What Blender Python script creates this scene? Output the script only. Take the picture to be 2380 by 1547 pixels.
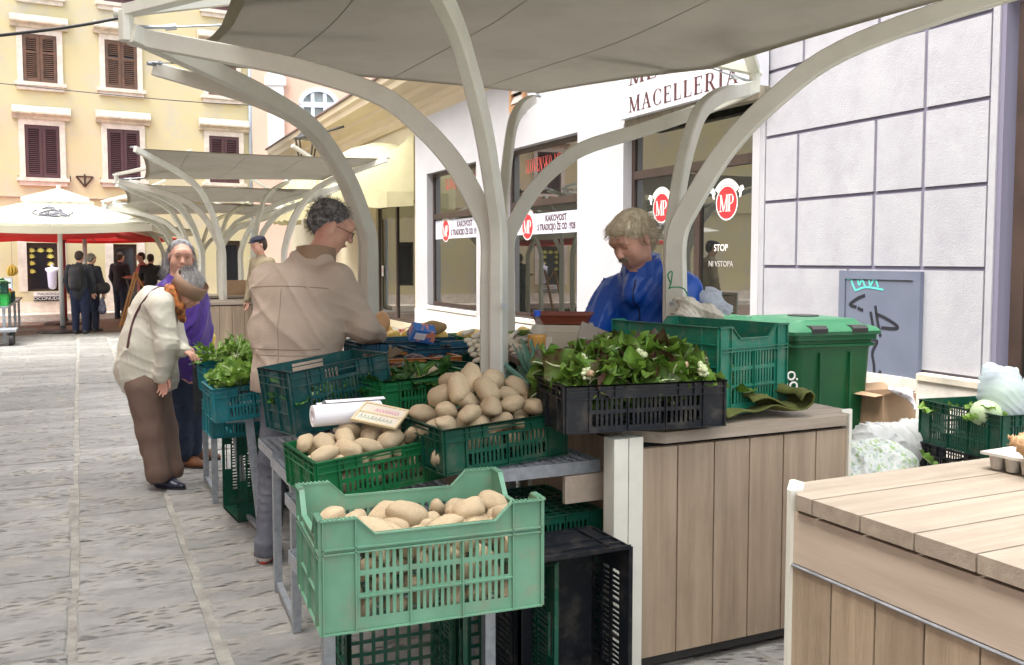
import bpy, bmesh, math, random
import numpy as np
from mathutils import Vector, Matrix, noise
random.seed(7); rng = np.random.default_rng(7)
for o in list(bpy.data.objects): bpy.data.objects.remove(o)
SC = bpy.context.scene; COL = SC.collection
R = math.radians
# ---------------------------------------------------------------- camera
PITCH = math.atan(136/2150.)
cam = bpy.data.cameras.new('camera'); camo = bpy.data.objects.new('camera', cam); COL.objects.link(camo)
camo.location = (0, 0, 1.5); camo.rotation_euler = (math.pi/2-PITCH, 0, 0)
cam.sensor_width = 36; cam.lens = 36*2150/2380.; cam.shift_y = -(773.5-739)/2380.
cam.clip_start = .05; cam.clip_end = 400; SC.camera = camo
SC.render.resolution_x = 1024; SC.render.resolution_y = 665
# ---------------------------------------------------------------- light
w = bpy.data.worlds.new('World'); SC.world = w; w.use_nodes = True
nt = w.node_tree; nt.nodes.clear()
sky = nt.nodes.new('ShaderNodeTexSky'); sky.sky_type = 'NISHITA'; sky.sun_disc = False
SUN_EL, SUN_AZ = R(66), R(235)
sky.sun_elevation = SUN_EL; sky.sun_rotation = SUN_AZ; sky.dust_density = 6; sky.air_density = 1.0
hs = nt.nodes.new('ShaderNodeHueSaturation'); hs.inputs['Saturation'].default_value = .30
bg = nt.nodes.new('ShaderNodeBackground'); bg.inputs[1].default_value = .15
out = nt.nodes.new('ShaderNodeOutputWorld')
nt.links.new(sky.outputs[0], hs.inputs['Color']); nt.links.new(hs.outputs[0], bg.inputs[0]); nt.links.new(bg.outputs[0], out.inputs[0])
sl = bpy.data.lights.new('sun', 'SUN'); sl.energy = 1.1; sl.angle = R(45); sl.color = (1, .97, .92)
so = bpy.data.objects.new('sun', sl); COL.objects.link(so)
sd = Vector((math.sin(SUN_AZ)*math.cos(SUN_EL), math.cos(SUN_AZ)*math.cos(SUN_EL), math.sin(SUN_EL)))
so.rotation_euler = sd.to_track_quat('Z', 'Y').to_euler()
vs = SC.view_settings; vs.view_transform = 'Standard'; vs.look = 'None'; vs.exposure = 2.05; vs.gamma = 1
SC.render.engine = 'CYCLES'; SC.cycles.max_bounces = 6; SC.cycles.diffuse_bounces = 4
# ---------------------------------------------------------------- geometry of the view
_c, _s = math.cos(PITCH), math.sin(PITCH)
def ray(px, py):
    x = (px-1190)/2150.; y = -(py-739)/2150.
    return Vector((x, _c+y*_s, -_s+y*_c))
CP = Vector((0, 0, 1.5))
def at_h(px, py, h):
    d = ray(px, py); return CP+d*((h-1.5)/d.z)
def at_y(px, py, Y):
    d = ray(px, py); return CP+d*(Y/d.y)
def on_wall(px, py, P, ang):            # -> (distance along wall from P, height)
    d = ray(px, py); dx, dy = math.cos(ang), math.sin(ang); n = Vector((-dy, dx, 0))
    t = n.dot(Vector((P[0], P[1], 0)))/n.dot(d); q = CP+d*t
    return ((q.x-P[0])*dx+(q.y-P[1])*dy, q.z)
SV = Vector((-.423, .906, 0)); RV = Vector((.906, .423, 0))
# ---------------------------------------------------------------- materials
def lin(c):
    return tuple((x/12.92 if x <= .04045 else ((x+.055)/1.055)**2.4) for x in c)
MATS = {}
def mat(name, c, c2=None, scale=6., rough=.6, bump=0., bscale=40., metal=0., spec=.5, stretch=(1, 1, 1), contrast=(.35, .65),
        dirt=None, dscale=3., damt=.5, sub=0., alpha=1., trans=0., coat=0., sheen=0., ior=None, emit=None, rand=0., two=None, wave=None):
    if name in MATS: return MATS[name]
    m = bpy.data.materials.new(name); m.use_nodes = True; n = m.node_tree; P = n.nodes['Principled BSDF']
    L = n.links.new; N = n.nodes.new
    tc = N('ShaderNodeTexCoord'); mp = N('ShaderNodeMapping'); mp.inputs['Scale'].default_value = stretch
    L(tc.outputs['Object'], mp.inputs[0])
    c = (*c, 1); col = None
    if c2 is not None:
        nz = N('ShaderNodeTexNoise'); nz.inputs['Scale'].default_value = scale; nz.inputs['Detail'].default_value = 6; nz.inputs['Roughness'].default_value = .6
        if rand:
            oi = N('ShaderNodeObjectInfo'); ad = N('ShaderNodeVectorMath'); ad.operation = 'ADD'
            ml = N('ShaderNodeMath'); ml.operation = 'MULTIPLY'; ml.inputs[1].default_value = 50
            L(oi.outputs['Random'], ml.inputs[0]); L(mp.outputs[0], ad.inputs[0]); L(ml.outputs[0], ad.inputs[1]); L(ad.outputs[0], nz.inputs['Vector'])
        else: L(mp.outputs[0], nz.inputs['Vector'])
        rp = N('ShaderNodeMapRange'); rp.inputs[1].default_value = contrast[0]; rp.inputs[2].default_value = contrast[1]
        L(nz.outputs[0], rp.inputs[0]); mx = N('ShaderNodeMix'); mx.data_type = 'RGBA'
        mx.inputs[6].default_value = c; mx.inputs[7].default_value = (*c2, 1); L(rp.outputs[0], mx.inputs[0]); col = mx.outputs[2]
    else:
        rg = N('ShaderNodeRGB'); rg.outputs[0].default_value = c; col = rg.outputs[0]
    if dirt is not None:
        n2 = N('ShaderNodeTexNoise'); n2.inputs['Scale'].default_value = dscale; n2.inputs['Detail'].default_value = 8; n2.inputs['Roughness'].default_value = .7
        L(tc.outputs['Object'], n2.inputs['Vector'])
        r2 = N('ShaderNodeMapRange'); r2.inputs[1].default_value = .5; r2.inputs[2].default_value = .72; r2.inputs[4].default_value = damt
        L(n2.outputs[0], r2.inputs[0]); m2 = N('ShaderNodeMix'); m2.data_type = 'RGBA'; L(r2.outputs[0], m2.inputs[0]); L(col, m2.inputs[6]); m2.inputs[7].default_value = (*dirt, 1); col = m2.outputs[2]
    if rand:
        o2 = N('ShaderNodeObjectInfo'); h = N('ShaderNodeHueSaturation'); mr = N('ShaderNodeMapRange'); mr.inputs[3].default_value = 1-rand; mr.inputs[4].default_value = 1+rand
        L(o2.outputs['Random'], mr.inputs[0]); L(mr.outputs[0], h.inputs['Value']); L(col, h.inputs['Color']); col = h.outputs[0]
    L(col, P.inputs['Base Color']); P.inputs['Roughness'].default_value = rough; P.inputs['Metallic'].default_value = metal
    P.inputs['Specular IOR Level'].default_value = spec
    if sub: P.inputs['Subsurface Weight'].default_value = sub; P.inputs['Subsurface Radius'].default_value = (.02, .008, .004); P.inputs['Subsurface Scale'].default_value = .5
    if trans: P.inputs['Transmission Weight'].default_value = trans
    if alpha < 1: P.inputs['Alpha'].default_value = alpha
    if coat: P.inputs['Coat Weight'].default_value = coat; P.inputs['Coat Roughness'].default_value = .15
    if sheen: P.inputs['Sheen Weight'].default_value = sheen
    if ior: P.inputs['IOR'].default_value = ior
    if two:                                      # thin translucent sheet (leaves, cloth)
        tr = N('ShaderNodeBsdfTranslucent'); ms = N('ShaderNodeMixShader'); ms.inputs[0].default_value = two
        L(col, tr.inputs[0]); L(P.outputs[0], ms.inputs[1]); L(tr.outputs[0], ms.inputs[2]); L(ms.outputs[0], n.nodes['Material Output'].inputs[0])
    if bump:
        nb = N('ShaderNodeTexNoise'); nb.inputs['Scale'].default_value = bscale; nb.inputs['Detail'].default_value = 8; nb.inputs['Roughness'].default_value = .65
        L(mp.outputs[0], nb.inputs['Vector']); b = N('ShaderNodeBump'); b.inputs['Strength'].default_value = min(1, bump*10); b.inputs['Distance'].default_value = bump*.1
        L(nb.outputs[0], b.inputs['Height']); L(b.outputs[0], P.inputs['Normal'])
    MATS[name] = m; return m
# ---------------------------------------------------------------- mesh builder
class MB:
    def __init__(s): s.v = []; s.f = []; s.m = []; s.mi = 0
    def add(s, vs, fs):
        b = len(s.v); s.v += [tuple(x) for x in vs]; s.f += [tuple(i+b for i in f) for f in fs]; s.m += [s.mi]*len(fs); return s
    def box(s, x0, x1, y0, y1, z0, z1, M=None):
        vs = [Vector((x, y, z)) for z in (z0, z1) for y in (y0, y1) for x in (x0, x1)]
        if M is not None: vs = [M @ q for q in vs]
        return s.add(vs, [(0, 2, 3, 1), (4, 5, 7, 6), (0, 1, 5, 4), (2, 6, 7, 3), (0, 4, 6, 2), (1, 3, 7, 5)])
    def cbox(s, x0, x1, y0, y1, z0, z1, c=.003, M=None):      # box with chamfered top
        vs = [(x0, y0, z0), (x1, y0, z0), (x1, y1, z0), (x0, y1, z0), (x0, y0, z1-c), (x1, y0, z1-c), (x1, y1, z1-c), (x0, y1, z1-c),
              (x0+c, y0+c, z1), (x1-c, y0+c, z1), (x1-c, y1-c, z1), (x0+c, y1-c, z1)]
        vs = [Vector(q) for q in vs]
        if M is not None: vs = [M @ q for q in vs]
        fs = [(3, 2, 1, 0), (8, 9, 10, 11)]
        for a in (0, 4): fs += [(a+i, a+(i+1) % 4, a+4+(i+1) % 4, a+4+i) for i in range(4)]
        return s.add(vs, fs)
    def prism(s, poly, a0, a1, axis='y', M=None):      # poly in the two other axes, extruded
        n = len(poly); vs = []
        for a in (a0, a1):
            for (p, q) in poly:
                vs.append(Vector((p, a, q)) if axis == 'y' else (Vector((a, p, q)) if axis == 'x' else Vector((p, q, a))))
        if M is not None: vs = [M @ q for q in vs]
        return s.add(vs, [tuple(range(n))[::-1], tuple(range(n, 2*n))]+[(i, (i+1) % n, n+(i+1) % n, n+i) for i in range(n)])
    def tube(s, pts, r, n=8, cap=True, prof=None, up=None):
        pts = [Vector(p) for p in pts]; N = len(pts); rs = r if isinstance(r, (list, tuple)) else [r]*N
        vs = []; prev = None
        for i, p in enumerate(pts):
            t = (pts[min(i+1, N-1)]-pts[max(i-1, 0)]).normalized()
            if up is not None: a = t.cross(Vector(up))
            elif prev is None: a = t.cross(Vector((0, 0, 1)) if abs(t.z) < .9 else Vector((1, 0, 0)))
            else: a = prev-t*prev.dot(t)
            if a.length < 1e-5: a = t.orthogonal()
            a.normalize(); prev = a; b = t.cross(a)
            if prof: vs += [p+(a*q[0]+b*q[1])*rs[i] for q in prof]
            else: vs += [p+(a*math.cos(2*math.pi*k/n)+b*math.sin(2*math.pi*k/n))*rs[i] for k in range(n)]
        n = len(prof) if prof else n
        fs = [(i*n+k, i*n+(k+1) % n, (i+1)*n+(k+1) % n, (i+1)*n+k) for i in range(N-1) for k in range(n)]
        if cap: fs += [tuple(range(n))[::-1], tuple(range((N-1)*n, N*n))]
        return s.add(vs, fs)
    def lathe(s, prof, n=20, M=None):
        vs = []
        for (r, z) in prof: vs += [Vector((r*math.cos(2*math.pi*k/n), r*math.sin(2*math.pi*k/n), z)) for k in range(n)]
        if M is not None: vs = [M @ q for q in vs]
        m = len(prof)
        return s.add(vs, [(i*n+k, i*n+(k+1) % n, (i+1)*n+(k+1) % n, (i+1)*n+k) for i in range(m-1) for k in range(n)]+[tuple(range(n))[::-1], tuple(range((m-1)*n, m*n))])
    def mesh(s, name, mats, smooth=False):
        me = bpy.data.meshes.new(name); me.from_pydata(s.v, [], s.f); me.update()
        for m in (mats if isinstance(mats, (list, tuple)) else [mats]): me.materials.append(m)
        if isinstance(mats, (list, tuple)) and len(mats) > 1: me.polygons.foreach_set('material_index', s.m)
        if smooth: me.polygons.foreach_set('use_smooth', [True]*len(s.f))
        return me
    def build(s, name, mats, parent=None, smooth=False, auto=False, **k):
        me = s.mesh(name, mats, smooth or auto)
        if auto: me.set_sharp_from_angle(angle=R(35))
        return link(name, me, parent, **k)
def link(name, data, parent=None, loc=None, rot=None, scale=None, label=None, cat=None, group=None, kind=None):
    o = bpy.data.objects.new(name, data); COL.objects.link(o)
    if parent: o.parent = parent
    if loc is not None: o.location = loc
    if rot is not None: o.rotation_euler = rot
    if scale is not None: o.scale = scale if hasattr(scale, '__len__') else (scale,)*3
    if label: o['label'] = label
    if cat: o['category'] = cat
    if group: o['group'] = group
    if kind: o['kind'] = kind
    return o
def thing(name, label, cat, loc=(0, 0, 0), rot=(0, 0, 0), group=None):
    return link(name, None, None, loc, rot if hasattr(rot, '__len__') else (0, 0, rot), None, label, cat, group)
def kids(o): return [c for c in bpy.data.objects if c.parent == o]
CHILD = {}
def dup(o, loc, rot, label, group=None):
    def cp(a, par):
        c = a.copy(); COL.objects.link(c); c.parent = par
        for ch in kids(a): cp(ch, c)
        return c
    c = cp(o, None); c.location = loc; c.rotation_euler = rot if hasattr(rot, '__len__') else (0, 0, rot)
    c['label'] = label
    if group: c['group'] = group
    return c
def text_mesh(body, size, depth=.001, align='CENTER', bold=0):
    cu = bpy.data.curves.new('t', 'FONT'); cu.body = body; cu.size = size; cu.extrude = depth; cu.align_x = align; cu.align_y = 'CENTER'; cu.offset = bold; cu.resolution_u = 3
    o = bpy.data.objects.new('t', cu); COL.objects.link(o); bpy.context.view_layer.update()
    me = bpy.data.meshes.new_from_object(o.evaluated_get(bpy.context.evaluated_depsgraph_get())); bpy.data.objects.remove(o); return me
def put_text(name, body, size, m, parent, M, depth=.001, sx=1., bold=0, align='CENTER', kind=None):
    me = text_mesh(body, size, depth, align, bold); me.transform(Matrix.Diagonal((sx, 1, 1, 1))); me.transform(M); me.materials.clear(); me.materials.append(m)
    return link(name, me, parent)
def catmull(pts, n=6):
    P = [Vector(p) for p in pts]; P = [P[0]*2-P[1]]+P+[P[-1]*2-P[-2]]; o = []
    for i in range(1, len(P)-2):
        for k in range(n):
            t = k/n; a, b, c, d = P[i-1:i+3]
            o.append(.5*((2*b)+(c-a)*t+(2*a-5*b+4*c-d)*t*t+(-a+3*b-3*c+d)*t**3))
    o.append(P[-2]); return o
# ---------------------------------------------------------------- palette
WHITE_ST = mat('white_steel', (.70, .70, .61), (.62, .62, .53), scale=3, rough=.38, dirt=(.4, .38, .32), dscale=5, damt=.25)
GALV = mat('galvanised', (.42, .45, .48), (.3, .33, .36), scale=30, rough=.45, metal=.55)
def woodmat(name, a, b, st):
    return mat(name, a, b, scale=5, rough=.62, stretch=st, bump=.05, bscale=30, contrast=(.3, .7), rand=.10, dirt=tuple(x*.55 for x in b), dscale=2.3, damt=.35)
WOODV = woodmat('beige_wood_vertical', (.43, .335, .235), (.285, .215, .145), (5, 5, .35))
WOODH = woodmat('beige_wood_top', (.385, .325, .255), (.28, .23, .175), (.4, 6, 6))
DARK = mat('dark_void', (.01, .01, .01), rough=.9)
STEELD = mat('dark_metal', (.03, .03, .03), rough=.5)
BROWNF = mat('brown_frame', (.055, .035, .028), (.035, .022, .018), scale=4, rough=.4)
# ================================================================ SETTING
M_ST = mat('slate_stone', (.29, .285, .265), (.175, .175, .165), scale=4.5, rough=.75, bump=.10, bscale=22, stretch=(1.0, 1.7, 1), contrast=(.3, .72), rand=.20, dirt=(.34, .31, .24), dscale=3.5, damt=.6)
def chisel(m):
    n = m.node_tree; P = n.nodes['Principled BSDF']; b0 = [x for x in n.nodes if x.type == 'BUMP'][0]
    tc = [x for x in n.nodes if x.type == 'TEX_COORD'][0]
    mp = n.nodes.new('ShaderNodeMapping'); mp.inputs['Scale'].default_value = (14, 40, 14); n.links.new(tc.outputs['Object'], mp.inputs[0])
    v = n.nodes.new('ShaderNodeTexVoronoi'); v.inputs['Scale'].default_value = 1.; v.inputs['Randomness'].default_value = 1; n.links.new(mp.outputs[0], v.inputs['Vector'])
    mr = n.nodes.new('ShaderNodeMapRange'); mr.inputs[1].default_value = .1; mr.inputs[2].default_value = .42; n.links.new(v.outputs['Distance'], mr.inputs[0])
    nz = n.nodes.new('ShaderNodeTexNoise'); nz.inputs['Scale'].default_value = 3; n.links.new(tc.outputs['Object'], nz.inputs['Vector'])
    m2 = n.nodes.new('ShaderNodeMapRange'); m2.inputs[1].default_value = .42; m2.inputs[2].default_value = .6; n.links.new(nz.outputs[0], m2.inputs[0])
    mx = n.nodes.new('ShaderNodeMix'); mx.data_type = 'FLOAT'; mx.inputs[2].default_value = 1.; n.links.new(m2.outputs[0], mx.inputs[0]); n.links.new(mr.outputs[0], mx.inputs[3])
    b = n.nodes.new('ShaderNodeBump'); b.inputs['Distance'].default_value = .02; b.inputs['Strength'].default_value = 1.
    bc = P.inputs['Base Color'].links[0].from_socket; gm = n.nodes.new('ShaderNodeMix'); gm.data_type = 'RGBA'; gm.inputs[6].default_value = (.14, .137, .128, 1)  # chisel pits darkened in the base colour, standing in for their shade
    n.links.new(mx.outputs[0], gm.inputs[0]); n.links.new(bc, gm.inputs[7]); n.links.new(gm.outputs[2], P.inputs['Base Color'])
    n.links.new(mx.outputs[0], b.inputs['Height']); n.links.new(b0.outputs[0], b.inputs['Normal']); n.links.new(b.outputs[0], P.inputs['Normal'])
chisel(M_ST)
M_MORT = mat('mortar', (.36, .345, .30), (.22, .21, .185), scale=8, rough=.9, bump=.12, bscale=60)
UV = Matrix(((.906, -.423, 0, 0), (.423, .906, 0, 0), (0, 0, 1, 0), (0, 0, 0, 1)))     # (u,v) -> world
ground = MB().box(-60, 60, -30, 90, -.3, -.0055).build('ground', M_MORT, kind='structure')
stones = []
def slab(u0, u1, v0, v1): stones.append((u0, u1, v0, v1))
v = 1.2
while v < 27:                      # middle strip between the two long joints
    d = random.choice([.55, .68, .72, .8, .85]); slab(-.045, .44, v, v+d-.020); v += d
v = 1.2
while v < 27:                      # left of the long joint: courses
    d = random.uniform(.36, .56); u = -.08
    while u > -2.6:
        l = random.uniform(.55, 1.25); slab(max(u-l+.014, -3), u, v, v+d-.022); u -= l
    v += d
v = 1.2
while v < 27:                      # right: narrow courses
    d = random.uniform(.17, .3) if random.random() < .75 else random.uniform(.34, .42); u = .478
    while u < 5.6:
        l = random.uniform(.28, .62); slab(u, u+l-.02, v, v+d-.022); u += l
    v += d
def vis(s):
    c = UV @ Vector(((s[0]+s[1])/2, (s[2]+s[3])/2, 0))
    if c.y < 2.6: return 0
    px = 1190+2150*c.x/c.y; py = 603+3225/c.y
    if px < -150 or px > 1150 or py > 1650: return 0
    if s[0] > .47 and s[0] > 1.2: return 0
    return (s[1]-s[0])*(s[3]-s[2])/c.y**3
order = sorted(stones, key=vis, reverse=True)
far_st = MB()
for i, s in enumerate(order):
    z = random.uniform(-.003, .002); h = random.uniform(-.0015, .0015)
    cu, cv = (s[0]+s[1])/2, (s[2]+s[3])/2
    if i < 290 and vis(s) > 0:
        j = [random.uniform(-.007, .007) for _ in range(4)]
        X0, X1, Y0, Y1 = s[0]-cu+j[0], s[1]-cu+j[1], s[2]-cv+j[2]*.5, s[3]-cv+j[3]*.5; nx_, ny_ = 5, 3; e = lambda: random.uniform(-.0045, .0045); pl_ = []
        for k in range(nx_): pl_.append((X0+(X1-X0)*k/nx_, Y0+e()))
        for k in range(ny_): pl_.append((X1+e(), Y0+(Y1-Y0)*k/ny_))
        for k in range(nx_): pl_.append((X1-(X1-X0)*k/nx_, Y1+e()))
        for k in range(ny_): pl_.append((X0+e(), Y1-(Y1-Y0)*k/ny_))
        n_ = len(pl_); f_ = 1-.006/max(.1, min(X1-X0, Y1-Y0)/2); b = MB(); b.add([(x, y, -.03) for x, y in pl_]+[(x, y, z-.005) for x, y in pl_]+[(x*f_, y*f_, z) for x, y in pl_], [tuple(range(2*n_, 3*n_))]+[(a*n_+k, a*n_+(k+1) % n_, (a+1)*n_+(k+1) % n_, (a+1)*n_+k) for a in (0, 1) for k in range(n_)])
        o = b.build('paving_stone', M_ST, ground); o.matrix_parent_inverse = Matrix.Identity(4)
        q = UV @ Vector((cu, cv, 0)); o.location = q; o.rotation_euler = (h*2, h*3, math.atan2(.423, .906))
    else: far_st.cbox(s[0], s[1], s[2], s[3], -.03, z, .004, M=UV)
far_st.build('far_paving', M_ST, ground, kind='stuff')
# red brick band and pale step at the yellow house
YP = (-12.5, 23.4); YA = R(30)
YM = Matrix.Translation((YP[0], YP[1], 0)) @ Matrix.Rotation(YA, 4, 'Z')
M_RED = mat('red_paving', (.20, .125, .09), (.13, .10, .08), scale=8, rough=.8, bump=.08)
rp = MB()
for i in range(-18, 40):
    for j in range(16):
        rp.cbox(i*.4+(j % 2)*.2, i*.4+.39+(j % 2)*.2, -6.0+j*.28, -5.73+j*.28, -.03, random.uniform(.000, .004), .004, M=YM)
rp.build('red_paving', M_RED, kind='structure')
# ---------------------------------------------------------------- yellow house
M_Y = mat('yellow_plaster', (.56, .49, .26), (.52, .46, .32), scale=.7, rough=.85, bump=.02, bscale=14, contrast=(.35, .7), dirt=(.46, .43, .38), dscale=1.1, damt=.95)
M_STONE = mat('pale_stone', (.70, .63, .55), (.55, .49, .42), scale=6, rough=.7, bump=.03, bscale=20)
M_STONE2 = mat('weathered_stone', (.60, .52, .40), (.36, .33, .27), scale=5, rough=.8, bump=.04, bscale=20)
M_SH1 = mat('dark_shutter', (.075, .028, .03), (.06, .022, .028), scale=4, rough=.5)
M_SH2 = mat('weathered_shutter', (.15, .075, .045), (.085, .05, .035), scale=6, rough=.7)
M_GL = mat('shop_glass', (.012, .014, .012), rough=.015, spec=1.0, ior=1.9)
M_DG = mat('dark_window', (.02, .022, .025), rough=.1, spec=.6)
house = thing('yellow_house', 'yellow plastered house with shuttered windows at the end of the street', 'building', (YP[0], YP[1], 0), YA)
def shutter_window(x0, x1, z0, z1, style, par, hood=True):
    wf = MB().box(x0-.13, x0, -.06, .02, z0, z1+.14).box(x1, x1+.13, -.06, .02, z0, z1+.14).box(x0, x1, -.058, .02, z1, z1+.14).build('window_frame', M_STONE, par)
    MB().box(x0, x1, .03, .05, z0, z1).build('pane', M_DG, wf)
    MB().box(x0-.2, x1+.2, -.13, .02, z0-.09, z0).box(x0-.15, x1+.15, -.075, .02, z0-.2, z0-.09).build('sill', M_STONE, wf)
    if hood:
        MB().prism([(-.02, z1+.14), (-.1, z1+.14), (-.12, z1+.2), (-.22, z1+.26), (-.22, z1+.3), (-.08, z1+.46), (-.02, z1+.48)], x0-.27, x1+.27, 'x').build('hood', M_STONE2, wf)
    m = M_SH1 if style == 1 else M_SH2
    mid = (x0+x1)/2
    for a, b in ((x0+.01, mid-.004), (mid+.004, x1-.01)):
        sb = MB(); t = .07
        sb.box(a, a+t, -.05, -.015, z0+.01, z1-.01).box(b-t, b, -.05, -.015, z0+.01, z1-.01)
        zm = (z0+z1)/2+.12
        for za, zb in ((z0+.01, z0+.1), (z1-.1, z1-.01)) + (((zm, zm+.06),) if style == 2 else ()): sb.box(a+t, b-t, -.05, -.015, za, zb)
        o = sb.build('shutter', m, wf)
        # slats, too fine to pick apart singly at this distance
        ss = MB(); z = z0+.12
        while z < z1-.12:
            if not (style == 2 and zm-.02 < z < zm+.08):
                ss.add([(a+t, -.048, z), (b-t, -.048, z), (b-t, -.02, z+.03), (a+t, -.02, z+.03), (a+t, -.048, z-.008), (b-t, -.048, z-.008), (b-t, -.02, z+.022), (a+t, -.02, z+.022)],
                       [(0, 1, 2, 3), (7, 6, 5, 4), (0, 4, 5, 1)])
            z += .05
        so_ = ss.build('shutter_slats', m, wf); so_['kind'] = 'stuff'
Wd = []
for (xa, xb, ya, yb, st) in ((60, 139, 290, 413, 1), (251, 325, 300, 418, 1), (487, 555, 316, 425, 1), (54, 132, 78, 190, 2), (245, 318, 93, 205, 2), (484, 548, 112, 222, 2),
                             (-135, -55, 278, 408, 1), (-140, -60, 60, 180, 2), (240, 312, -130, 5, 1), (50, 128, -160, -14, 1), (480, 540, -100, 22, 1)):
    u0, z0 = on_wall(xa, yb, YP, YA); u1, z1 = on_wall(xb, (ya+yb)/2, YP, YA); _, z1 = on_wall(xa, ya, YP, YA)
    Wd.append((u0, u1, z0, z1, st))
uR = on_wall(583, 400, YP, YA)[0]
def wall_with_holes(mb, x0, x1, z0, z1, holes, y0=0., y1=.3):
    xs = sorted({x0, x1, *[h[0] for h in holes], *[h[1] for h in holes]}); 
    for a, b in zip(xs[:-1], xs[1:]):
        if b-a < 1e-4: continue
        hz = sorted([(h[2], h[3]) for h in holes if h[0] <= a+1e-4 and h[1] >= b-1e-4]); z = z0
        for c, d in hz:
            if c > z: mb.box(a, b, y0, y1, z, c)
            z = d
        if z < z1: mb.box(a, b, y0, y1, z, z1)
    return mb
u = lambda px, py: on_wall(px, py, YP, YA)
shop = (u(64, 650)[0], u(136, 650)[0], u(64, 678)[1], u(64, 565)[1])
door = (u(265, 650)[0], u(320, 650)[0], .12, u(265, 568)[1])
door2 = (u(515, 620)[0], u(560, 620)[0], u(515, 670)[1], u(515, 560)[1])
holes = [(a, b, c, d) for a, b, c, d, _ in Wd]+[shop, door, door2]
wall_with_holes(MB(), -12, uR, 0, 11.5, holes, 0, .3).build('wall', M_Y, house)
MB().box(-12, uR, 1.2, 1.3, 0, 11.5).build('inner_wall', mat('inner_wall', (.10, .08, .06), rough=.9), house)
for a in Wd: shutter_window(*a[:4], a[4], house)
M_SHOPIN = mat('shop_pane', (.025, .025, .03), rough=.05, spec=.8)
gu = MB().box(-12, door[0]-.15, -.03, 0, .0, .42).box(door[1]+.15, uR, -.03, 0, .0, .42).build('stone_plinth', M_STONE, house)
MB().box(-12, uR, -1.0, -.031, 0, .13).build('stone_step', M_STONE, house)
for (a, b, c, d) in (shop, door, door2):
    f = MB().box(a, a+.07, .1, .16, c, d).box(b-.07, b, .1, .16, c, d).box(a+.07, b-.07, .1, .16, d-.12, d).box(a+.07, b-.07, .1, .16, c, c+.06).build('shop_frame', BROWNF, house)
    MB().box(a+.07, b-.07, .13, .14, c+.06, d-.12).build('pane', M_SHOPIN, f)
for (a, b, c, d) in (shop, door):
    MB().box(a-.2, a, -.02, 0, c if c > .3 else .13, d+.2).box(b, b+.2, -.02, 0, c if c > .3 else .13, d+.2).box(a-.2, b+.2, -.022, 0, d+.2, d+.36).build('stone_surround', M_STONE, house)
# string line and cables
zc = u(0, 457)[1]; MB().box(-12, uR, -.05, 0, zc, zc+.03).build('string_course', M_STONE2, house)
# sign board under the shop window
M_WB = mat('white_board', (.75, .75, .75), rough=.5); M_BB = mat('black_board', (.012, .012, .012), rough=.4)
sa, sb_ = u(78, 690)[0], u(141, 690)[0]; z2, z1_, z0_ = u(100, 679)[1], u(100, 689)[1], u(100, 700)[1]
sg = thing('shop_sign', 'white over black lettered board under the shop window of the yellow house', 'sign', (YP[0], YP[1], 0), YA)
MB().box(sa, sb_, -.06, -.024, z1_, z2).build('upper_board', M_WB, sg); MB().box(sa, sb_, -.062, -.024, z0_, z1_-.005).build('lower_board', M_BB, sg)
RX = Matrix.Rotation(math.pi/2, 4, 'X')
put_text('lettering', 'MALAGRIDA', .095, M_BB, sg, Matrix.Translation(((sa+sb_)/2+.04, -.063, (z1_+z2)/2)) @ RX)
put_text('lettering', 'OCONUDA', .12, M_WB, sg, Matrix.Translation(((sa+sb_)/2, -.065, (z0_+z1_)/2)) @ RX)
# iron wall brackets
def bracket(px, py, s, label, nm='wall_bracket'):
    a, z = u(px, py); t = thing(nm, label, 'bracket', YM @ Vector((a, -.02, z)), YA)
    b = MB()
    if s > .1:
        b.tube([(-.2, 0, .12), (.2, 0, .12)], .018, 6); b.tube([(-.2, 0, .12), (0, 0, -.14)], .022, 6); b.tube([(.2, 0, .12), (0, 0, -.14)], .022, 6); b.tube([(0, -.01, .18), (0, -.01, -.14)], .022, 6); b.tube([(0, 0, .08), (0, -.3, .08)], .02, 6)
        b.build('bracket_frame', mat('rust_iron', (.05, .02, .015), rough=.7), t)
    else:
        b.tube([(0, -.02, -.07), (0, -.02, .07)], .012, 6); b.tube([(0, 0, 0), (0, -.1, 0)], .012, 6); b.build('hook', mat('rust_iron', (.05, .02, .015), rough=.7), t)
bracket(197, 422, .3, 'rusty triangular iron bracket on the yellow wall between the two lower left windows')
bracket(42, 415, .05, 'small iron hook left of the leftmost lower shuttered window', 'wall_hook')
bracket(163, 416, .05, 'small iron hook right of the leftmost lower shuttered window', 'wall_hook')
bracket(233, 420, .05, 'small iron hook left of the second lower shuttered window', 'wall_hook')
# drainpipe
a = u(582, 400)[0]
MB().tube([YM @ Vector((a, -.08, 0)), YM @ Vector((a, -.08, 11))], .05, 10).build('drainpipe', mat('zinc', (.42, .48, .55), rough=.4, metal=.5), smooth=True, label='grey blue zinc drainpipe at the right end of the yellow house', cat='drainpipe')
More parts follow.
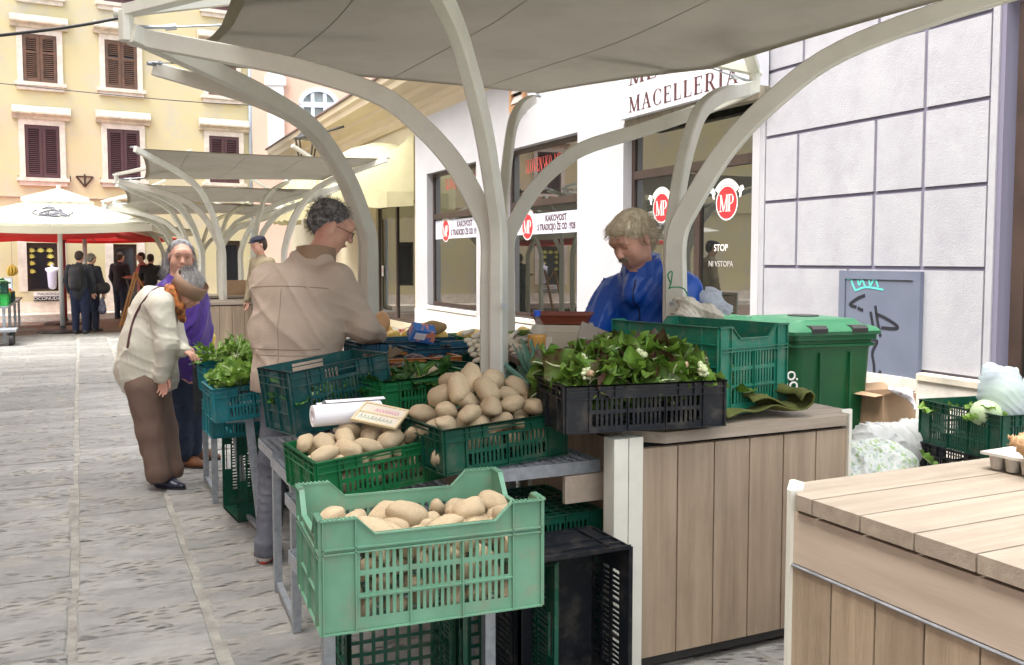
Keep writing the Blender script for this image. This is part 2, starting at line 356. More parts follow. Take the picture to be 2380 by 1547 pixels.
# red awning edge over the shop and shop display
# ---------------------------------------------------------------- pink house behind
PP = (-11.5, 35.5); PA = R(12)
M_PK = mat('pale_pink_plaster', (.66, .44, .34), (.62, .40, .31), scale=1, rough=.85)
pk = thing('pink_house', 'pale pink house with arched window and white pilasters behind the shop roof', 'building', (PP[0], PP[1], 0), PA)
up = lambda px, py: on_wall(px, py, PP, PA)
M_WT = mat('white_paint', (.78, .78, .80), rough=.5)
aw = (up(697, 300)[0], up(786, 300)[0]); zt = up(740, 207)[1]; zs = up(740, 243)[1]; zb = up(740, 330)[1]
wall_with_holes(MB(), -1, 22, 0, 15, [(aw[0], aw[1], zb, zs)], 0, .3)
pw = wall_with_holes(MB(), -1, 22, 0, 15, [(aw[0], aw[1], zb, zt)], 0, .3)
cx = (aw[0]+aw[1])/2; rx = (aw[1]-aw[0])/2; 
for k in range(12):                 # arch spandrels
    t0, t1 = math.pi*k/12, math.pi*(k+1)/12
    p0, p1 = (cx-rx*math.cos(t0), zs+(zt-zs)*math.sin(t0)), (cx-rx*math.cos(t1), zs+(zt-zs)*math.sin(t1))
    pw.prism([p0, p1, (p1[0], zt+.001), (p0[0], zt+.001)], .001, .28, 'y')
pw.build('wall', M_PK, pk)
f = MB()
arc = [(cx-rx*.94*math.cos(math.pi*k/14), .05, zs+(zt-zs)*.95*math.sin(math.pi*k/14)) for k in range(15)]
f.tube(arc, .1, prof=[(-.8, -.8), (.8, -.8), (.8, .8), (-.8, .8)])
for x in (aw[0]+.09, aw[1]-.09, cx-rx*.32, cx+rx*.32): f.box(x-.07, x+.07, .0, .12, zb, zs+(.55 if abs(x-cx) < rx*.6 else .1))
f.box(aw[0], aw[1], -.01, .13, zs-.12, zs+.08)
f2 = f.build('window_frame', mat('pale_blue_paint', (.60, .66, .78), rough=.5), pk)
MB().box(aw[0], aw[1], .16, .18, zb, zt).build('pane', mat('pale_glass', (.42, .47, .45), (.32, .38, .36), scale=1, rough=.15), f2)
for px in (642,):
    a, _ = up(px, 300); MB().box(a-.3, a+.3, -.12, 0, up(px, 370)[1], 15).box(a-.4, a+.4, -.18, -.121, up(px, 200)[1], up(px, 196)[1]+.25).build('pilaster', M_WT, pk)
MB().box(-1, 22, -.1, 0, up(650, 372)[1]-.15, up(650, 372)[1]).build('string_course', M_WT, pk)
MB().box(-1, 22, -.6, 4, 15, 15.4).build('roof', M_STONE2, pk)
MB().box(-12, uR, -.5, 4, 11.5, 11.8).build('roof', mat('terracotta', (.35, .14, .08), rough=.8), house)
# houses of the opposite row (outside the frame on the left; they stand in the shop window reflections)
opp = thing('opposite_house', 'pink house with green shutters along the left of the street', 'building', (-9.2, 6.5, 0), R(115))
M_SG = mat('green_grey_shutter', (.45, .47, .38), rough=.6)
hl = [(x, x+1., z, z+1.7) for x in (-14.5, -11, -7.5, -4, -.5, 2.8) for z in (3.6, 7.0)]
wall_with_holes(MB(), -16, 5.5, 0, 10.5, hl+[(x, x+2, .3, 2.7) for x in (-13, -8, -3)], -.3, 0).build('wall', mat('street_pink', (.70, .46, .38), (.62, .42, .36), scale=1, rough=.85), opp)
for h in hl:
    MB().box(h[0], h[1], -.22, -.2, h[2], h[3]).build('pane', M_DG, opp)
    for x in (h[0]-.52, h[1]+.02):
        sh = MB().box(x, x+.5, .001, .04, h[2], h[3])
        for k in range(24): sh.box(x+.06, x+.44, .04, .055, h[2]+.06+k*.066, h[2]+.1+k*.066)
        sh.build('shutter', M_SG, opp)
for x in (-13, -8, -3): MB().box(x, x+2, -.22, -.2, .3, 2.7).build('shop_pane', M_DG, opp)
MB().box(-16, 5.5, -3, .5, 10.5, 10.8).build('roof', MATS['terracotta'], opp)
# ================================================================ SHOP ROW ON THE RIGHT
WP = (3.04, 7.6); WA = math.atan2(.912, -.410)         # from the metal door away down the street
WM = Matrix.Translation((WP[0], WP[1], 0)) @ Matrix.Rotation(WA, 4, 'Z')      # local +y points to the left = towards the street
q = lambda px, py: on_wall(px, py, WP, WA)
M_WW = mat('white_plaster', (.43, .428, .44), (.395, .393, .405), scale=1.3, rough=.85, bump=.02, bscale=60, dirt=(.40, .39, .41), dscale=1.6, damt=.35)
M_WB2 = mat('grooved_plaster', (.38, .38, .40), (.325, .325, .35), scale=2.2, rough=.8, bump=.06, bscale=90, dirt=(.27, .265, .295), dscale=2.5, damt=.6)
M_CR = mat('cream_plaster', (.52, .46, .32), (.48, .42, .30), scale=2, rough=.8, dirt=(.55, .45, .35), dscale=4, damt=.3)
shopb = thing('butcher_shop', 'white plastered shop building with cream cornice and brown framed windows', 'building', (WP[0], WP[1], 0), WA)
def rect(x0, x1, ytop, ybot, xr=None):    # pixel box on the wall -> hole (heights from the left edge)
    xr = x0 if xr is None else xr
    ua, ub = q(x0, 600)[0], q(x1, 600)[0]
    return (min(ua, ub), max(ua, ub), q(xr, ybot)[1], q(xr, ytop)[1])
w1 = rect(993, 1107, 405, 709); w2 = rect(1170, 1341, 353, 745)
dr = rect(1447, 1745, 290, 900); dr = (dr[0], dr[1], .14, dr[3])
w2 = (w2[0], w2[1], w1[2], w2[3]); 
rw = (q(2345, 300)[0]-2.4, q(2345, 300)[0], .45, 3.3)
dg = rect(868, 958, 480, 735); dg = (dg[0], dg[1], .15, dg[3])
WTOP = 4.36
edge = q(1765, 400)[0]; uend = 25.3; ucr = q(965, 400)[0]
wall_with_holes(MB(), edge, ucr, 0, WTOP, [w1, w2, dr], -.3, 0).build('wall', M_WW, shopb)
wall_with_holes(MB(), ucr, uend, 0, WTOP, [dg], -.36, -.06).build('cream_wall', M_CR, shopb)
# grooved end bay: rendered blocks with recessed joints between them
g = MB(); g.box(rw[1]+.06, edge, -.3, -.02, 0, 5.2).box(rw[0]-1, rw[1]+.06, -.3, 0, rw[3]+.08, 5.2)
g.box(rw[0]-1, rw[0], -.3, 0, 0, rw[3]+.08)
g.build('grooved_wall', mat('groove_shadow', (.17, .16, .22), rough=.9), shopb)
hz = [q(1770, 620)[1], q(1778, 476)[1], q(1778, 323)[1], q(1783, 170)[1]]; dz = (hz[3]-hz[0])/3
rows = [0.62]+[hz[0]+dz*k for k in range(6)]
gx = .032; pe, pr = edge, rw[1]+.1
jl = [[q(1968, 700)[0]], [q(1850, 550)[0], q(2028, 550)[0], q(2141, 550)[0]], [q(1853, 400)[0], q(2034, 350)[0], q(2146, 350)[0]], [q(2150, 200)[0]], [q(1868, 100)[0], q(2042, 100)[0], q(2152, 50)[0]], [], []]
ml, mr_ = q(1775, 500)[0], q(2300, 300)[0]
pan_hole = (q(2146, 800)[0], q(1957, 800)[0], -.1, q(1957, 628)[1])
for i, z in enumerate(rows):
    zt = rows[i+1] if i+1 < len(rows) else 5.2
    xs = sorted([mr_]+jl[i]+[ml])
    for a, b in zip(xs[:-1], xs[1:]):
        A, B, Z0, Z1 = a+gx/2, b-gx/2, z+gx/2, zt-gx/2
        MB().prism([(A, Z0), (B, Z0), (B, Z1), (A, Z1)], -.019, -.004, 'y').build('plaster_block', M_WB2, shopb)
MB().box(pr, mr_, -.018, -.0035, .62, 5.2).build('plaster_margin', M_WB2, shopb); MB().box(ml, pe-.0, -.018, -.0035, .62, 5.2).build('plaster_margin', M_WB2, shopb)
pl = MB(); pl.box(rw[1]+.06, edge, -.02, .05, 0, .56).build('plinth', mat('rough_plinth', (.62, .57, .50), (.45, .42, .37), scale=5, rough=.85, bump=.08, bscale=30), shopb)
MB().cbox(rw[1]+.06, q(2146, 800)[0]+.0, -.02, .07, .56, .615, .01).build('plinth_ledge', M_STONE2, shopb)
MB().box(edge, ucr, 0, .05, 0, w1[2]-.1).build('plinth', M_WW, shopb) if False else None
def glazed(h, name, transom=None, mull=(), fw=.07, depth=.12, sillz=False):
    a, b, c, d = h
    f = MB().box(a, a+fw, -depth-.05, -depth, c, d).box(b-fw, b, -depth-.05, -depth, c, d).box(a+fw, b-fw, -depth-.05, -depth, d-fw, d).box(a+fw, b-fw, -depth-.05, -depth, c, c+fw)
    if transom: f.box(a+fw, b-fw, -depth-.05, -depth+.02, transom-.05, transom+.05)
    for m in mull: f.box(m-.05, m+.05, -depth-.05, -depth+.01, c+fw, (transom-.05) if transom else d-fw)
    fo = f.build(name, BROWNF, shopb)
    zs = [c+fw]+([transom-.05, transom+.05] if transom else [])+[d-fw]
    for i in range(0, len(zs), 2):
        xs = [a+fw]+([x for m in mull for x in (m-.05, m+.05)] if (i == 0) else [])+[b-fw]
        for k in range(0, len(xs), 2):
            MB().box(xs[k], xs[k+1], -depth-.03, -depth-.02, zs[i], zs[i+1]).build('pane', M_GL, fo)
    return fo
t1 = q(993, 505)[1]; tr2 = q(1447, 410)[1]
glazed(w1, 'window_frame', t1); glazed(w2, 'window_frame', t1+.02)
glazed(dr, 'door_frame', tr2, mull=[q(1600, 500)[0]]); glazed(rw, 'window_frame', 2.6, fw=.1, depth=.07); glazed(dg, 'door_frame', None, mull=[(dg[0]+dg[1])/2])
for h in (w1, w2): MB().cbox(h[0]-.04, h[1]+.04, -.12, .04, h[2]-.07, h[2], .01).build('sill', M_STONE, shopb)
MB().box(edge, ucr, .0, .03, 0, w1[2]-.09).build('plinth', mat('lower_plinth', (.66, .62, .56), rough=.8, c2=(.55, .52, .47), scale=4), shopb)
MB().box(dr[0], dr[1], -.3, .1, 0, .13).build('door_step', M_STONE, shopb)
# cornice of the cream roof edge
zc0 = 4.36
prof = [(-.3, zc0-.12), (.0, zc0-.12), (.06, zc0-.04), (.06, zc0+.06), (.10, zc0+.10), (.14, zc0+.16), (.32, zc0+.24), (.34, zc0+.32), (.60, zc0+.40), (.63, zc0+.50), (.69, zc0+.56), (.71, zc0+.68), (-.3, zc0+.9)]
MB().prism(prof, q(1240, 300)[0], uend, 'x').build('cornice', mat('cream_cornice', (.54, .46, .32), (.49, .41, .30), scale=2, rough=.8, stretch=(.3, 3, 3), dirt=(.50, .38, .28), dscale=6, damt=.4), shopb)
MB().prism([(.71, zc0+.68), (.75, zc0+.69), (.75, zc0+.73), (-2.5, zc0+1.2), (-2.5, zc0+1.0)], q(1240, 300)[0], uend+.1, 'x').build('roof', mat('roof_dark', (.12, .08, .07), rough=.8), shopb)
MB().box(edge, q(1240, 300)[0], -.3, 0, WTOP, 6.8).build('upper_wall', M_WW, shopb)
MB().box(rw[0]-1, edge, -.3, -.02, 5.2, 6.8).build('upper_wall', M_WW, shopb)
# small wooden vent shutter above
v0 = rect(1190, 1224, 200, 262)
vt = thing('vent_shutter', 'small weathered orange wooden louvre shutter high on the white shop wall', 'shutter', (WP[0], WP[1], 0), WA)
M_OW = mat('orange_wood', (.55, .28, .12), (.42, .24, .13), scale=8, rough=.7)
MB().box(v0[0], v0[0]+.07, 0, .05, v0[2], v0[3]+.5).box(v0[1]-.07, v0[1], 0, .05, v0[2], v0[3]+.5).box(v0[0], v0[1], .0, .055, v0[2]-.02, v0[2]+.08).build('frame', M_OW, vt)
for k in range(8):
    z = v0[2]+.12+k*.15; MB().add([(v0[0]+.07, .05, z), (v0[1]-.07, .05, z), (v0[1]-.07, .0, z+.11), (v0[0]+.07, .0, z+.11), (v0[0]+.07, .05, z-.02), (v0[1]-.07, .05, z-.02), (v0[1]-.07, .0, z+.09), (v0[0]+.07, .0, z+.09)], [(3, 2, 1, 0), (4, 5, 6, 7), (0, 1, 5, 4), (0, 4, 7, 3), (1, 2, 6, 5), (2, 3, 7, 6)]).build('slat', mat('slat_white', (.6, .55, .5), rough=.7), vt)
MB().box(v0[0]+.07, v0[1]-.07, .0, .004, v0[2], v0[3]+.5).build('backing', DARK, vt)
# ---------------------------------------------------------------- serif lettering built from strokes
def serif(word, H, gap=.14, tk=.17, tn=.07):
    G = {}
    def st(mb, x0, y0, x1, y1, w0):
        dx, dy = x1-x0, y1-y0; 
        if abs(dy) > abs(dx)*.3: p = [(x0-w0/2, y0), (x0+w0/2, y0), (x1+w0/2, y1), (x1-w0/2, y1)]
        else: p = [(x0, y0-w0/2), (x1, y1-w0/2), (x1, y1+w0/2), (x0, y0+w0/2)]
        mb.add([(a, 0, b) for a, b in p]+[(a, .02, b) for a, b in p], [(0, 1, 2, 3), (7, 6, 5, 4), (0, 4, 5, 1), (1, 5, 6, 2), (2, 6, 7, 3), (3, 7, 4, 0)])
    def srf(mb, x, y, w=.34): st(mb, x-w/2, y+(.02 if y < .5 else -.02), x+w/2, y+(.02 if y < .5 else -.02), .045)
    def arc(mb, cx, cy, rx, ry, a0, a1, wf):
        n = 14
        for k in range(n):
            ps = []
            for t in (a0+(a1-a0)*k/n, a0+(a1-a0)*(k+1)/n):
                t = R(t); wv = tn+(tk-tn)*abs(math.cos(t))**1.5
                if wf: wv *= wf
                ps.append(((cx+rx*math.cos(t), cy+ry*math.sin(t)), (cx+(rx-wv)*math.cos(t), cy+(ry-wv*.55)*math.sin(t))))
            p = [ps[0][0], ps[1][0], ps[1][1], ps[0][1]]
            mb.add([(a, 0, b) for a, b in p]+[(a, .02, b) for a, b in p], [(0, 1, 2, 3), (7, 6, 5, 4), (0, 4, 5, 1), (2, 6, 7, 3)])
    x = 0; out = MB()
    for ch in word:
        m = MB(); 
        if ch == 'M': wd = .98; st(m, .13, 0, .16, 1, tn); st(m, .16, 1, .49, .02, tk); st(m, .49, .02, .84, 1, tn); st(m, .84, 0, .84, 1, tk); srf(m, .13, 0); srf(m, .84, 0); srf(m, .13, 1, .26); srf(m, .86, 1, .26)
        elif ch == 'A': wd = .8; st(m, .12, 0, .4, 1, tn); st(m, .68, 0, .4, 1, tk); st(m, .22, .34, .58, .34, .05); srf(m, .12, 0); srf(m, .68, 0)
        elif ch == 'V': wd = .8; st(m, .4, 0, .12, 1, tk); st(m, .4, 0, .68, 1, tn); srf(m, .12, 1); srf(m, .68, 1)
        elif ch == 'C': wd = .74; arc(m, .42, .5, .38, .51, 45, 315, 1); st(m, .69, .66, .69, .9, .05); st(m, .69, .1, .69, .32, .04)
        elif ch == 'O': wd = .84; arc(m, .42, .5, .38, .51, 0, 360, 1)
        elif ch == 'E': wd = .64; st(m, .16, 0, .16, 1, tk); st(m, .04, .98, .56, .98, .05); st(m, .04, .02, .6, .02, .05); st(m, .16, .52, .44, .52, .05); st(m, .56, .78, .56, 1, .05); st(m, .6, 0, .6, .24, .05); st(m, .44, .42, .44, .62, .04)
        elif ch == 'L': wd = .62; st(m, .16, 0, .16, 1, tk); srf(m, .16, 1); st(m, .04, .02, .58, .02, .05); st(m, .58, 0, .58, .26, .05)
        elif ch == 'I': wd = .34; st(m, .17, 0, .17, 1, tk); srf(m, .17, 0); srf(m, .17, 1)
        elif ch == 'R': wd = .78; st(m, .16, 0, .16, 1, tk); srf(m, .16, 0); st(m, .04, .98, .36, .98, .05); st(m, .16, .5, .38, .5, .05); arc(m, .36, .745, .26, .26, -90, 90, .9); st(m, .66, 0, .38, .5, tk); srf(m, .7, 0, .2)
        elif ch == 'P': wd = .66; st(m, .16, 0, .16, 1, tk); srf(m, .16, 0); st(m, .04, .98, .36, .98, .05); st(m, .16, .46, .38, .46, .05); arc(m, .34, .72, .3, .28, -90, 90, 1)
        elif ch == 'S': wd = .6; arc(m, .3, .74, .24, .26, 40, 270, .8); arc(m, .3, .26, .26, .26, -140, 90, .8)
        elif ch == 'N': wd = .86; st(m, .14, 0, .14, 1, tn); st(m, .72, 0, .14, 1, tk); st(m, .72, 0, .72, 1, tn); srf(m, .14, 0, .28); srf(m, .1, 1, .2); srf(m, .72, 1, .28)
        elif ch == 'K': wd = .8; st(m, .16, 0, .16, 1, tk); srf(m, .16, 0); srf(m, .16, 1); st(m, .2, .42, .64, 1, tn); st(m, .7, 0, .34, .58, tk); srf(m, .64, 1, .24); srf(m, .7, 0, .24)
        elif ch == 'U': wd = .8; st(m, .14, .3, .14, 1, tk); st(m, .66, .3, .66, 1, tn); arc(m, .4, .32, .34, .33, 180, 360, .9); srf(m, .14, 1, .3); srf(m, .66, 1, .26)
        elif ch == 'B': wd = .66; st(m, .16, 0, .16, 1, tk); arc(m, .34, .74, .24, .26, -90, 90, 1); arc(m, .34, .26, .3, .26, -90, 90, 1)
        else: wd = .4
        for vv in m.v: out.v.append(((vv[0]+x)*H, vv[1]*H*.15, vv[2]*H))
        b = len(out.v)-len(m.v); out.f += [tuple(i+b for i in f) for f in m.f]; out.m += [0]*len(m.f)
        x += wd+gap
    return out, (x-gap)*H
def put_serif(word, H, width, m, par, cu, cz, y, flip=True, name='lettering', gap=.14):
    mb, wd = serif(word, H, gap); k = width/wd
    mb.v = [(cu-(v[0]*k-width/2) if flip else cu+v[0]*k-width/2, y+v[1], cz+v[2]-H/2) for v in mb.v]
    return mb.build(name, m, par)
# sign over the door
M_BRL = mat('brown_letters', (.075, .02, .025), rough=.5); M_PANEL = mat('sign_panel', (.62, .62, .66), rough=.35)
sgn = thing('shop_fascia_sign', 'long white fascia sign lettered in brown serif capitals above the butcher door', 'sign', (WP[0], WP[1], 0), WA)
SP_ = (WP[0]-.912*.2, WP[1]-.41*.2)
su0, su1 = on_wall(1750, 240, SP_, WA)[0], on_wall(1438, 280, SP_, WA)[0]; sz = on_wall(1438, 280, SP_, WA)[1]; szt = sz+1.15
MB().box(su0, su1, .02, .2, sz, szt).build('sign_box', M_PANEL, sgn)
wdt = (su1-su0)
SPT = (WP[0]-.912*.2, WP[1]-.41*.2)
qs = lambda px, py: on_wall(px, py, SPT, WA)
def FT(word, z, H, u0px, u1px):
    ua, ub = qs(u0px, 230)[0], qs(u1px, 230)[0]; put_serif(word, H, abs(ua-ub), M_BRL, sgn, (ua+ub)/2, z, .204)
lh = qs(1465, 226)[1]-qs(1465, 262)[1]
FT('MACELLERIA', qs(1465, 244)[1]+.0, lh, 1462, 1715)
FT('MESNICA', qs(1465, 244)[1]+.0+lh*1.75, lh, 1462, 1700)
MB().box(su0, su1, 0, .12, sz-.12, sz-.002).build('lintel', mat('weathered_lintel', (.30, .27, .2), (.12, .10, .07), scale=6, rough=.9), sgn)
# ---------------------------------------------------------------- logos and banners on the panes (flat print on the glass)
M_LR = mat('logo_red', (.60, .025, .035), rough=.4); M_LW = mat('logo_white', (.80, .78, .74), rough=.4); M_LG = mat('logo_grey', (.45, .43, .40), rough=.4); M_BAN = mat('banner_white', (.55, .58, .66), rough=.4)
def disc(mb, cu, cz, r, y, n=32, r0=0):
    if r0: mb.add([(cu+r*math.cos(2*math.pi*k/n), y, cz+r*math.sin(2*math.pi*k/n)) for k in range(n)]+[(cu+r0*math.cos(2*math.pi*k/n), y, cz+r0*math.sin(2*math.pi*k/n)) for k in range(n)], [(k, (k+1) % n, n+(k+1) % n, n+k) for k in range(n)])
    else: mb.add([(cu+r*math.cos(2*math.pi*k/n), y, cz+r*math.sin(2*math.pi*k/n)) for k in range(n)], [tuple(range(n))])
    return mb
def logo(px, py, rpx, label):
    cu, cz = q(px, py); r = abs(q(px, py-rpx)[1]-cz); y = -.137; kx = 1.0
    t = thing('round_logo_sticker', label, 'sticker', (WP[0], WP[1], 0), WA, group='round red logo stickers on the shop glass')
    disc(MB(), cu, cz, r, y).build('red_disc', M_LR, t); disc(MB(), cu, cz, r*1.09, y, r0=r*1.0).build('white_ring', M_LW, t)
    b = MB(); n = 14; a0, a1 = R(35), R(145)
    pts = [(cu+rr*math.cos(a0+(a1-a0)*k/n), y+.001, cz+rr*math.sin(a0+(a1-a0)*k/n)) for rr in (r*1.12, r*1.48) for k in range(n+1)]
    b.add(pts, [(k, k+1, n+2+k, n+1+k) for k in range(n)])
    for s in (-1, 1):
        X = [(1.12, .62), (1.3, .95), (1.55, 1.0), (1.72, .72), (1.5, .62), (1.42, .3), (1.2, .25), (1.25, .5)]
        b.add([(cu+s*a*r, y+.002, cz+c*r) for a, c in X], [tuple(range(len(X)))])
    b.build('ribbon', M_LW, t)
    put_serif('MP', r*1.05, r*1.45, M_LW, t, cu, cz-.02*r, y+.003, gap=-.02)
    w_ = 'PRUNK'
    for i, ch in enumerate(w_):
        a = R(90+ (2-i)*-17); mb, wd = serif(ch, r*.27); M_ = Matrix.Translation((cu+1.29*r*math.cos(a), y+.003, cz+1.29*r*math.sin(a))) @ Matrix.Rotation(-(a-math.pi/2), 4, 'Y') @ Matrix.Translation((0, 0, -r*.13))
        mb.v = [tuple(M_ @ Vector((-(v[0]-wd/2), v[1], v[2]))) for v in mb.v]
        mb.build('letter', M_LG, t)
logo(1020, 537, 24, 'round red and white logo sticker on the far left shop window')
logo(1207, 527, 29, 'round red and white logo sticker on the middle shop window behind the arches')
logo(1514, 483, 33, 'round red logo sticker on the left door pane above the seller in blue')
logo(1664, 471, 38, 'round red logo sticker on the right door pane')
def banner(x0, x1, y0, y1, label, sz_):
    ua, ub = q(x0, 530)[0], q(x1, 530)[0]; z1 = q(x0, y0)[1]; z0 = q(x0, y1)[1]
    t = thing('window_banner', label, 'banner', (WP[0], WP[1], 0), WA, group='white lettered banners on the shop windows')
    MB().box(ub, ua, -.1395, -.139, z0, z1).build('strip', M_BAN, t)
    c = ub+(ua-ub)*.36; F = Matrix.Translation((c, -.1375, (z0+z1)/2)) @ Matrix.Rotation(math.pi, 4, 'Z') @ RX
    h = (z1-z0)
    put_text('lettering', 'KAKOVOST', h*.42, M_BRL, t, Matrix.Translation((0, 0, h*.22)) @ F, sx=1.0, bold=.004); put_text('lettering', 'S TRADICIJO ŽE OD 1928', h*.42, M_BRL, t, Matrix.Translation((0, 0, -h*.2)) @ F, sx=.84, bold=.004)
banner(997, 1105, 515, 557, 'white quality banner across the far left shop window', .1)
banner(1172, 1337, 503, 548, 'white quality banner across the middle shop window', .1)
M_LRED = mat('red_letters', (.62, .08, .07), rough=.4)
for x, (a, b) in ((0, (1202, 1298)), (1, (1018, 1090))):
    ua, ub = q(a, 380)[0], q(b, 380)[0]; zz = q(a, 388 if x == 0 else 430)[1]
    t = thing('red_window_lettering', ['red painted shop lettering on the transom pane of the middle window', 'red painted shop lettering on the transom pane of the far left window'][x], 'lettering', (WP[0], WP[1], 0), WA)
    put_serif('SLOVENSKO MESO', .2, abs(ua-ub), M_LRED, t, (ua+ub)/2, zz, -.1385)
t = thing('stop_sticker', 'white stop lettering stuck low on the right door pane', 'sticker', (WP[0], WP[1], 0), WA)
c_, z_ = q(1650, 577); FR_ = lambda z: Matrix.Translation((c_, -.1385, z)) @ Matrix.Rotation(math.pi, 4, 'Z') @ RX
put_text('lettering', 'STOP', .1, M_LW, t, FR_(z_), bold=.001, depth=.0004); put_text('lettering', 'NI VSTOPA', .085, M_LG, t, FR_(z_-.17))
# ---------------------------------------------------------------- grey utility door with graffiti
gp = thing('utility_door', 'grey blue metal utility door in the white wall with black and turquoise graffiti', 'door', (WP[0], WP[1], 0), WA)
M_GD = mat('grey_blue_paint', (.135, .155, .21), (.115, .135, .185), scale=3, rough=.45)
a, b, z1 = q(2146, 700)[0], q(1957, 700)[0], q(1957, 629)[1]
MB().box(a, a+.07, 0, .04, 0, z1).box(b-.07, b, 0, .04, 0, z1).box(a+.07, b-.07, 0, .04, z1-.07, z1).build('frame', M_GD, gp)
MB().box(a+.075, b-.075, .0, .03, .05, z1-.075).build('door_leaf', M_GD, gp)
def graf(name, pts, m, w_):
    b_ = MB()
    for line in pts:
        P = [Vector((q(x, y)[0], .0325, q(x, y)[1])) for x, y in line]; b_.tube(catmull(P, 4), w_, prof=[(-1, -.1), (1, -.1), (1, .1), (-1, .1)], up=(0, 1, 0))
    b_.build(name, m, gp)
graf('graffiti', [[(2017, 687), (2000, 694), (1982, 708), (1997, 714)], [(2012, 722), (2000, 716)], [(2041, 711), (2046, 745), (2053, 783)], [(2043, 730), (2065, 740), (2091, 757), (2088, 764), (2055, 762)], [(2012, 752), (2014, 776)], [(2030, 725), (2036, 760)],
     [(2015, 797), (2028, 789), (2045, 793), (2040, 805), (2034, 822), (2038, 850), (2038, 883)], [(2028, 878), (2038, 886), (2054, 862)]], mat('graffiti_black', (.01, .012, .02), rough=.5), .013)
graf('turquoise_tag', [[(1975, 650), (2000, 644), (2024, 648)], [(1985, 646), (1988, 660), (1995, 676)], [(2000, 650), (2004, 664), (2010, 650), (2018, 668)], [(2026, 648), (2030, 664), (2040, 648), (2048, 668)], [(1995, 676), (2020, 668), (2060, 674)]], mat('graffiti_turquoise', (.10, .55, .48), rough=.5), .008)
# street lamp on the shop corner
lp = at_y(712, 350, 21.5)
sl_ = thing('wall_lantern', 'black old style street lantern under the cream cornice', 'lantern', lp)
lt = MB(); lt.lathe([(.02, .55), (.06, .5), (.2, .33), (.3, .28), (.3, .25)], 4); lt.build('cap', STEELD, sl_)
lt = MB(); [lt.tube([(.2*sx, .2*sy, .26), (.13*sx, .13*sy, -.25)], .02, 4) for sx in (-1, 1) for sy in (-1, 1)]; lt.tube([(0, 0, -.25), (0, 0, -.4)], .05, 6); lt.tube([(0, 0, .3), (.8, .4, .6)], .03, 6); lt.build('cage', STEELD, sl_)
# cream dome awnings
def awning(x0, x1, yb, label):
    ua, ub = q(x1, 480)[0], q(x0, 480)[0]; L_ = ub-ua; t = thing('dome_awning', label, 'awning', WM @ Vector((ua, 0, 0)), WA, group='cream dome awnings on the shop row')
    zb = yb; n = 12; m = 8; V = []; F = []; rr = 1.25
    for i in range(n+1):
        for j in range(m+1):
            th = math.pi/2*j/m; fx = i/n; ex = min(1, math.sin(math.pi*min(max(fx, 0), 1))**.35) if 0 < i < n else 0.0
            V.append((fx*L_, rr*ex*math.cos(th), zb+1.25*math.sin(th)*(.25+.75*ex) if i not in (0, n) else zb+1.25*math.sin(th)))
    F = [(i*(m+1)+j, (i+1)*(m+1)+j, (i+1)*(m+1)+j+1, i*(m+1)+j+1) for i in range(n) for j in range(m)]
    b = MB(); b.add(V, F); b.build('canvas', M_CAN, t, smooth=True)
    b = MB(); V = []; k = 40
    for i in range(k+1):
        fx = i/k; ex = math.sin(math.pi*fx)**.35 if 0 < i < k else 0
        for dz_ in (0, -.28-.05*abs(math.sin(i*math.pi/4))): V.append((fx*L_, rr*ex+.005, zb+dz_))
    b.add(V, [(2*i, 2*i+1, 2*i+3, 2*i+2) for i in range(k)]); b.build('valance', M_CAN, t)
    b = MB()
    for i in range(2, n-1, 2): b.tube([(V2[0], V2[1]*1.004, V2[2]*1.0005) for V2 in [( (i/n)*L_, rr*(math.sin(math.pi*i/n)**.35)*math.cos(math.pi/2*j/8), zb+1.25*math.sin(math.pi/2*j/8)*(.25+.75*math.sin(math.pi*i/n)**.35)) for j in range(9)]], .012, 5)
    b.build('rib', WHITE_ST, t)
M_CAN = mat('cream_canvas', (.56, .52, .31), (.51, .47, .28), scale=3, rough=.8, two=.3)
za = q(850, 470)[1]
awning(795, 962, za, 'cream dome awning above the dark shop door behind the market stall')
awning(700, 790, za, 'farther cream dome awning down the shop row')
# white logo decals seen on the glass beyond (chair outlines) and no entry sticker
t = thing('door_sticker', 'small white and red sticker on the dark glass door behind the fruit', 'sticker', WM @ Vector((dg[1]-.35, -.115, 1.25)), WA)
MB().box(-.07, .07, 0, .002, -.14, .1).build('paper', M_LW, t); disc(MB(), 0, 0, .05, .003, r0=.035).build('ring', M_LR, t)
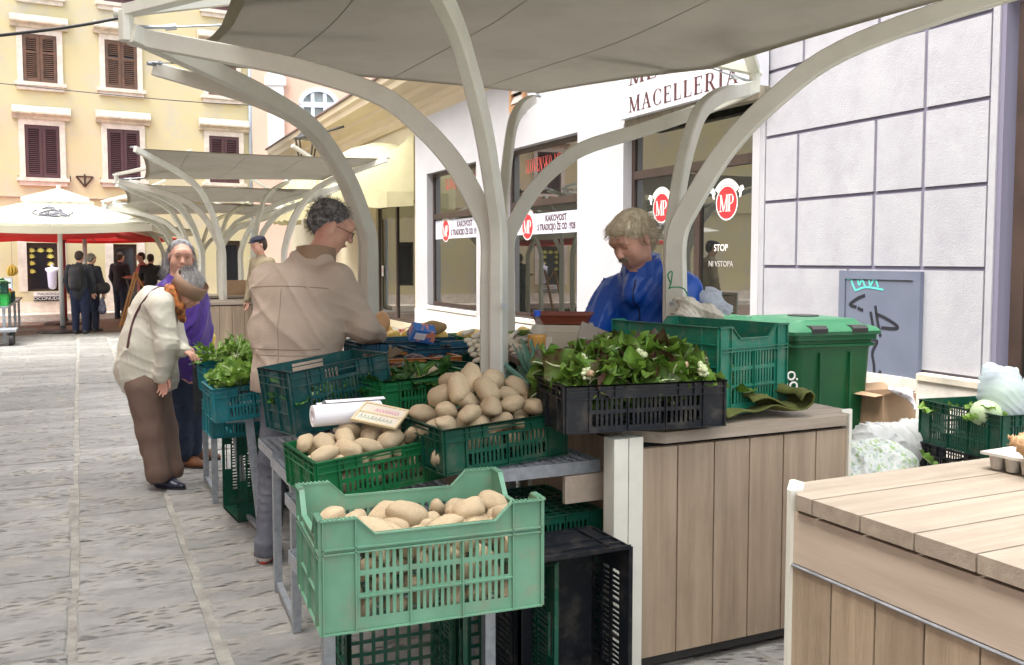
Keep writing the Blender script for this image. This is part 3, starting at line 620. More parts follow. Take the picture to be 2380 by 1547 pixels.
# ================================================================ MARKET STALLS
M_CANV = mat('taupe_canvas', (.25, .23, .187), (.225, .205, .167), scale=2, rough=.9, bump=.01, bscale=300, two=.16, dirt=(.14, .13, .10), dscale=1.5, damt=.4)
M_HEM = mat('canvas_hem', (.25, .22, .15), rough=.9, two=.1)
ANG = R(25)
def prof_at(f):
    P = [(0, 0), (.03, .14), (.1, .36), (.19, .54), (.31, .70), (.53, .83), (.77, .92), (1, 1)]
    return P
def arm(parent, base, tip, w_=(.031, .043), h0=1.6, z0=0., off=0., sag=0.):
    b, t = Vector(base), Vector(tip); d = (t-b); d.z = 0; hd = d.normalized(); side = Vector((-hd.y, hd.x, 0))
    pts = [Vector((b.x, b.y, z0)), Vector((b.x, b.y, 1.0)), Vector((b.x, b.y, 1.35))]+[b+d*f+Vector((0, 0, h0+(t.z-h0)*g-b.z-sag*math.sin(math.pi*f))) for f, g in prof_at(0)]
    pts = [p+side*off for p in pts]
    pts = catmull(pts, 5)
    n = len(pts); a, c = w_
    prof = [(-a, -c), (-a+.008, -c-.006), (a-.008, -c-.006), (a, -c), (a, c), (a-.008, c+.006), (-a+.008, c+.006), (-a, c)]
    rs = [1-.18*i/n for i in range(n)]
    mb = MB(); vs = []
    for i, p in enumerate(pts):
        tg = (pts[min(i+1, n-1)]-pts[max(i-1, 0)]).normalized(); nn = tg.cross(side).normalized()
        vs += [p+side*q_[0]*rs[i]+nn*q_[1]*rs[i] for q_ in prof]
    k = 8; mb.add(vs, [(i*k+j, i*k+(j+1) % k, (i+1)*k+(j+1) % k, (i+1)*k+j) for i in range(n-1) for j in range(k)]+[tuple(range(k))[::-1], tuple(range((n-1)*k, n*k))])
    return mb.build('arched_arm', WHITE_ST, parent, auto=True)
def canopy_mesh(cs, sag=.12):
    # cs: fabric corners in order; curved edges, relaxed interior
    K = 10; n = len(cs); cen = sum(cs, Vector())/n; rim = []
    for i in range(n):
        a, b = cs[i], cs[(i+1) % n]; L = (b-a).length; inn = (cen-(a+b)/2); inn.normalize()
        for k in range(K): t = k/K; rim.append(a.lerp(b, t)+inn*sag*L*.5*4*t*(1-t)*.5)
    N = len(rim); J = 9
    P = np.array([[list(cen.lerp(r_, j/J)) for r_ in rim] for j in range(J+1)])
    for it in range(160):
        Q = P.copy(); Q[1:-1] = (P[:-2]+P[2:]+np.roll(P, 1, 1)[1:-1]+np.roll(P, -1, 1)[1:-1])/4
        Q[0] = Q[1].mean(0); P[0:J] = Q[0:J]
    vs = [tuple(P[0][0])]+[tuple(P[j][i]) for j in range(1, J+1) for i in range(N)]
    id_ = lambda j, i: 0 if j == 0 else 1+(j-1)*N+i % N
    fs = [(0, id_(1, i), id_(1, i+1)) for i in range(N)]+[(id_(j, i), id_(j+1, i), id_(j+1, i+1), id_(j, i+1)) for j in range(1, J) for i in range(N)]
    hem = []
    for i in range(N):
        r0, r1 = Vector(P[J][i]), Vector(P[J-1][i]); hem.append((r0+Vector((0, 0, -.006)), r0+(r1-r0).normalized()*.055+Vector((0, 0, -.008))))
    return vs, fs, hem, K
def make_stall(T, masts, tips, label, lab_c, zs=0., K2=1.):
    root = thing('canopy_frame', label, 'canopy', T)
    for (mb_, tp, off, sg_) in [(*m, 0.) if len(m) == 3 else m for m in masts]:
        m_ = Vector((mb_[0], mb_[1], 0))-Vector(T); arm(root, (m_.x, m_.y, 0), Vector(tips[tp])-Vector(T), off=off, sag=sg_)
    cen = sum((Vector(t) for t in tips.values()), Vector())/len(tips)
    order = ['nl', 't1', 'fl', 'fr', 't2', 'nr']; cs = []
    for k in order:
        t = Vector(tips[k])-Vector(T); c_ = cen-Vector(T); d = (c_-t); d.z = 0; dn = d.normalized()
        cr = t+dn*(.40 if k in ('t1', 't2') else .12)+Vector((0, 0, .07 if k in ('t1', 't2') else 0.02)); cs.append(cr)
        lk = MB(); lk.tube([t+Vector((0, 0, .03)), t.lerp(cr, .45)+Vector((0, 0, .012))], .009, 5); lk.tube([t.lerp(cr, .45)+Vector((0, 0, .012)), cr], .005, 5); lk.tube([t.lerp(cr, .4)+Vector((0, 0, .012)), t.lerp(cr, .52)+Vector((0, 0, .012))], .014, 6)
        lk.build('tension_cable', GALV, root)
        if k in ('t1', 't2'):
            pb = MB(); out = -dn
            pb.tube([t+Vector((0, 0, -.03)), t+Vector((0, 0, .1))], .035, 8); pb.tube([t+Vector((0, 0, .09))+out*.05, t+Vector((0, 0, .09))-out*.02], .02, 10)
            pb.build('hinge_bracket', WHITE_ST, root)
            s = Vector((-dn.y, dn.x, 0))
            for sg_, up_ in ((1, .28), (-1, .16)):
                MB().tube([t+Vector((0, 0, .1)), t+dn*.5+s*sg_*.28+Vector((0, 0, .1+up_*.6)), t+dn*1.1+s*sg_*.42+Vector((0, 0, .16+up_*1.4))], .032, prof=[(-1, -.7), (1, -.7), (1, .7), (-1, .7)]).build('upper_strut', WHITE_ST, root)
        bo = MB(); bo.tube([t+Vector((-.02, -.02, .02)), t+Vector((.02, .02, .02))], .012, 6); bo.build('bolt', GALV, root)
    vs, fs, hem, KK = canopy_mesh(cs)
    cv = MB().add(vs, fs).build('canopy_fabric', M_CANV, root, smooth=True)
    hb = MB(); N = len(hem); hb.add([p for h in hem for p in h], [(2*i, 2*i+1, (2*i+3) % (2*N), (2*i+2) % (2*N)) for i in range(N)]); hb.build('hem', M_HEM, cv)
    # stitched corner patches
    from mathutils.bvhtree import BVHTree
    bv = BVHTree.FromPolygons([Vector(v) for v in vs], fs); cc = sum(cs, Vector())/6; M_SEAM = mat('canvas_seam', (.15, .132, .10), rough=.9)
    def lay(pts, r_, nm):
        run = []
        for p in pts+[None]:
            h_ = bv.ray_cast(Vector((p.x, p.y, -5)), Vector((0, 0, 1)))[0] if p is not None else None
            if h_ is not None: run.append(h_-Vector((0, 0, .004)))
            else:
                if len(run) > 4: MB().tube(run, r_, prof=[(-1, -.25), (1, -.25), (1, .25), (-1, .25)], up=(0, 0, 1)).build(nm, M_SEAM, cv)
                run = []
    for k in (-.9, -.12, .66): lay([cc+RV*k+SV*(t*.12) for t in range(-24, 25)], .0022, 'seam')
    for c_ in cs:
        for rr in (): lay([c_+Vector((rr*math.cos(a), rr*math.sin(a), 0)) for a in np.linspace(0, 2*math.pi, 40)], .0018, 'stitching')
    return root
mast1 = dict(M=(-.095, 4.05), R=(.8, 4.45), L=(-.855, 5.4), F=(-.03, 5.75))
tips1 = dict(nl=(-.65, 2.2, 2.75), t1=(-1.70, 4.15, 2.49), fl=(-2.07, 5.4, 2.6), fr=(.2, 7.3, 2.75), t2=(1.5, 5.8, 2.56), nr=(2.9, 3.4, 2.75))
def mset(ms): return [(ms['M'], 'nl', .038), (ms['M'], 't1', -.038), (ms['L'], 't1', .034), (ms['L'], 'fl', -.034), (ms['F'], 'fr', .034), (ms['F'], 't2', -.034, .11), (ms['R'], 't2', .034), (ms['R'], 'nr', -.034)]
make_stall((0, 0, 0), mset(mast1), tips1, 'nearest taupe stretched canopy on curved white steel arches over the potato stall', '')
for (dx, dy, dz_, lab) in ((-4.35, 10.1, .2, 'second taupe canopy on white arches halfway down the market street'), (-6.0, 13.4, 0., 'third taupe canopy on white arches, tucked low behind the second'), (-7.5, 16.8, -.08, 'farthest taupe canopy on white arches in front of the yellow house')):
    ms = {k: (v[0]+dx, v[1]+dy) for k, v in mast1.items()}; tp = {k: (v[0]+dx, v[1]+dy, v[2]+dz_) for k, v in tips1.items()}
    tp['nr'] = (tp['nr'][0]-.35, tp['nr'][1]+.1, tp['nr'][2])
    make_stall((0, 0, 0), mset(ms), tp, lab, '')
# bolts on the near masts
for (p, lab) in (((-.03, 3.99, 1.24), 'm'),): pass
# ---------------------------------------------------------------- wooden cabinets
def cabinet(P, W_, D_, label, yaw=ANG, H_=.88, group=None, post=.05, chamfer=True, doublepost=False, band_left=False, openl=False):
    t = thing('wooden_cabinet', label, 'cabinet', (P[0], P[1], 0), yaw, group=group)      # origin: front left corner; x to the right, y backwards
    MB().box(.05, W_-.05, .05, D_-.05, .07, H_-.05).build('core', DARK, t)
    MB().box(.02, W_-.02, .02, D_-.02, .02, .06).box(.1, .2, .1, .2, 0, .02).box(W_-.2, W_-.1, .1, .2, 0, .02).build('base_frame', STEELD, t)
    n = round((D_)/.155); pw = D_/n
    for i in range(n):
        y0, y1 = i*pw+(.0 if i else -.012), (i+1)*pw-.006
        x0 = -.012; c = .0
        if chamfer and i == 0: poly = [(.10, y0), (W_-.10, y0), (W_+.01, y0+.11), (W_+.01, y1), (x0, y1), (x0, y0+.11)]
        elif chamfer and i == n-1: poly = [(x0, y0), (W_+.01, y0), (W_+.01, y1-.1), (W_-.10, y1), (.10, y1), (x0, y1-.1)]
        else: poly = [(x0, y0), (W_+.01, y0), (W_+.01, y1), (x0, y1)]
        MB().prism(poly, H_-.04, H_, 'z').build('plank', WOODH, t)
    xs0 = .0 if openl else .08; nf = round((W_-.08-xs0)/.165); pf = (W_-.08-xs0)/nf
    for i in range(nf):
        x0 = xs0+i*pf; MB().cbox(x0+.002, x0+pf-.004, .0, .03, .06, H_-.055, .002).build('plank', WOODV, t)
        MB().cbox(x0+.002, x0+pf-.004, D_-.03, D_, .06, H_-.055, .002).build('plank', WOODV, t)
    ns = round((D_-.16)/.15); ps = (D_-.16)/ns; zt = H_-.055 if not band_left else H_-.20
    for i in range(ns):
        y0 = .08+i*ps
        MB().cbox(.0, .03, y0+.002, y0+ps-.004, .06, zt, .002).build('plank', WOODV, t)
        MB().cbox(W_-.03, W_, y0+.002, y0+ps-.004, .06, H_-.055, .002).build('plank', WOODV, t)
    if band_left:
        MB().box(.0, .028, .07, D_-.07, H_-.19, H_-.052).build('rail_board', mat('beige_wood_band', (.52, .43, .34), (.43, .35, .27), scale=5, rough=.6, stretch=(5, .4, 5)), t)
        MB().tube([(-.004, .07, H_-.195), (-.004, D_-.07, H_-.195)], .004, 6).build('hinge_strip', GALV, t)
    for (x, y) in ((0, 0), (W_, 0), (0, D_), (W_, D_)):
        if openl and (x, y) == (0, 0): continue
        sx, sy = (1 if x == 0 else -1), (1 if y == 0 else -1)
        MB().prism([(x, y+sy*.085), (x-sx*.012, y+sy*.085), (x-sx*.012, y+sy*.07), (x+sx*.07, y-sy*.012), (x+sx*.085, y-sy*.012), (x+sx*.085, y), (x+sx*.085, y+sy*.03), (x+sx*.03, y+sy*.085)], .03, H_+.006, 'z').build('corner_post', WHITE_ST, t)
    return t
c1 = cabinet((.455, 3.25), 1.06, .95, 'beige plank market cabinet under the black crate of chicory, open post at its left corner', H_=.88, openl=True)
MB().box(-.125, -.068, -.03, .04, .03, .875).build('corner_post', WHITE_ST, c1); MB().box(-.065, -.008, -.032, .04, .03, .877).build('corner_post', WHITE_ST, c1)
c2 = cabinet((1.329, 1.192), 1.5, 1.45, 'beige plank market cabinet in the right foreground with egg carton on top', H_=.88, band_left=True)
cabinet((-.86, 5.45), 1.0, .95, 'beige plank cabinet at the back of the potato stall carrying fruit crates')
cabinet((-4.62, 13.15), 1.05, .95, 'beige plank cabinet behind the woman in purple, nearer the camera of the two far ones')
cabinet((-5.3, 15.6), 1.05, .95, 'farther beige plank cabinet beyond the one behind the woman in purple')
# box and bag on the farther cabinet
bx = thing('cardboard_box', 'open brown cardboard box on the far cabinet with white bags on it', 'box', (-4.9, 15.9, .88), ANG)
M_CARD = mat('cardboard', (.42, .28, .17), (.36, .235, .14), scale=6, rough=.8)
MB().box(0, .6, 0, .012, 0, .25).box(0, .6, .4, .412, 0, .25).box(0, .012, .012, .4, 0, .25).box(.588, .6, .012, .4, 0, .25).box(.012, .588, .012, .4, 0, .01).build('box_wall', M_CARD, bx)
# ---------------------------------------------------------------- galvanised display tables with open grating
def grate_table(P, W_, D_, H_, label, yaw=ANG, legs=((0, 0), (1, 0), (0, 1), (1, 1)), cross=True, group=None, splay=0.):
    t = thing('metal_stand', label, 'stand', (P[0], P[1], 0), yaw, group=group)
    e = .003
    MB().box(0, W_, 0, e, H_-.045, H_).box(0, W_, D_-e, D_, H_-.045, H_).box(0, e, e, D_-e, H_-.045, H_).box(W_-e, W_, e, D_-e, H_-.045, H_).build('shelf_frame', GALV, t)
    g = MB(); y = .025
    while y < D_-.01:
        pts = [(x, y+.007*(1 if (i % 2) else -1), H_-.012) for i, x in enumerate(np.arange(e, W_, .018))]
        g.tube(pts, .0022, prof=[(-1, -2.5), (1, -2.5), (1, 2.5), (-1, 2.5)]); y += .026
    for x in np.arange(.1, W_-.02, .11): g.box(x, x+.003, e, D_-e, H_-.022, H_-.004)
    go = g.build('grating', GALV, t); go['kind'] = 'stuff'
    a = .017
    for (i, j) in legs:
        x, y_ = a+.004+i*(W_-2*a-.008), a+.004+j*(D_-2*a-.008)
        MB().tube([(x-splay*(1-2*i), y_, 0), (x, y_, H_-.046)], a, prof=[(-1, -1), (1, -1), (1, 1), (-1, 1)]).build('leg', GALV, t)
    if cross:
        for i in (0, 1):
            x = a+.004+i*(W_-2*a-.008)
            MB().box(x-.012, x+.012, .04, D_-.04, .02, .045).build('crossbar', GALV, t)
    return t
g1 = grate_table((-1.07, 4.08), .45, .36, .64, 'galvanised stand with wavy grating shelf under the deep teal crate', legs=((0, 0), (1, 1)), cross=False)
g2 = grate_table((-.88, 3.62), .6, .42, .64, 'galvanised stand with wavy grating shelf beside the jeans of the man in tan', legs=((0, 0), (1, 1)), cross=False)
MB().tube([g2.matrix_basis.inverted() @ Vector((-1.05, 4.09, .035)), Vector((.02, .03, .035))], .012, prof=[(-1, -1), (1, -1), (1, 1), (-1, 1)]).build('crossbar', GALV, g2)
grate_table((-.70, 3.14), .62, .42, .60, 'galvanised stand under the bright green potato crate', legs=((1, 0), (1, 1)), cross=False)
grate_table((-.545, 2.60), .55, .48, .53, 'low galvanised stand under the pale green potato crate', legs=((0, 0), (1, 0), (1, 1)), cross=False)
grate_table((-.13, 3.13), .50, .80, .77, 'galvanised shelf hooked onto the side of the plank cabinet under the dark green potato crate', cross=False, legs=((0, 1),))
s0 = grate_table((-1.54, 4.95), .42, .75, .66, 'galvanised stand with splayed legs under the crate of lettuce', legs=((0, 1), (1, 1)), cross=False)
for (a_, b_) in (((-1.60, 5.28, .60), (-1.55, 5.3, 0)), ((-1.43, 4.98, .64), (-1.35, 4.92, 0))): MB().tube([s0.matrix_basis.inverted() @ Vector(b_), s0.matrix_basis.inverted() @ Vector(a_)], .02, prof=[(-1, -1), (1, -1), (1, 1), (-1, 1)]).build('splayed_leg', GALV, s0)
MB().tube([s0.matrix_basis.inverted() @ Vector((-1.55, 5.29, .03)), s0.matrix_basis.inverted() @ Vector((-1.35, 4.93, .03))], .012, prof=[(-1, -1), (1, -1), (1, 1), (-1, 1)]).build('crossbar', GALV, s0)
grate_table((-1.88, 5.72), .42, .5, .68, 'galvanised stand under the crate of curly puntarelle greens')
grate_table((-.62, 4.0), .95, .55, .74, 'galvanised stand under the spinach and orange crates')
grate_table((-.75, 4.6), 1.3, .8, .78, 'galvanised stand under the blue crates in the middle of the stall')
# ================================================================ CRATES
def plastic(name, c, d=None, rough=.40, dm=.5):
    d = d or tuple(x*.72 for x in c)
    return mat(name, c, d, scale=5, rough=rough, spec=.45, dirt=(.26, .22, .16), dscale=12, damt=dm, bump=.01, bscale=30, rand=.05)
P_PALE = plastic('pale_green_plastic', (.155, .335, .22), (.11, .26, .165)); P_GRN = plastic('bright_green_plastic', (.010, .18, .055), dm=.25); P_DKG = plastic('dark_green_plastic', (.005, .085, .05), dm=.3)
P_TEAL = plastic('teal_plastic', (.005, .075, .075), dm=.35); P_BTEAL = plastic('bright_teal_plastic', (.01, .20, .23)); P_BLUE = plastic('petrol_blue_plastic', (.008, .105, .175)); P_BLK = plastic('black_plastic', (.010, .013, .018), dm=.22)
P_ORG = plastic('orange_plastic', (.55, .20, .035)); P_MID = plastic('mid_green_plastic', (.012, .20, .125)); P_FLUO = plastic('vivid_green_plastic', (.03, .55, .10))
PANEL = {}
def panel(L, H, style, m):
    key = (round(L, 3), round(H, 3), style, m.name)
    if key in PANEL: return PANEL[key]
    b = MB(); t = .0035; fl = .009                        # panel in x-z, outside towards -y
    dip = {'tab': .045, 'tabhi': .06}.get(style, 0.); ca = min(.085, L*.16); h2 = L/2
    band = .26*H if H > .2 else .30*H; zt = H-dip-band*(.55 if dip else .9); zb = max(.12*H, .022)
    if style == 'solid': zt = zb+.0
    # corner columns
    for s in (-1, 1):
        x0, x1 = (-h2, -h2+ca) if s < 0 else (h2-ca, h2); b.box(x0, x1, 0, t, 0, H)
    # top band, with handle opening or lowered middle
    sl = .03
    if dip:
        b.prism([(-h2+ca, zt), (h2-ca, zt), (h2-ca, H), (h2-ca-.001, H), (h2-ca-sl-.02, H-dip), (-h2+ca+sl+.02, H-dip), (-h2+ca+.001, H), (-h2+ca, H)], 0, t, 'y')
    elif style in ('handle', 'orange'):
        hw = min(.075, L*.2) if style == 'handle' else L*.26; hz0, hz1 = (zt+.1*band, H-.014) if style == 'handle' else (H-.062, H-.016)
        hz0 = max(hz0, H-.055) if style == 'handle' else hz0
        b.box(-h2+ca, -hw, 0, t, zt, H).box(hw, h2-ca, 0, t, zt, H).box(-hw, hw, 0, t, zt, hz0).box(-hw, hw, 0, t, hz1, H)
    else: b.box(-h2+ca, h2-ca, 0, t, zt, H)
    b.box(-h2+ca, h2-ca, 0, t, 0, zb)
    # slats between bars
    nb = 3 if L > .5 else 2; xs = [-h2+ca+(L-2*ca)*k/nb for k in range(nb+1)]
    if style != 'solid':
        lv = [zb, zt] if H < .14 else ([zb, (zb+zt)/2, zt] if H < .26 else [zb, zb+(zt-zb)*.32, zb+(zt-zb)*.66, zt])
        if style == 'orange': lv = [zb, zt]
        for k in range(nb):
            X0, X1 = xs[k]+(.012 if k == 0 else .006), xs[k+1]-(.012 if k == nb-1 else .006); n = max(3, round((X1-X0)/.0175)); p = (X1-X0)/n
            b.box(xs[k], X0, 0, t, zb, zt).box(X1, xs[k+1], 0, t, zb, zt)
            for i in range(n-1):
                cx = X0+(i+1)*p; b.box(cx-p*.27, cx+p*.27, -.001, t-.0005, zb, zt)
        for z in lv[1:-1]: b.box(-h2+ca, h2-ca, -.0005, t+.0005, z-.007, z+.007)
    # proud ribs and flanges
    top = H-dip
    for z, f in ((H, 1.25),) if not dip else ():
        b.box(-h2-.004, h2+.004, -fl*f, 0, z-.004, z)
    if dip:
        for s in (-1, 1):
            a0, a1 = (-h2-.004, -h2+ca+.004) if s < 0 else (h2-ca-.004, h2+.004); b.box(a0, a1, -fl*1.25, .006, H-.004, H)
            P_ = [(-h2+ca+.004, H), (-h2+ca+sl+.02, top)] if s < 0 else [(h2-ca-.004, H), (h2-ca-sl-.02, top)]
            (xa, za), (xb, zb_) = P_; 
            vs = [(xa, -fl, za), (xb, -fl, zb_), (xb, .006, zb_), (xa, .006, za), (xa, -fl, za-.004), (xb, -fl, zb_-.004), (xb, .006, zb_-.004), (xa, .006, za-.004)]
            b.add(vs, [(0, 1, 2, 3), (7, 6, 5, 4), (0, 4, 5, 1), (2, 6, 7, 3)])
            for i in range(8): xx = a0+.006+(a1-a0-.012)*i/7; b.box(xx-.0018, xx+.0018, -fl*1.2, .005, H, H+.0028)
        b.box(-h2+ca+sl+.02, h2-ca-sl-.02, -fl, .006, top-.004, top)
    else: pass
    if not dip: b.box(-h2-.004, h2+.004, -fl*1.25, .002, H-.004, H)
    g1 = top-band*.42 if H > .1 else top-.02; g2 = zt-.002
    for z in ((g1, g2) if style != 'solid' else (H*.8, H*.55)): b.box(-h2, h2, -fl, 0, z-.002, z+.002)
    b.box(-h2, h2, -fl*.8, 0, 0, .004)
    if H > .2: b.box(-h2+ca, h2-ca, -fl*.7, 0, zb+(zt-zb)*.32-.002, zb+(zt-zb)*.32+.002)
    for x in [-h2+.002, -h2+ca]+xs[1:-1]+[h2-ca, h2-.002]:
        hi = H if abs(abs(x)-h2+ca) < 1e-6 or abs(x) > h2-.01 else (g2 if not dip else g2)
        if style in ('handle', 'orange') and abs(x) < h2*.5: hi = g2
        b.box(x-.0018, x+.0018, -fl, 0, 0, hi)
    if style != 'solid' and not dip and style != 'orange':
        for x in (-L*.3, -L*.2, L*.2, L*.3): b.box(x-.0015, x+.0015, -fl, 0, g2, H)
    me = b.mesh('side_panel', m); PANEL[key] = me; return me
FLOORS = {}
def crate(label, W_, D_, H_, m, style='handle', endstyle=None, P=(0, 0, 0), rot=(0, 0, 0), group='plastic produce crates', name='plastic_crate', sheet_=False):
    t = thing(name, label, 'crate', P, rot, group=group); es = endstyle or ('handle' if style != 'orange' else 'orange')
    for (L, x, y, a) in ((W_, 0, -D_/2, 0), (W_, 0, D_/2, math.pi), (D_, W_/2, 0, math.pi/2), (D_, -W_/2, 0, -math.pi/2)):
        link('side_panel', panel(L, H_, style if L == W_ else es, m), t, (x, y, 0), (0, 0, a))
    k = (W_, D_, m.name)
    if k not in FLOORS:
        b = MB(); nx, ny = int(W_/.04), int(D_/.04)
        for i in range(nx+1): x = -W_/2+W_*i/nx; b.box(max(x-.006, -W_/2), min(x+.006, W_/2), -D_/2+.004, D_/2-.004, .004, .009)
        for i in range(ny+1): y = -D_/2+D_*i/ny; b.box(-W_/2+.004, W_/2-.004, max(y-.006, -D_/2), min(y+.006, D_/2), .003, .007)
        FLOORS[k] = b.mesh('floor_grid', m)
    (MB().box(-W_/2+.003, W_/2-.003, -D_/2+.003, D_/2-.003, .01, .014).build('floor_sheet', m, t) if sheet_ else link('floor_grid', FLOORS[k], t)); return t
def cr(label, W_, D_, H_, m, style, P, yaw, tx=0, ty=0, es=None): return crate(label, W_, D_, H_, m, style, es, P, (R(tx), R(ty), R(yaw)))
C1 = ((-.271, 2.585, .544), 20.9, 0, 0, .6, .4, .3)
C2 = ((-.535, 3.36, .69), 31, 2, -4.6, .48, .33, .15)
C3 = ((-.10, 3.40, .77), 31, 0, -2.5, .50, .34, .16)
C4 = ((-.80, 4.05, .79), 36, -2, -7, .45, .34, .27)
C5 = ((-.45, 4.08, .85), 36, 0, -2, .44, .34, .15)
C12 = ((.415, 3.39, .905), 16, 0, 0, .60, .4, .165)
C13 = ((.775, 3.862, .90), 35.6, 0, 0, .4, .6, .34)
C14 = ((2.629, 5.059, .456), 16, 0, 0, .4, .6, .24)
def mk(C, label, m, style, es=None): return cr(label, C[4], C[5], C[6], m, style, C[0], C[1], C[2], C[3], es)
mk(C1, 'pale green slotted crate of potatoes, nearest to the camera', P_PALE, 'tab', 'tabhi')
mk(C2, 'bright green crate of potatoes with a paper roll and price card on top', P_GRN, 'handle')
mk(C3, 'dark green crate heaped with potatoes beside the plank cabinet', P_DKG, 'handle')
mk(C4, 'deep dark teal crate tilted in front of the man in the tan jacket', P_TEAL, 'handle')
mk(C5, 'green crate of loose spinach left of the white mast', P_GRN, 'handle')
mk(C12, 'black slotted crate heaped with red tinged chicory on the plank cabinet', P_BLK, 'slot')
mk(C13, 'deep mid green crate behind the chicory in front of the seller', P_MID, 'tab', 'solid')
mk(C14, 'dark green crate of cabbages in white bags at the right edge', P_DKG, 'slot')
cr('black crate underneath the dark green crate of cabbages', .42, .6, .24, P_BLK, 'slot', (2.62, 5.07, .215), 16)
cr('black crate standing on the ground at the bottom of the right hand stack', .42, .6, .21, P_BLK, 'slot', (2.62, 5.07, .0), 16)
# middle of the stall
def by(px, py, Y): p = at_y(px, py, Y); return (p.x, p.y, p.z)
cr('orange crate of beetroot behind the spinach', .48, .34, .12, P_ORG, 'orange', (-.545, 4.62, .90), 24)
cr('petrol blue crate behind the orange beetroot crate, below the squash', .42, .34, .17, P_BLUE, 'handle', (-.66, 5.05, .89), 27)
cr('petrol blue crate of sweet potatoes with an egg box on its edge', .52, .34, .17, P_BLUE, 'handle', (-.33, 4.93, .875), 27)
cr('grey green crate of spring onion bulbs left of the white mast', .40, .34, .17, P_DKG, 'slot', (-.15, 4.52, .845), -32)
cr('bright teal crate of leeks right of the white mast', .36, .50, .17, P_BTEAL, 'slot', (.17, 4.1, .80), 5)
cr('dark crate of long green onions behind the white mast', .5, .36, .14, P_DKG, 'slot', (.12, 4.78, .86), 10)
cr('dark blue crate of yellow apples at the back left of the stall', .42, .34, .13, P_BLUE, 'handle', (-.62, 5.85, .885), 20)
cr('green crate of pale yellow apples at the back of the stall', .50, .34, .13, P_GRN, 'handle', (-.12, 5.98, .885), 20)
cr('dark green crate of apples at the back, right end of the row', .40, .34, .13, P_DKG, 'handle', (.33, 6.1, .885), 20)
cr('black crate of brown pears in front of the apple crates', .44, .3, .12, P_BLK, 'handle', (-.16, 5.52, .885), 22)
# left wing
cr('teal crate of curly puntarelle greens beside the old woman', .40, .30, .17, P_TEAL if False else P_BTEAL, 'handle', (-1.72, 5.75, .70), 27, 0, -4)
cr('teal crate of lettuce hiding the lower back of the tan jacket', .40, .34, .18, P_BTEAL, 'handle', (-1.44, 5.02, .66), 27, 0, -4)
cr('empty teal crate on the splayed stand under the lettuce crate', .36, .32, .18, P_BTEAL, 'slot', (-1.58, 5.33, .50), 27)
cr('dark grey crate hanging low beside the jeans of the woman in purple', .30, .40, .30, P_BLK, 'slot', (-1.93, 6.05, .52), 20)
# crates standing on edge on the ground
def oncrate(label, W_, D_, H_, m, P, rot, style='slot'): return crate(label, W_, D_, H_, m, style, None, P, rot)
oncrate('dark green crate standing on end under the splayed stand', .36, .6, .2, P_DKG, (-1.48, 5.45, .31), (R(90), 0, R(-60)))
oncrate('dark teal crate on end behind the dark green one under the stands', .36, .55, .2, P_TEAL, (-1.40, 5.75, .28), (R(90), 0, R(-60)))
oncrate('dark green crate on its side below the shelf next to the cabinet', .30, .42, .26, P_DKG, (.10, 3.50, .575), (R(180), 0, R(27)))
oncrate('dark green crate at the bottom of the pair under the galvanised shelf', .30, .42, .30, P_DKG, (.10, 3.50, .0), (0, 0, R(27)))
crate('black crate stood on end with its open side facing the camera, beside the cabinet corner', .40, .54, .26, P_BLK, 'solid', 'slot', (.10, 3.16, .275), (R(90), 0, R(25)), sheet_=True)
oncrate('dark green crate on edge under the left end of the pale green crate', .36, .5, .22, P_DKG, (-.40, 2.98, .255), (R(90), 0, R(22)))
oncrate('second dark green crate on edge under the pale green crate, nearer the black one', .34, .5, .24, P_DKG, (-.11, 3.12, .255), (R(90), 0, R(24)))
# ---------------------------------------------------------------- potatoes
def blob_mesh(name, m, rad, amp, seed, sub=3, freq=1.6, dimple=0):
    bm = bmesh.new(); bmesh.ops.create_icosphere(bm, subdivisions=sub, radius=1)
    for v in bm.verts:
        p = v.co.copy(); n_ = noise.noise(p*freq+Vector((seed*7.3, seed*3.1, 0)))*amp+noise.noise(p*freq*3+Vector((seed, 0, 9)))*amp*.22
        v.co = Vector((p.x*rad[0], p.y*rad[1], p.z*rad[2]))*(1+n_)
    for k in range(dimple):
        d = Vector((random.gauss(0, 1), random.gauss(0, 1), random.gauss(0, 1))).normalized()
        for v in bm.verts:
            c = v.co.normalized().dot(d)
            if c > .955: v.co *= 1-.05*(c-.955)/.045
    me = bpy.data.meshes.new(name); bm.to_mesh(me); bm.free(); me.materials.append(m); me.polygons.foreach_set('use_smooth', [True]*len(me.polygons)); return me
M_POT = mat('potato_skin', (.54, .44, .285), (.42, .32, .19), scale=14, rough=.75, bump=.03, bscale=90, rand=.12, dirt=(.22, .14, .07), dscale=26, damt=.8, contrast=(.3, .75))
POT = [blob_mesh('potato', M_POT, (1.25+.1*(i % 3), .95, .82), .22, i, 3, 1.1, 5) for i in range(7)]
def inside(C, x, y, z):
    p, yaw, tx, ty = Vector(C[0]), C[1], C[2], C[3]
    return p+(Matrix.Rotation(R(yaw), 3, 'Z') @ Matrix.Rotation(R(ty), 3, 'Y') @ Matrix.Rotation(R(tx), 3, 'X')) @ Vector((x, y, z))
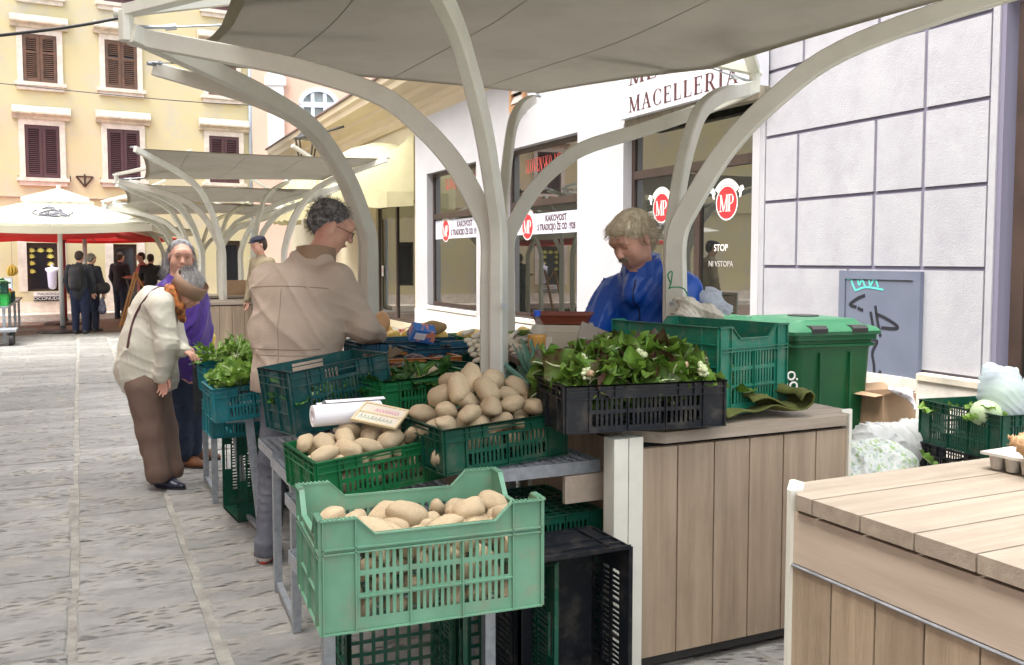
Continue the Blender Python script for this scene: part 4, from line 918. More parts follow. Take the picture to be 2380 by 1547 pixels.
def potatoes(C, levels, r, label, group, heap=0, z0=.03, only=None):
    W_, D_, H_ = C[4:7]; cnt = 0
    for li, zl in enumerate(levels):
        nx, ny = max(1, int((W_-.02)/(r*2.25))), max(1, int((D_-.02)/(r*2.0)))
        for i in range(nx):
            for j in range(ny):
                fx, fy = (i+.5+(.25 if (j+li) % 2 else -.2))/nx, (j+.5)/ny
                x, y = (fx-.5)*(W_-.05), (fy-.5)*(D_-.05)
                if abs(x) > W_/2-r-.008: x = math.copysign(W_/2-r-.008, x)
                if abs(y) > D_/2-r-.008: y = math.copysign(D_/2-r-.008, y)
                if only and not only(li, x/W_, y/D_): continue
                hz = heap*(1-(2*x/W_)**2)*(1-(2*y/D_)**2) if heap else 0
                x += random.uniform(-.006, .006); y += random.uniform(-.006, .006)
                s = r*random.uniform(.8, 1.12)
                link('potato', random.choice(POT), None, inside(C, x, y, zl+hz+random.uniform(-.012, .012)), (random.uniform(-.7, .7), random.uniform(-.7, .7), random.uniform(0, 6.3)), (s*random.uniform(.88, 1.2), s*random.uniform(.88, 1.08), s*random.uniform(.88, 1.05)), label, 'potato', group); cnt += 1
    return cnt
potatoes(C1, [.04, .095, .15, .195], .035, 'one of the potatoes loose in the pale green crate', 'potatoes in the pale green crate', only=lambda l, x, y: l >= 2 or y < -.2 or x < -.3)
for (x, y, z, s) in ((-.15, -.12, .222, .054), (-.02, .02, .228, .043), (.16, .02, .225, .04), (.25, .05, .232, .04), (.24, -.09, .23, .04), (-.23, .08, .225, .034)):
    link('potato', random.choice(POT), None, inside(C1, x, y, z), (random.uniform(-.5, .5), random.uniform(-.5, .5), random.uniform(0, 6.3)), s, 'one of the potatoes loose in the pale green crate', 'potato', 'potatoes in the pale green crate')
potatoes(C2, [.04, .10, .145], .040, 'one of the potatoes in the bright green crate', 'potatoes in the bright green crate', heap=.02)
potatoes(C3, [.04, .10, .155], .041, 'one of the potatoes heaped in the dark green crate', 'potatoes in the dark green crate', heap=.06)
for (x, y, z, s) in ((-.02, .05, .29, .048), (-.09, .02, .26, .05), (.05, .03, .27, .046), (.0, -.03, .25, .048), (.10, .08, .25, .04), (-.14, .07, .235, .042), (.17, .03, .235, .04), (-.05, .11, .265, .045)):
    link('potato', random.choice(POT), None, inside(C3, x, y, z), (random.uniform(-1.5, 1.5), random.uniform(-.9, .9), random.uniform(0, 6.3)), s, 'one of the potatoes heaped in the dark green crate', 'potato', 'potatoes in the dark green crate')
# paper roll and price card
pr_ = thing('paper_roll', 'roll of white paper lying on the potatoes of the bright green crate', 'paper roll', inside(C2, -.02, .10, .235), (0, 0, R(27)))
M_PAP = mat('white_paper', (.80, .80, .84), rough=.7); 
b = MB(); b.tube([(-.13, 0, 0), (.13, 0, 0)], .040, 24, cap=False); b.tube([(-.129, 0, 0), (.129, 0, 0)], .019, 16, cap=False)
b.add([(s*.13, rr*math.cos(a*math.pi/12), rr*math.sin(a*math.pi/12)) for s in (-1, 1) for rr in (.04, .019) for a in range(24)], [(o_+a, o_+(a+1) % 24, o_+24+(a+1) % 24, o_+24+a) for o_ in (0, 48) for a in range(24)])
b.build('roll', M_PAP, pr_, smooth=False)
MB().tube([(-.131, 0, 0), (-.12, 0, 0)], .020, 16, cap=False).build('core', M_CARD, pr_)
V = [(x, .02+.15*k/6, .041+.012*math.sin(k*1.1)-.004*k) for k in range(7) for x in (-.07, .16)]; MB().add(V, [(2*k, 2*k+1, 2*k+3, 2*k+2) for k in range(6)]).build('loose_sheet', M_PAP, pr_)
pc = thing('price_card', 'handwritten price card in a pale frame on the potatoes of the bright green crate', 'price card', inside(C2, .06, -.03, .235), (R(24), R(8), R(-18)))
M_CF = mat('card_frame', (.66, .55, .33), rough=.5)
MB().box(-.085, .085, -.055, .055, 0, .006).build('card', mat('card_paper', (.72, .66, .55), (.66, .60, .50), scale=20, rough=.4), pc)
MB().box(-.09, .09, -.06, -.052, -.001, .009).box(-.09, .09, .052, .06, -.001, .009).box(-.09, -.082, -.052, .052, -.001, .009).box(.082, .09, -.052, .052, -.001, .009).box(-.082, .082, -.004, .004, .006, .009).build('frame', M_CF, pc)
w_ = MB(); 
for i in range(9): x = -.07+i*.015; w_.tube([(x, -.04, .007), (x+.006, -.015-random.random()*.008, .007), (x+.010, -.038, .007)], .0012, 4)
w_.build('handwriting', mat('ink_green', (.25, .42, .30), rough=.6), pc)
w_ = MB()
for i in range(8): x = -.03+i*.012; w_.tube([(x, .012, .007), (x+.005, .032, .007), (x+.009, .014, .007)], .0016, 4)
w_.build('handwriting', mat('ink_pink', (.75, .35, .45), rough=.6), pc)
# ================================================================ PRODUCE
M_LF1 = mat('leaf_green', (.21, .35, .05), (.07, .17, .02), scale=18, rough=.5, rand=.25, two=.25, spec=.4, bump=.06, bscale=45)
M_LF2 = mat('leaf_bright', (.28, .44, .07), (.11, .25, .03), scale=16, rough=.5, rand=.2, two=.3)
M_LFR = mat('leaf_red', (.10, .19, .03), (.075, .025, .020), scale=9, rough=.5, rand=.25, two=.2, contrast=(.47, .60), bump=.06, bscale=45)
M_LFD = mat('leaf_dark', (.04, .14, .025), (.02, .075, .012), scale=14, rough=.42, rand=.2, two=.2)
M_RIB = mat('leaf_rib', (.66, .70, .46), (.45, .55, .25), scale=20, rough=.5)
M_LEEK = mat('leek_leaf', (.12, .24, .17), (.07, .17, .11), scale=10, rough=.5, rand=.15, two=.15)
M_ROOT = mat('cut_root', (.40, .25, .14), (.52, .42, .28), scale=30, rough=.7)
def leaf_mesh(name, mats, L, Wd_, curl, ruf, seed, nl=11, nw=8, stem=.25):
    b = MB(); rs = random.Random(seed); ph = [rs.uniform(0, 6.3) for _ in range(4)]; P = []
    for i in range(nl+1):
        t = i/nl; wd = Wd_*(.10 if t < stem*.6 else math.sin(math.pi*min(1, (t-stem*.55)/(1.0-stem*.55))**.75)**.8+.04)
        for j in range(nw+1):
            s = (j/nw-.5)*2; a = curl*t*1.0
            x = s*wd*.5; y = L*t*math.cos(a*.6); z = L*t*math.sin(a)*.55-curl*L*.25*t*t+.18*wd*abs(s)**1.5+ruf*wd*abs(s)**2*math.sin(t*17+ph[0]+(1.7 if s > 0 else 0))+ruf*.3*wd*math.sin(s*5+t*9+ph[1])
            P.append((x+ruf*.2*wd*math.sin(t*11+ph[2]), y, z))
    F = [(i*(nw+1)+j, i*(nw+1)+j+1, (i+1)*(nw+1)+j+1, (i+1)*(nw+1)+j) for i in range(nl) for j in range(nw)]
    b.add(P, F); b.mi = 1
    mid = [Vector(P[i*(nw+1)+nw//2])+Vector((0, 0, .001)) for i in range(nl)]
    b.tube(mid, [Wd_*.075*(1-i/nl*.88) for i in range(nl)], 5)
    return b.mesh(name, mats, smooth=True)
LEAF = {
 'chic': [leaf_mesh('leaf', [M_LFR, M_RIB], .18, .105, c, .20, i, stem=.15) for i, c in enumerate((.5, .8, 1.1, .3, -.3))],
 'chicg': [leaf_mesh('leaf', [M_LF1, M_RIB], .18, .11, c, .2, 20+i, stem=.15) for i, c in enumerate((.5, .9, .2, -.2))],
 'let': [leaf_mesh('leaf', [M_LF2, M_RIB], .15, .095, c, .25, 40+i) for i, c in enumerate((.6, 1.0, .3, -.2))],
 'spin': [leaf_mesh('leaf', [M_LFD, M_LF2], .17, .07, c, .14, 60+i, stem=.45) for i, c in enumerate((.4, .8, 0, -.4))],
 'punt': [leaf_mesh('leaf', [M_LF2 if i % 2 else M_LF1, M_RIB], .16, .022, c, .5, 80+i, stem=.3, nw=4) for i, c in enumerate((.6, 1.1, .2, -.5))],
 'leek': [leaf_mesh('leaf', [M_LEEK, M_LEEK], .26, .035, c, .03, 90+i, stem=.0, nw=4) for i, c in enumerate((.2, .5, -.1))]}
def bunch(name, label, cat, P, rot, kinds, n, spread, s=1., root=None, group=None):
    t = thing(name, label, cat, P, rot, group=group)
    for k in range(n):
        a = 2*math.pi*k/n*1.618*1.0 if spread > 2 else random.uniform(-spread, spread)
        o = link('leaf', random.choice(LEAF[random.choice(kinds)]), t, (0, 0, random.uniform(0, .012)), (random.uniform(-.1, .45), random.uniform(-.6, .6), a), s*random.uniform(.75, 1.15))
    if root: MB().lathe([(.004, -.03), (.016, -.028), (.019, -.01), (.012, .015)], 10, M=Matrix.Rotation(R(90), 4, 'X')).build('root_end', root, t, smooth=True)
    return t
def headlike(name, label, cat, P, kinds, n, s, root, group, tilt=22):
    yaw = random.uniform(0, 6.3); t = thing(name, label, cat, P, (R(random.uniform(-tilt, tilt*.6)), R(random.uniform(-20, 20)), yaw), group=group)
    for k in range(n):
        roll = 2*math.pi*k/n; inner = k % 2
        M_ = Matrix.Rotation(roll, 4, 'Y') @ Matrix.Rotation(random.uniform(.05, .30)+(.22 if not inner else 0), 4, 'X') @ Matrix.Rotation(random.uniform(-.3, .3), 4, 'Z') @ Matrix.Translation((0, -.065, .010))
        link('leaf', random.choice(LEAF[random.choice(kinds)]), t, M_.to_translation(), M_.to_euler(), s*random.uniform(.72, 1.15)*(.8 if inner else 1))
    MB().lathe([(.003, -.008), (.010, -.007), (.0125, .004), (.012, .03), (.009, .05)], 10, M=Matrix.Translation((0, -.075, 0)) @ Matrix.Rotation(R(-90), 4, 'X')).build('root_end', root, t, smooth=True)
    return t
# red tinged chicory heads in the black crate
k = 0
for row, (zz, ny) in enumerate(((.15, 3), (.195, 3), (.245, 2))):
    for j in range(ny):
        for i in range(5 if row < 2 else 3):
            x = ((i+.5+(.3 if j % 2 else 0))/(5 if row < 2 else 3)-.5)*(.56 if row < 2 else .40); y = ((j+.5)/ny-.5)*(.34 if row < 2 else .2)
            p = inside(C12, x, y, zz+random.uniform(-.01, .012)); 
            headlike('chicory', 'one of the red and green chicory heads heaped in the black crate', 'chicory', p, ['chic', 'chicg', 'let', 'let'] if random.random() < .4 else ['chic', 'chic', 'chicg'], 13, 1.12, M_ROOT if random.random() < .5 else M_RIB, 'chicory heads in the black crate'); k += 1
def fill(C, kinds, n, z, s, name, label, cat, group, spread=3.2, nl=8, dims=None, zj=.02, tilt=25):
    W_, D_ = C[4]*.82, C[5]*.78
    for i in range(n):
        x, y = random.uniform(-.5, .5)*W_, random.uniform(-.5, .5)*D_
        bunch(name, label, cat, inside(C, x, y, z+random.uniform(-zj, zj)), (R(random.uniform(-tilt, tilt)), R(random.uniform(-tilt, tilt)), random.uniform(0, 6.3)), kinds, nl, spread, s, group=group)
fill(C5, ['spin'], 12, .10, .75, 'spinach_bunch', 'one of the loose spinach bunches in the green crate left of the mast', 'spinach', 'spinach in the green crate')
fill(C4, ['spin'], 9, .10, .8, 'spinach_bunch', 'one of the spinach bunches showing through the deep teal crate', 'spinach', 'spinach in the deep teal crate')
fill(C13, ['chicg'], 5, .06, 1., 'chicory', 'one of the chicory heads at the bottom of the deep mid green crate', 'chicory', 'chicory in the deep mid green crate')
CP1 = ((-1.72, 5.75, .70), 27, 0, -4, .40, .30, .17); CL1 = ((-1.44, 5.02, .66), 27, 0, -4, .40, .34, .18)
fill(CP1, ['punt'], 13, .19, 1., 'puntarelle_bunch', 'one of the curly puntarelle bunches in the teal crate by the old woman', 'greens', 'puntarelle bunches', nl=14, zj=.03)
fill(CL1, ['let', 'chicg'], 15, .19, .85, 'lettuce', 'one of the lettuces in the teal crate left of the tan jacket', 'lettuce', 'lettuces in the teal crate', zj=.03)
fill(C14, ['let'], 4, .19, .8, 'chicory', 'chicory trimmings beside the bagged cabbages in the right hand crate', 'chicory', 'chicory trimmings')
# leeks
for i in range(9):
    a = thing('leek', 'one of the leeks with grey green leaves in the bright teal crate', 'leek', (.06+.03*(i % 4)+random.uniform(0, .02), 4.0+.045*(i % 5), .95), (R(random.uniform(20, 55)), R(random.uniform(-25, 25)), R(random.uniform(-60, 60))), group='leeks in the bright teal crate')
    MB().tube([(0, -.12, -.05), (0, 0, 0)], [.014, .013], 8).build('shaft', M_RIB, a, smooth=True)
    for q_ in range(5): link('leaf', random.choice(LEAF['leek']), a, (0, 0, 0), (random.uniform(0, .5), random.uniform(-.3, .3), random.uniform(-.5, .5)), random.uniform(.6, .9))
# long green onions behind the mast
for i in range(22):
    x0, y0, z0 = .0+random.uniform(-.02, .05), 4.68+random.uniform(-.06, .12), .99+i*.0065+random.uniform(-.01, .01)
    pts = [(x0-.08, y0, z0-.01), (x0+.08, y0+random.uniform(-.02, .02), z0+.012), (x0+.24, y0+random.uniform(-.04, .04), z0+random.uniform(-.02, .015)), (x0+.36, y0+random.uniform(-.05, .05), z0-.03)]
    o = MB().tube(catmull(pts, 3), [.011]*3+[.010]*3+[.007]*4, 7).build('green_onion', M_LFD if i % 3 else M_LF1, None, smooth=True, label='one of the long green onions piled behind the white mast', cat='onion', group='green onions behind the mast')
# spring onion bulbs
M_BULB = mat('onion_white', (.74, .70, .56), (.66, .60, .46), scale=10, rough=.45, dirt=(.50, .20, .22), dscale=5, damt=.25, rand=.08)
for i in range(46):
    r_, c_ = divmod(i, 8); p = Vector((-.19+c_*.034+random.uniform(-.01, .01)-.01*r_, 4.42+r_*.030+random.uniform(-.02, .02), 1.01+r_*.022+random.uniform(-.008, .012)))
    d = Vector((.55+random.uniform(-.3, .3), .8, -.05+random.uniform(-.1, .3))).normalized()
    MB().tube([p, p+d*.012, p+d*.03, p+d*.06, p+d*.16], [.005, .0125, .015, .012, .009], 8).build('spring_onion', M_BULB, None, smooth=True, label='one of the white spring onions stacked bulb end forward left of the mast', cat='onion', group='spring onions left of the mast')
# round fruit and roots
M_APY = mat('apple_yellow', (.72, .52, .10), (.66, .42, .10), scale=5, rough=.35, rand=.1); M_APR = mat('apple_red', (.50, .06, .04), (.58, .22, .06), scale=5, rough=.35, rand=.1)
M_BEET = mat('beet_skin', (.045, .015, .02), (.09, .04, .035), scale=8, rough=.5); M_PEAR = mat('pear_brown', (.40, .27, .10), (.30, .2, .09), scale=9, rough=.6, rand=.1); M_SWP = mat('sweet_potato_skin', (.36, .13, .08), (.30, .12, .07), scale=9, rough=.7); M_SQ = mat('squash_skin', (.66, .36, .15), (.58, .33, .16), scale=5, rough=.5)
def apple(m):
    b = MB(); b.lathe([(.002, -.80), (.25, -.92), (.6, -.82), (.92, -.35), (1., .1), (.9, .55), (.6, .85), (.3, .88), (.1, .72), (.01, .6)], 14); return b.mesh('apple', m, smooth=True)
APY, APR = apple(M_APY), apple(M_APR); BEET = [blob_mesh('beetroot', M_BEET, (1, 1, .85), .12, 30+i, 3) for i in range(3)]; PEAR = [blob_mesh('pear', M_PEAR, (1.1, .9, .85), .12, 40+i, 2) for i in range(3)]; SWP = [blob_mesh('sweet_potato', M_SWP, (2.1, .75, .7), .25, 50+i, 2) for i in range(3)]
def strew(P, yaw, W_, D_, z, n, meshes, r, name, label, cat, group, zj=.015):
    for i in range(n):
        nx = max(1, round(math.sqrt(n*W_/D_))); ix, iy = i % nx, i//nx; ny = max(1, math.ceil(n/nx))
        x, y = ((ix+.5)/nx-.5)*W_+random.uniform(-.01, .01), ((iy+.5)/ny-.5)*D_
        q_ = Vector(P)+Matrix.Rotation(R(yaw), 3, 'Z') @ Vector((x, y, z+random.uniform(-zj, zj)))
        link(name, random.choice(meshes), None, q_, (random.uniform(-.5, .5), random.uniform(-.5, .5), random.uniform(0, 6.3)), r*random.uniform(.88, 1.1), label, cat, group)
strew((-.62, 5.85, .885), 20, .38, .3, .13, 17, [APY, APY, APY, APR], .042, 'apple', 'one of the apples in the blue crate at the back left', 'apple', 'apples in the back left crate', .03)
strew((-.12, 5.98, .885), 20, .46, .3, .125, 18, [APY], .040, 'apple', 'one of the yellow apples in the green crate at the back', 'apple', 'apples in the green crate', .02)
strew((.33, 6.1, .885), 20, .36, .3, .125, 14, [APY], .040, 'apple', 'one of the apples in the right back crate', 'apple', 'apples in the right back crate', .03)
strew((-.16, 5.52, .885), 22, .4, .26, .09, 12, PEAR, .038, 'pear', 'one of the brown pears in the black crate', 'pear', 'pears in the black crate')
strew((-.545, 4.62, .90), 24, .42, .28, .07, 9, BEET, .05, 'beetroot', 'one of the dark beetroots in the orange crate', 'beetroot', 'beetroots in the orange crate', .02)
strew((-.33, 4.93, .875), 27, .46, .28, .10, 9, SWP, .034, 'sweet_potato', 'one of the reddish sweet potatoes in the blue crate', 'sweet potato', 'sweet potatoes in the blue crate')
strew((-.66, 5.05, .89), 27, .34, .28, .09, 6, PEAR, .045, 'celeriac', 'one of the brown roots in the blue crate below the squash', 'root', 'brown roots in the blue crate')
link('squash', blob_mesh('squash', M_SQ, (.85, .85, 1.15), .1, 71, 3, 1.), None, by(885, 752, 5.05), (R(-10), R(5), 0), .058, 'peeled looking orange squash on the rim of the blue crate beside the mast', 'squash')
link('taro_root', blob_mesh('taro_root', M_PEAR, (1.5, .9, .8), .2, 75, 3, 1.), None, by(1008, 762, 5.25), (0, 0, R(20)), .05, 'large rough brown root lying between the blue crate and the apples', 'root')
eb = thing('egg_box', 'blue printed egg box leaning on the rim of the blue crate', 'egg box', by(983, 778, 4.88), (R(35), R(10), R(25)))
MB().prism([(-.07, -.04), (.07, -.04), (.06, .035), (-.06, .035)], -.02, .05, 'y').build('box', mat('egg_box_print', (.03, .18, .55), (.75, .30, .20), scale=22, rough=.4, contrast=(.5, .56)), eb)
MB().prism([(-.05, -.02), (.01, -.02), (.01, .02), (-.05, .02)], -.023, -.0205, 'y').build('label', M_PAP, eb)
# cards in crates
for (P_, r_, lab) in (((-.42, 4.08, .99), (R(25), R(-20), R(30)), 'thin wooden price slat lying in the spinach crate'), ((-.62, 4.50, 1.02), (R(20), R(-22), R(38)), 'dark wooden price slat across the orange crate'), ((-.12, 6.02, 1.08), (R(5), R(-28), R(35)), 'pale wooden price slat on the yellow apples'), ((-.60, 5.86, 1.08), (R(5), R(-15), R(-20)), 'pale wooden price slat on the mixed apples')):
    t = thing('price_marker', lab, 'price slat', P_, r_); m_ = mat('pale_slat', (.62, .52, .32), rough=.6) if 'dark' not in lab else mat('dark_slat', (.13, .095, .05), rough=.6)
    MB().cbox(-.09, .09, -.03, .03, 0, .005, .001).build('slat', m_, t); MB().box(-.085, .085, -.024, .024, .0052, .006).build('paper', mat('slat_paper', (.66, .60, .42), rough=.6) if 'dark' not in lab else m_, t)
# ---------------------------------------------------------------- oil bottle, scales, tray
ot = by(1248, 778, 4.3)
bt = thing('oil_bottle', 'clear plastic bottle of golden oil with a blue cap beside the scales', 'bottle', (ot[0], ot[1], 1.05))
M_PET = mat('clear_plastic', (.75, .80, .72), rough=.05, alpha=.12, spec=1.); M_OIL = mat('golden_oil', (.85, .42, .01), (.70, .32, .005), scale=14, rough=.05, two=.3)
MB().lathe([(.03, 0), (.04, .006), (.042, .02), (.036, .03), (.043, .06), (.046, .09), (.042, .12), (.028, .155), (.0145, .175), (.013, .195)], 24).build('bottle_body', M_PET, bt, smooth=True)
MB().lathe([(.02, .003), (.039, .008), (.0405, .02), (.0345, .03), (.0415, .06), (.0445, .09), (.0435, .10)], 24).build('oil', M_OIL, bt, smooth=True)
MB().lathe([(.0165, .185), (.0165, .21), (.013, .213)], 18).build('cap', mat('blue_cap', (.02, .10, .55), rough=.35), bt, smooth=False)
stp = thing('metal_counter', 'narrow grey trestle counter under the scales and the oil bottle', 'counter', (.03, 4.2, 0), R(12))
MB().box(0, .62, 0, .62, 1.015, 1.045).build('board', mat('counter_board', (.12, .09, .06), (.08, .06, .04), scale=6, rough=.7), stp)
for (x, y) in ((.03, .03), (.59, .03), (.03, .59), (.59, .59)): MB().box(x-.02, x+.02, y-.02, y+.02, 0, 1.014).build('leg', GALV, stp)
sc = thing('weighing_scales', 'beige electronic scales under the brown tray', 'scales', at_y(1308, 800, 4.42).to_tuple()[:2]+(1.046,), R(-14))
M_BG = mat('beige_plastic', (.47, .42, .32), (.42, .37, .28), scale=5, rough=.45)
sb_ = MB(); sb_.prism([(-.135, 0), (.135, 0), (.125, .11), (-.125, .11)], -.11, .11, 'y'); sb_.build('housing', M_BG, sc, auto=True)
MB().prism([(-.14, .111), (.14, .111), (.125, .145), (-.125, .145)], -.10, .12, 'y').build('upper_housing', M_BG, sc)
MB().box(-.105, -.03, -.1125, -.1085, .03, .09).build('keypad', mat('keypad', (.62, .57, .47), rough=.5), sc); MB().box(.03, .11, -.1135, -.1085, .01, .045).build('display', mat('lcd', (.02, .025, .04), rough=.2), sc)
MB().tube([(0.08, -.114, .07), (.08, -.108, .07)], .008, 12).build('button', GALV, sc)
tr_ = thing('brown_tray', 'reddish brown plastic tray on top of the scales', 'tray', (sc.location.x, sc.location.y, 1.195), R(-10))
M_TR = mat('tray_brown', (.19, .045, .02), (.16, .035, .016), scale=6, rough=.5)
def tray(a, b_, h, t): 
    m = MB(); V = [(-a, -b_, h), (a, -b_, h), (a, b_, h), (-a, b_, h), (-a*.88, -b_*.85, 0), (a*.88, -b_*.85, 0), (a*.88, b_*.85, 0), (-a*.88, b_*.85, 0)]; I = [(x*.96, y*.95, z+t) if z == 0 else (x*.97, y*.96, z) for x, y, z in V]
    m.add(V+I, [(0, 4, 5, 1), (1, 5, 6, 2), (2, 6, 7, 3), (3, 7, 4, 0), (4, 7, 6, 5), (8, 9, 13, 12), (9, 10, 14, 13), (10, 11, 15, 14), (11, 8, 12, 15), (12, 13, 14, 15), (0, 1, 9, 8), (1, 2, 10, 9), (2, 3, 11, 10), (3, 0, 8, 11)]); return m
tray(.135, .10, .045, .004).build('tray_body', M_TR, tr_); MB().box(-.14, .14, -.105, -.099, .04, .05).box(-.14, .14, .099, .105, .04, .05).box(-.14, -.134, -.099, .099, .04, .05).box(.134, .14, -.099, .099, .04, .05).build('rim', M_TR, tr_)
# grey board with a photograph leaning before the seller
gb = thing('price_board', 'grey cardboard price board leaning on the chicory in front of the seller', 'price board', by(1368, 808, 3.95), (R(-20), R(22), R(12)))
MB().cbox(-.06, .06, -.004, .004, -.10, .10, .002).build('board', mat('grey_card', (.27, .23, .18), (.22, .19, .15), scale=6, rough=.8), gb)
MB().box(-.035, .015, -.006, -.0045, -.035, .03).build('print', mat('print_dark', (.03, .03, .04), (.5, .5, .5), scale=60, rough=.3, contrast=(.5, .55)), gb)
# ================================================================ PEOPLE (distance fields meshed into one skin per piece)
def npv(v): return np.array(tuple(v), dtype=np.float64)
class SDF:
    def __init__(s): s.p = []
    def cone(s, a, b, ra, rb, k=.02, n=None, sq=1., sub=False): s.p.append(('c', npv(a), npv(b), ra, rb, k, None if n is None else npv(Vector(n).normalized()), sq, sub)); return s
    def ell(s, c, r, M=None, k=.02, sub=False): s.p.append(('e', npv(c), npv(r), np.eye(3) if M is None else np.array([list(x) for x in M]), k, sub)); return s
    def bounds(s):
        lo, hi = np.full(3, 1e9), np.full(3, -1e9)
        for q in s.p:
            if q[-1]: continue
            if q[0] == 'c':
                for c, r in ((q[1], q[3]), (q[2], q[4])):
                    r = r*max(1, 1/q[7]); lo = np.minimum(lo, c-r); hi = np.maximum(hi, c+r)
            else: r = q[2].max(); lo = np.minimum(lo, q[1]-r); hi = np.maximum(hi, q[1]+r)
        return lo-.05, hi+.05
    def ev(s, P):
        D = None
        for q in s.p:
            if q[0] == 'c':
                _, a, b, ra, rb, k, n, sq, sub = q; X = P-a; ba = b-a
                if n is not None: X = X+(sq-1)*np.outer(X@n, n); ba = ba+(sq-1)*(ba@n)*n
                L = ba@ba; h = np.clip(X@ba/max(L, 1e-9), 0, 1); d = np.sqrt(((X-h[:, None]*ba)**2).sum(1))-(ra+(rb-ra)*h)
                if sq > 1: d = d/sq
            else:
                _, c, r, M, k, sub = q; X = (P-c)@M; k0 = np.sqrt(((X/r)**2).sum(1)); k1 = np.sqrt(((X/r**2)**2).sum(1)); d = k0*(k0-1)/np.maximum(k1, 1e-6)
            if D is None: D = d
            elif sub: h = np.clip(.5-.5*(D+d)/k, 0, 1); D = D*(1-h)-d*h+k*h*(1-h)
            else: h = np.clip(.5+.5*(D-d)/k, 0, 1); D = D*(1-h)+d*h-k*h*(1-h)
        return D
def snet(sdf, h, disp=None, amp=0.):
    lo, hi = sdf.bounds(); n = np.ceil((hi-lo)/h).astype(int)+1; B = 10; nb = np.ceil(n/B).astype(int); n = nb*B
    F = np.empty(n, np.float32)
    cg = np.stack(np.meshgrid(*[np.arange(k) for k in nb], indexing='ij'), -1).reshape(-1, 3); cc = lo+(cg*B+B/2)*h
    dc = sdf.ev(cc); rad = B*h*.95+amp*2+.01
    loc = np.stack(np.meshgrid(*[np.arange(B)]*3, indexing='ij'), -1).reshape(-1, 3)
    near = np.abs(dc) < rad*1.35
    for i in np.where(~near)[0]:
        g = cg[i]*B; F[g[0]:g[0]+B, g[1]:g[1]+B, g[2]:g[2]+B] = dc[i]
    idx = np.where(near)[0]
    for c0 in range(0, len(idx), 200):
        ii = idx[c0:c0+200]; P = (lo+(cg[ii][:, None, :]*B+loc[None])*h).reshape(-1, 3); d = sdf.ev(P)
        if disp is not None: d = d+disp(P)
        d = d.reshape(-1, B, B, B)
        for j, i in enumerate(ii): g = cg[i]*B; F[g[0]:g[0]+B, g[1]:g[1]+B, g[2]:g[2]+B] = d[j]
    S = F < 0; c = [(x, y, z) for x in (0, 1) for y in (0, 1) for z in (0, 1)]
    sh = lambda A, o: A[o[0]:A.shape[0]-1+o[0], o[1]:A.shape[1]-1+o[1], o[2]:A.shape[2]-1+o[2]]
    cnt = sum(sh(S, o).astype(np.int8) for o in c); act = (cnt > 0) & (cnt < 8); ai = np.argwhere(act); vid = -np.ones(act.shape, np.int64); vid[act] = np.arange(len(ai))
    acc = np.zeros((len(ai), 3)); num = np.zeros(len(ai))
    for ax in range(3):
        for o in c:
            if o[ax]: continue
            o2 = list(o); o2[ax] = 1; f0 = F[tuple((ai+o).T)]; f1 = F[tuple((ai+o2).T)]; m = (f0 < 0) != (f1 < 0); t = np.where(m, f0/np.where(m, f0-f1, 1), 0)
            p = np.tile(np.array(o, float), (len(ai), 1)); p[:, ax] = t; acc[m] += p[m]; num[m] += 1
    V = lo+(ai+acc/num[:, None])*h
    Q = []
    for ax in range(3):
        a1, a2 = [(1, 2), (2, 0), (0, 1)][ax]; d = np.zeros(3, int); d[ax] = 1
        A = S[tuple(slice(0, S.shape[k]-d[k]) for k in range(3))]; Bm = S[tuple(slice(d[k], S.shape[k]) for k in range(3))]
        e = np.argwhere(A != Bm); ok = (e[:, a1] > 0) & (e[:, a2] > 0) & (e[:, 0] < S.shape[0]-1) & (e[:, 1] < S.shape[1]-1) & (e[:, 2] < S.shape[2]-1); e = e[ok]
        s_ = A[tuple(e.T)]; e1 = e.copy(); e1[:, a1] -= 1; e2 = e.copy(); e2[:, a2] -= 1; e3 = e1.copy(); e3[:, a2] -= 1
        f = np.stack([vid[tuple(e.T)], vid[tuple(e1.T)], vid[tuple(e3.T)], vid[tuple(e2.T)]], 1); f[~s_] = f[~s_][:, ::-1]; Q.append(f)
    Q = np.concatenate(Q); Q = Q[(Q >= 0).all(1)]
    return V, Q
def npmesh(name, V, Q, m, smooth=True):
    me = bpy.data.meshes.new(name); me.vertices.add(len(V)); me.vertices.foreach_set('co', V.astype(np.float32).ravel()); me.loops.add(Q.size); me.loops.foreach_set('vertex_index', Q.astype(np.int32).ravel())
    me.polygons.add(len(Q)); me.polygons.foreach_set('loop_start', np.arange(0, Q.size, 4, dtype=np.int32)); me.update(calc_edges=True); me.validate()
    me.polygons.foreach_set('use_smooth', [smooth]*len(me.polygons)); me.materials.append(m); return me
def folds(a1, a2, fr, amp, seed=0):
    a1, a2 = npv(Vector(a1).normalized()), npv(Vector(a2).normalized()); rs = np.random.default_rng(seed); K = rs.normal(size=(4, 3)); K /= np.linalg.norm(K, axis=1)[:, None]; ph = rs.uniform(0, 6.3, 8)
    def f(P):
        w_ = .6*np.sin(P@K[0]*9+ph[0])+.5*np.sin(P@K[1]*14+ph[1])+.3*np.sin(P@K[2]*25+ph[6])
        r1 = 1-np.abs(np.sin(P@a1*fr+w_*1.6+ph[2])); r2 = 1-np.abs(np.sin(P@a2*fr*.8+w_*2.+ph[3])); m = .5+.5*np.sin(P@K[3]*7+ph[4]); m2 = .5+.5*np.sin(P@K[0]*11+ph[5])
        r3 = 1-np.abs(np.sin(P@(a1*.7+a2*.7)*fr*2.3+w_*2.4+ph[6])); r4 = 1-np.abs(np.sin(P@(a1*.8-a2*.5)*fr*2.9+w_*3+ph[7]))
        return -amp*1.25*(r1**3*m+r2**4*m2+.5*r3**3*(1-m)+.4*r4**4*m2-.35)
    return f
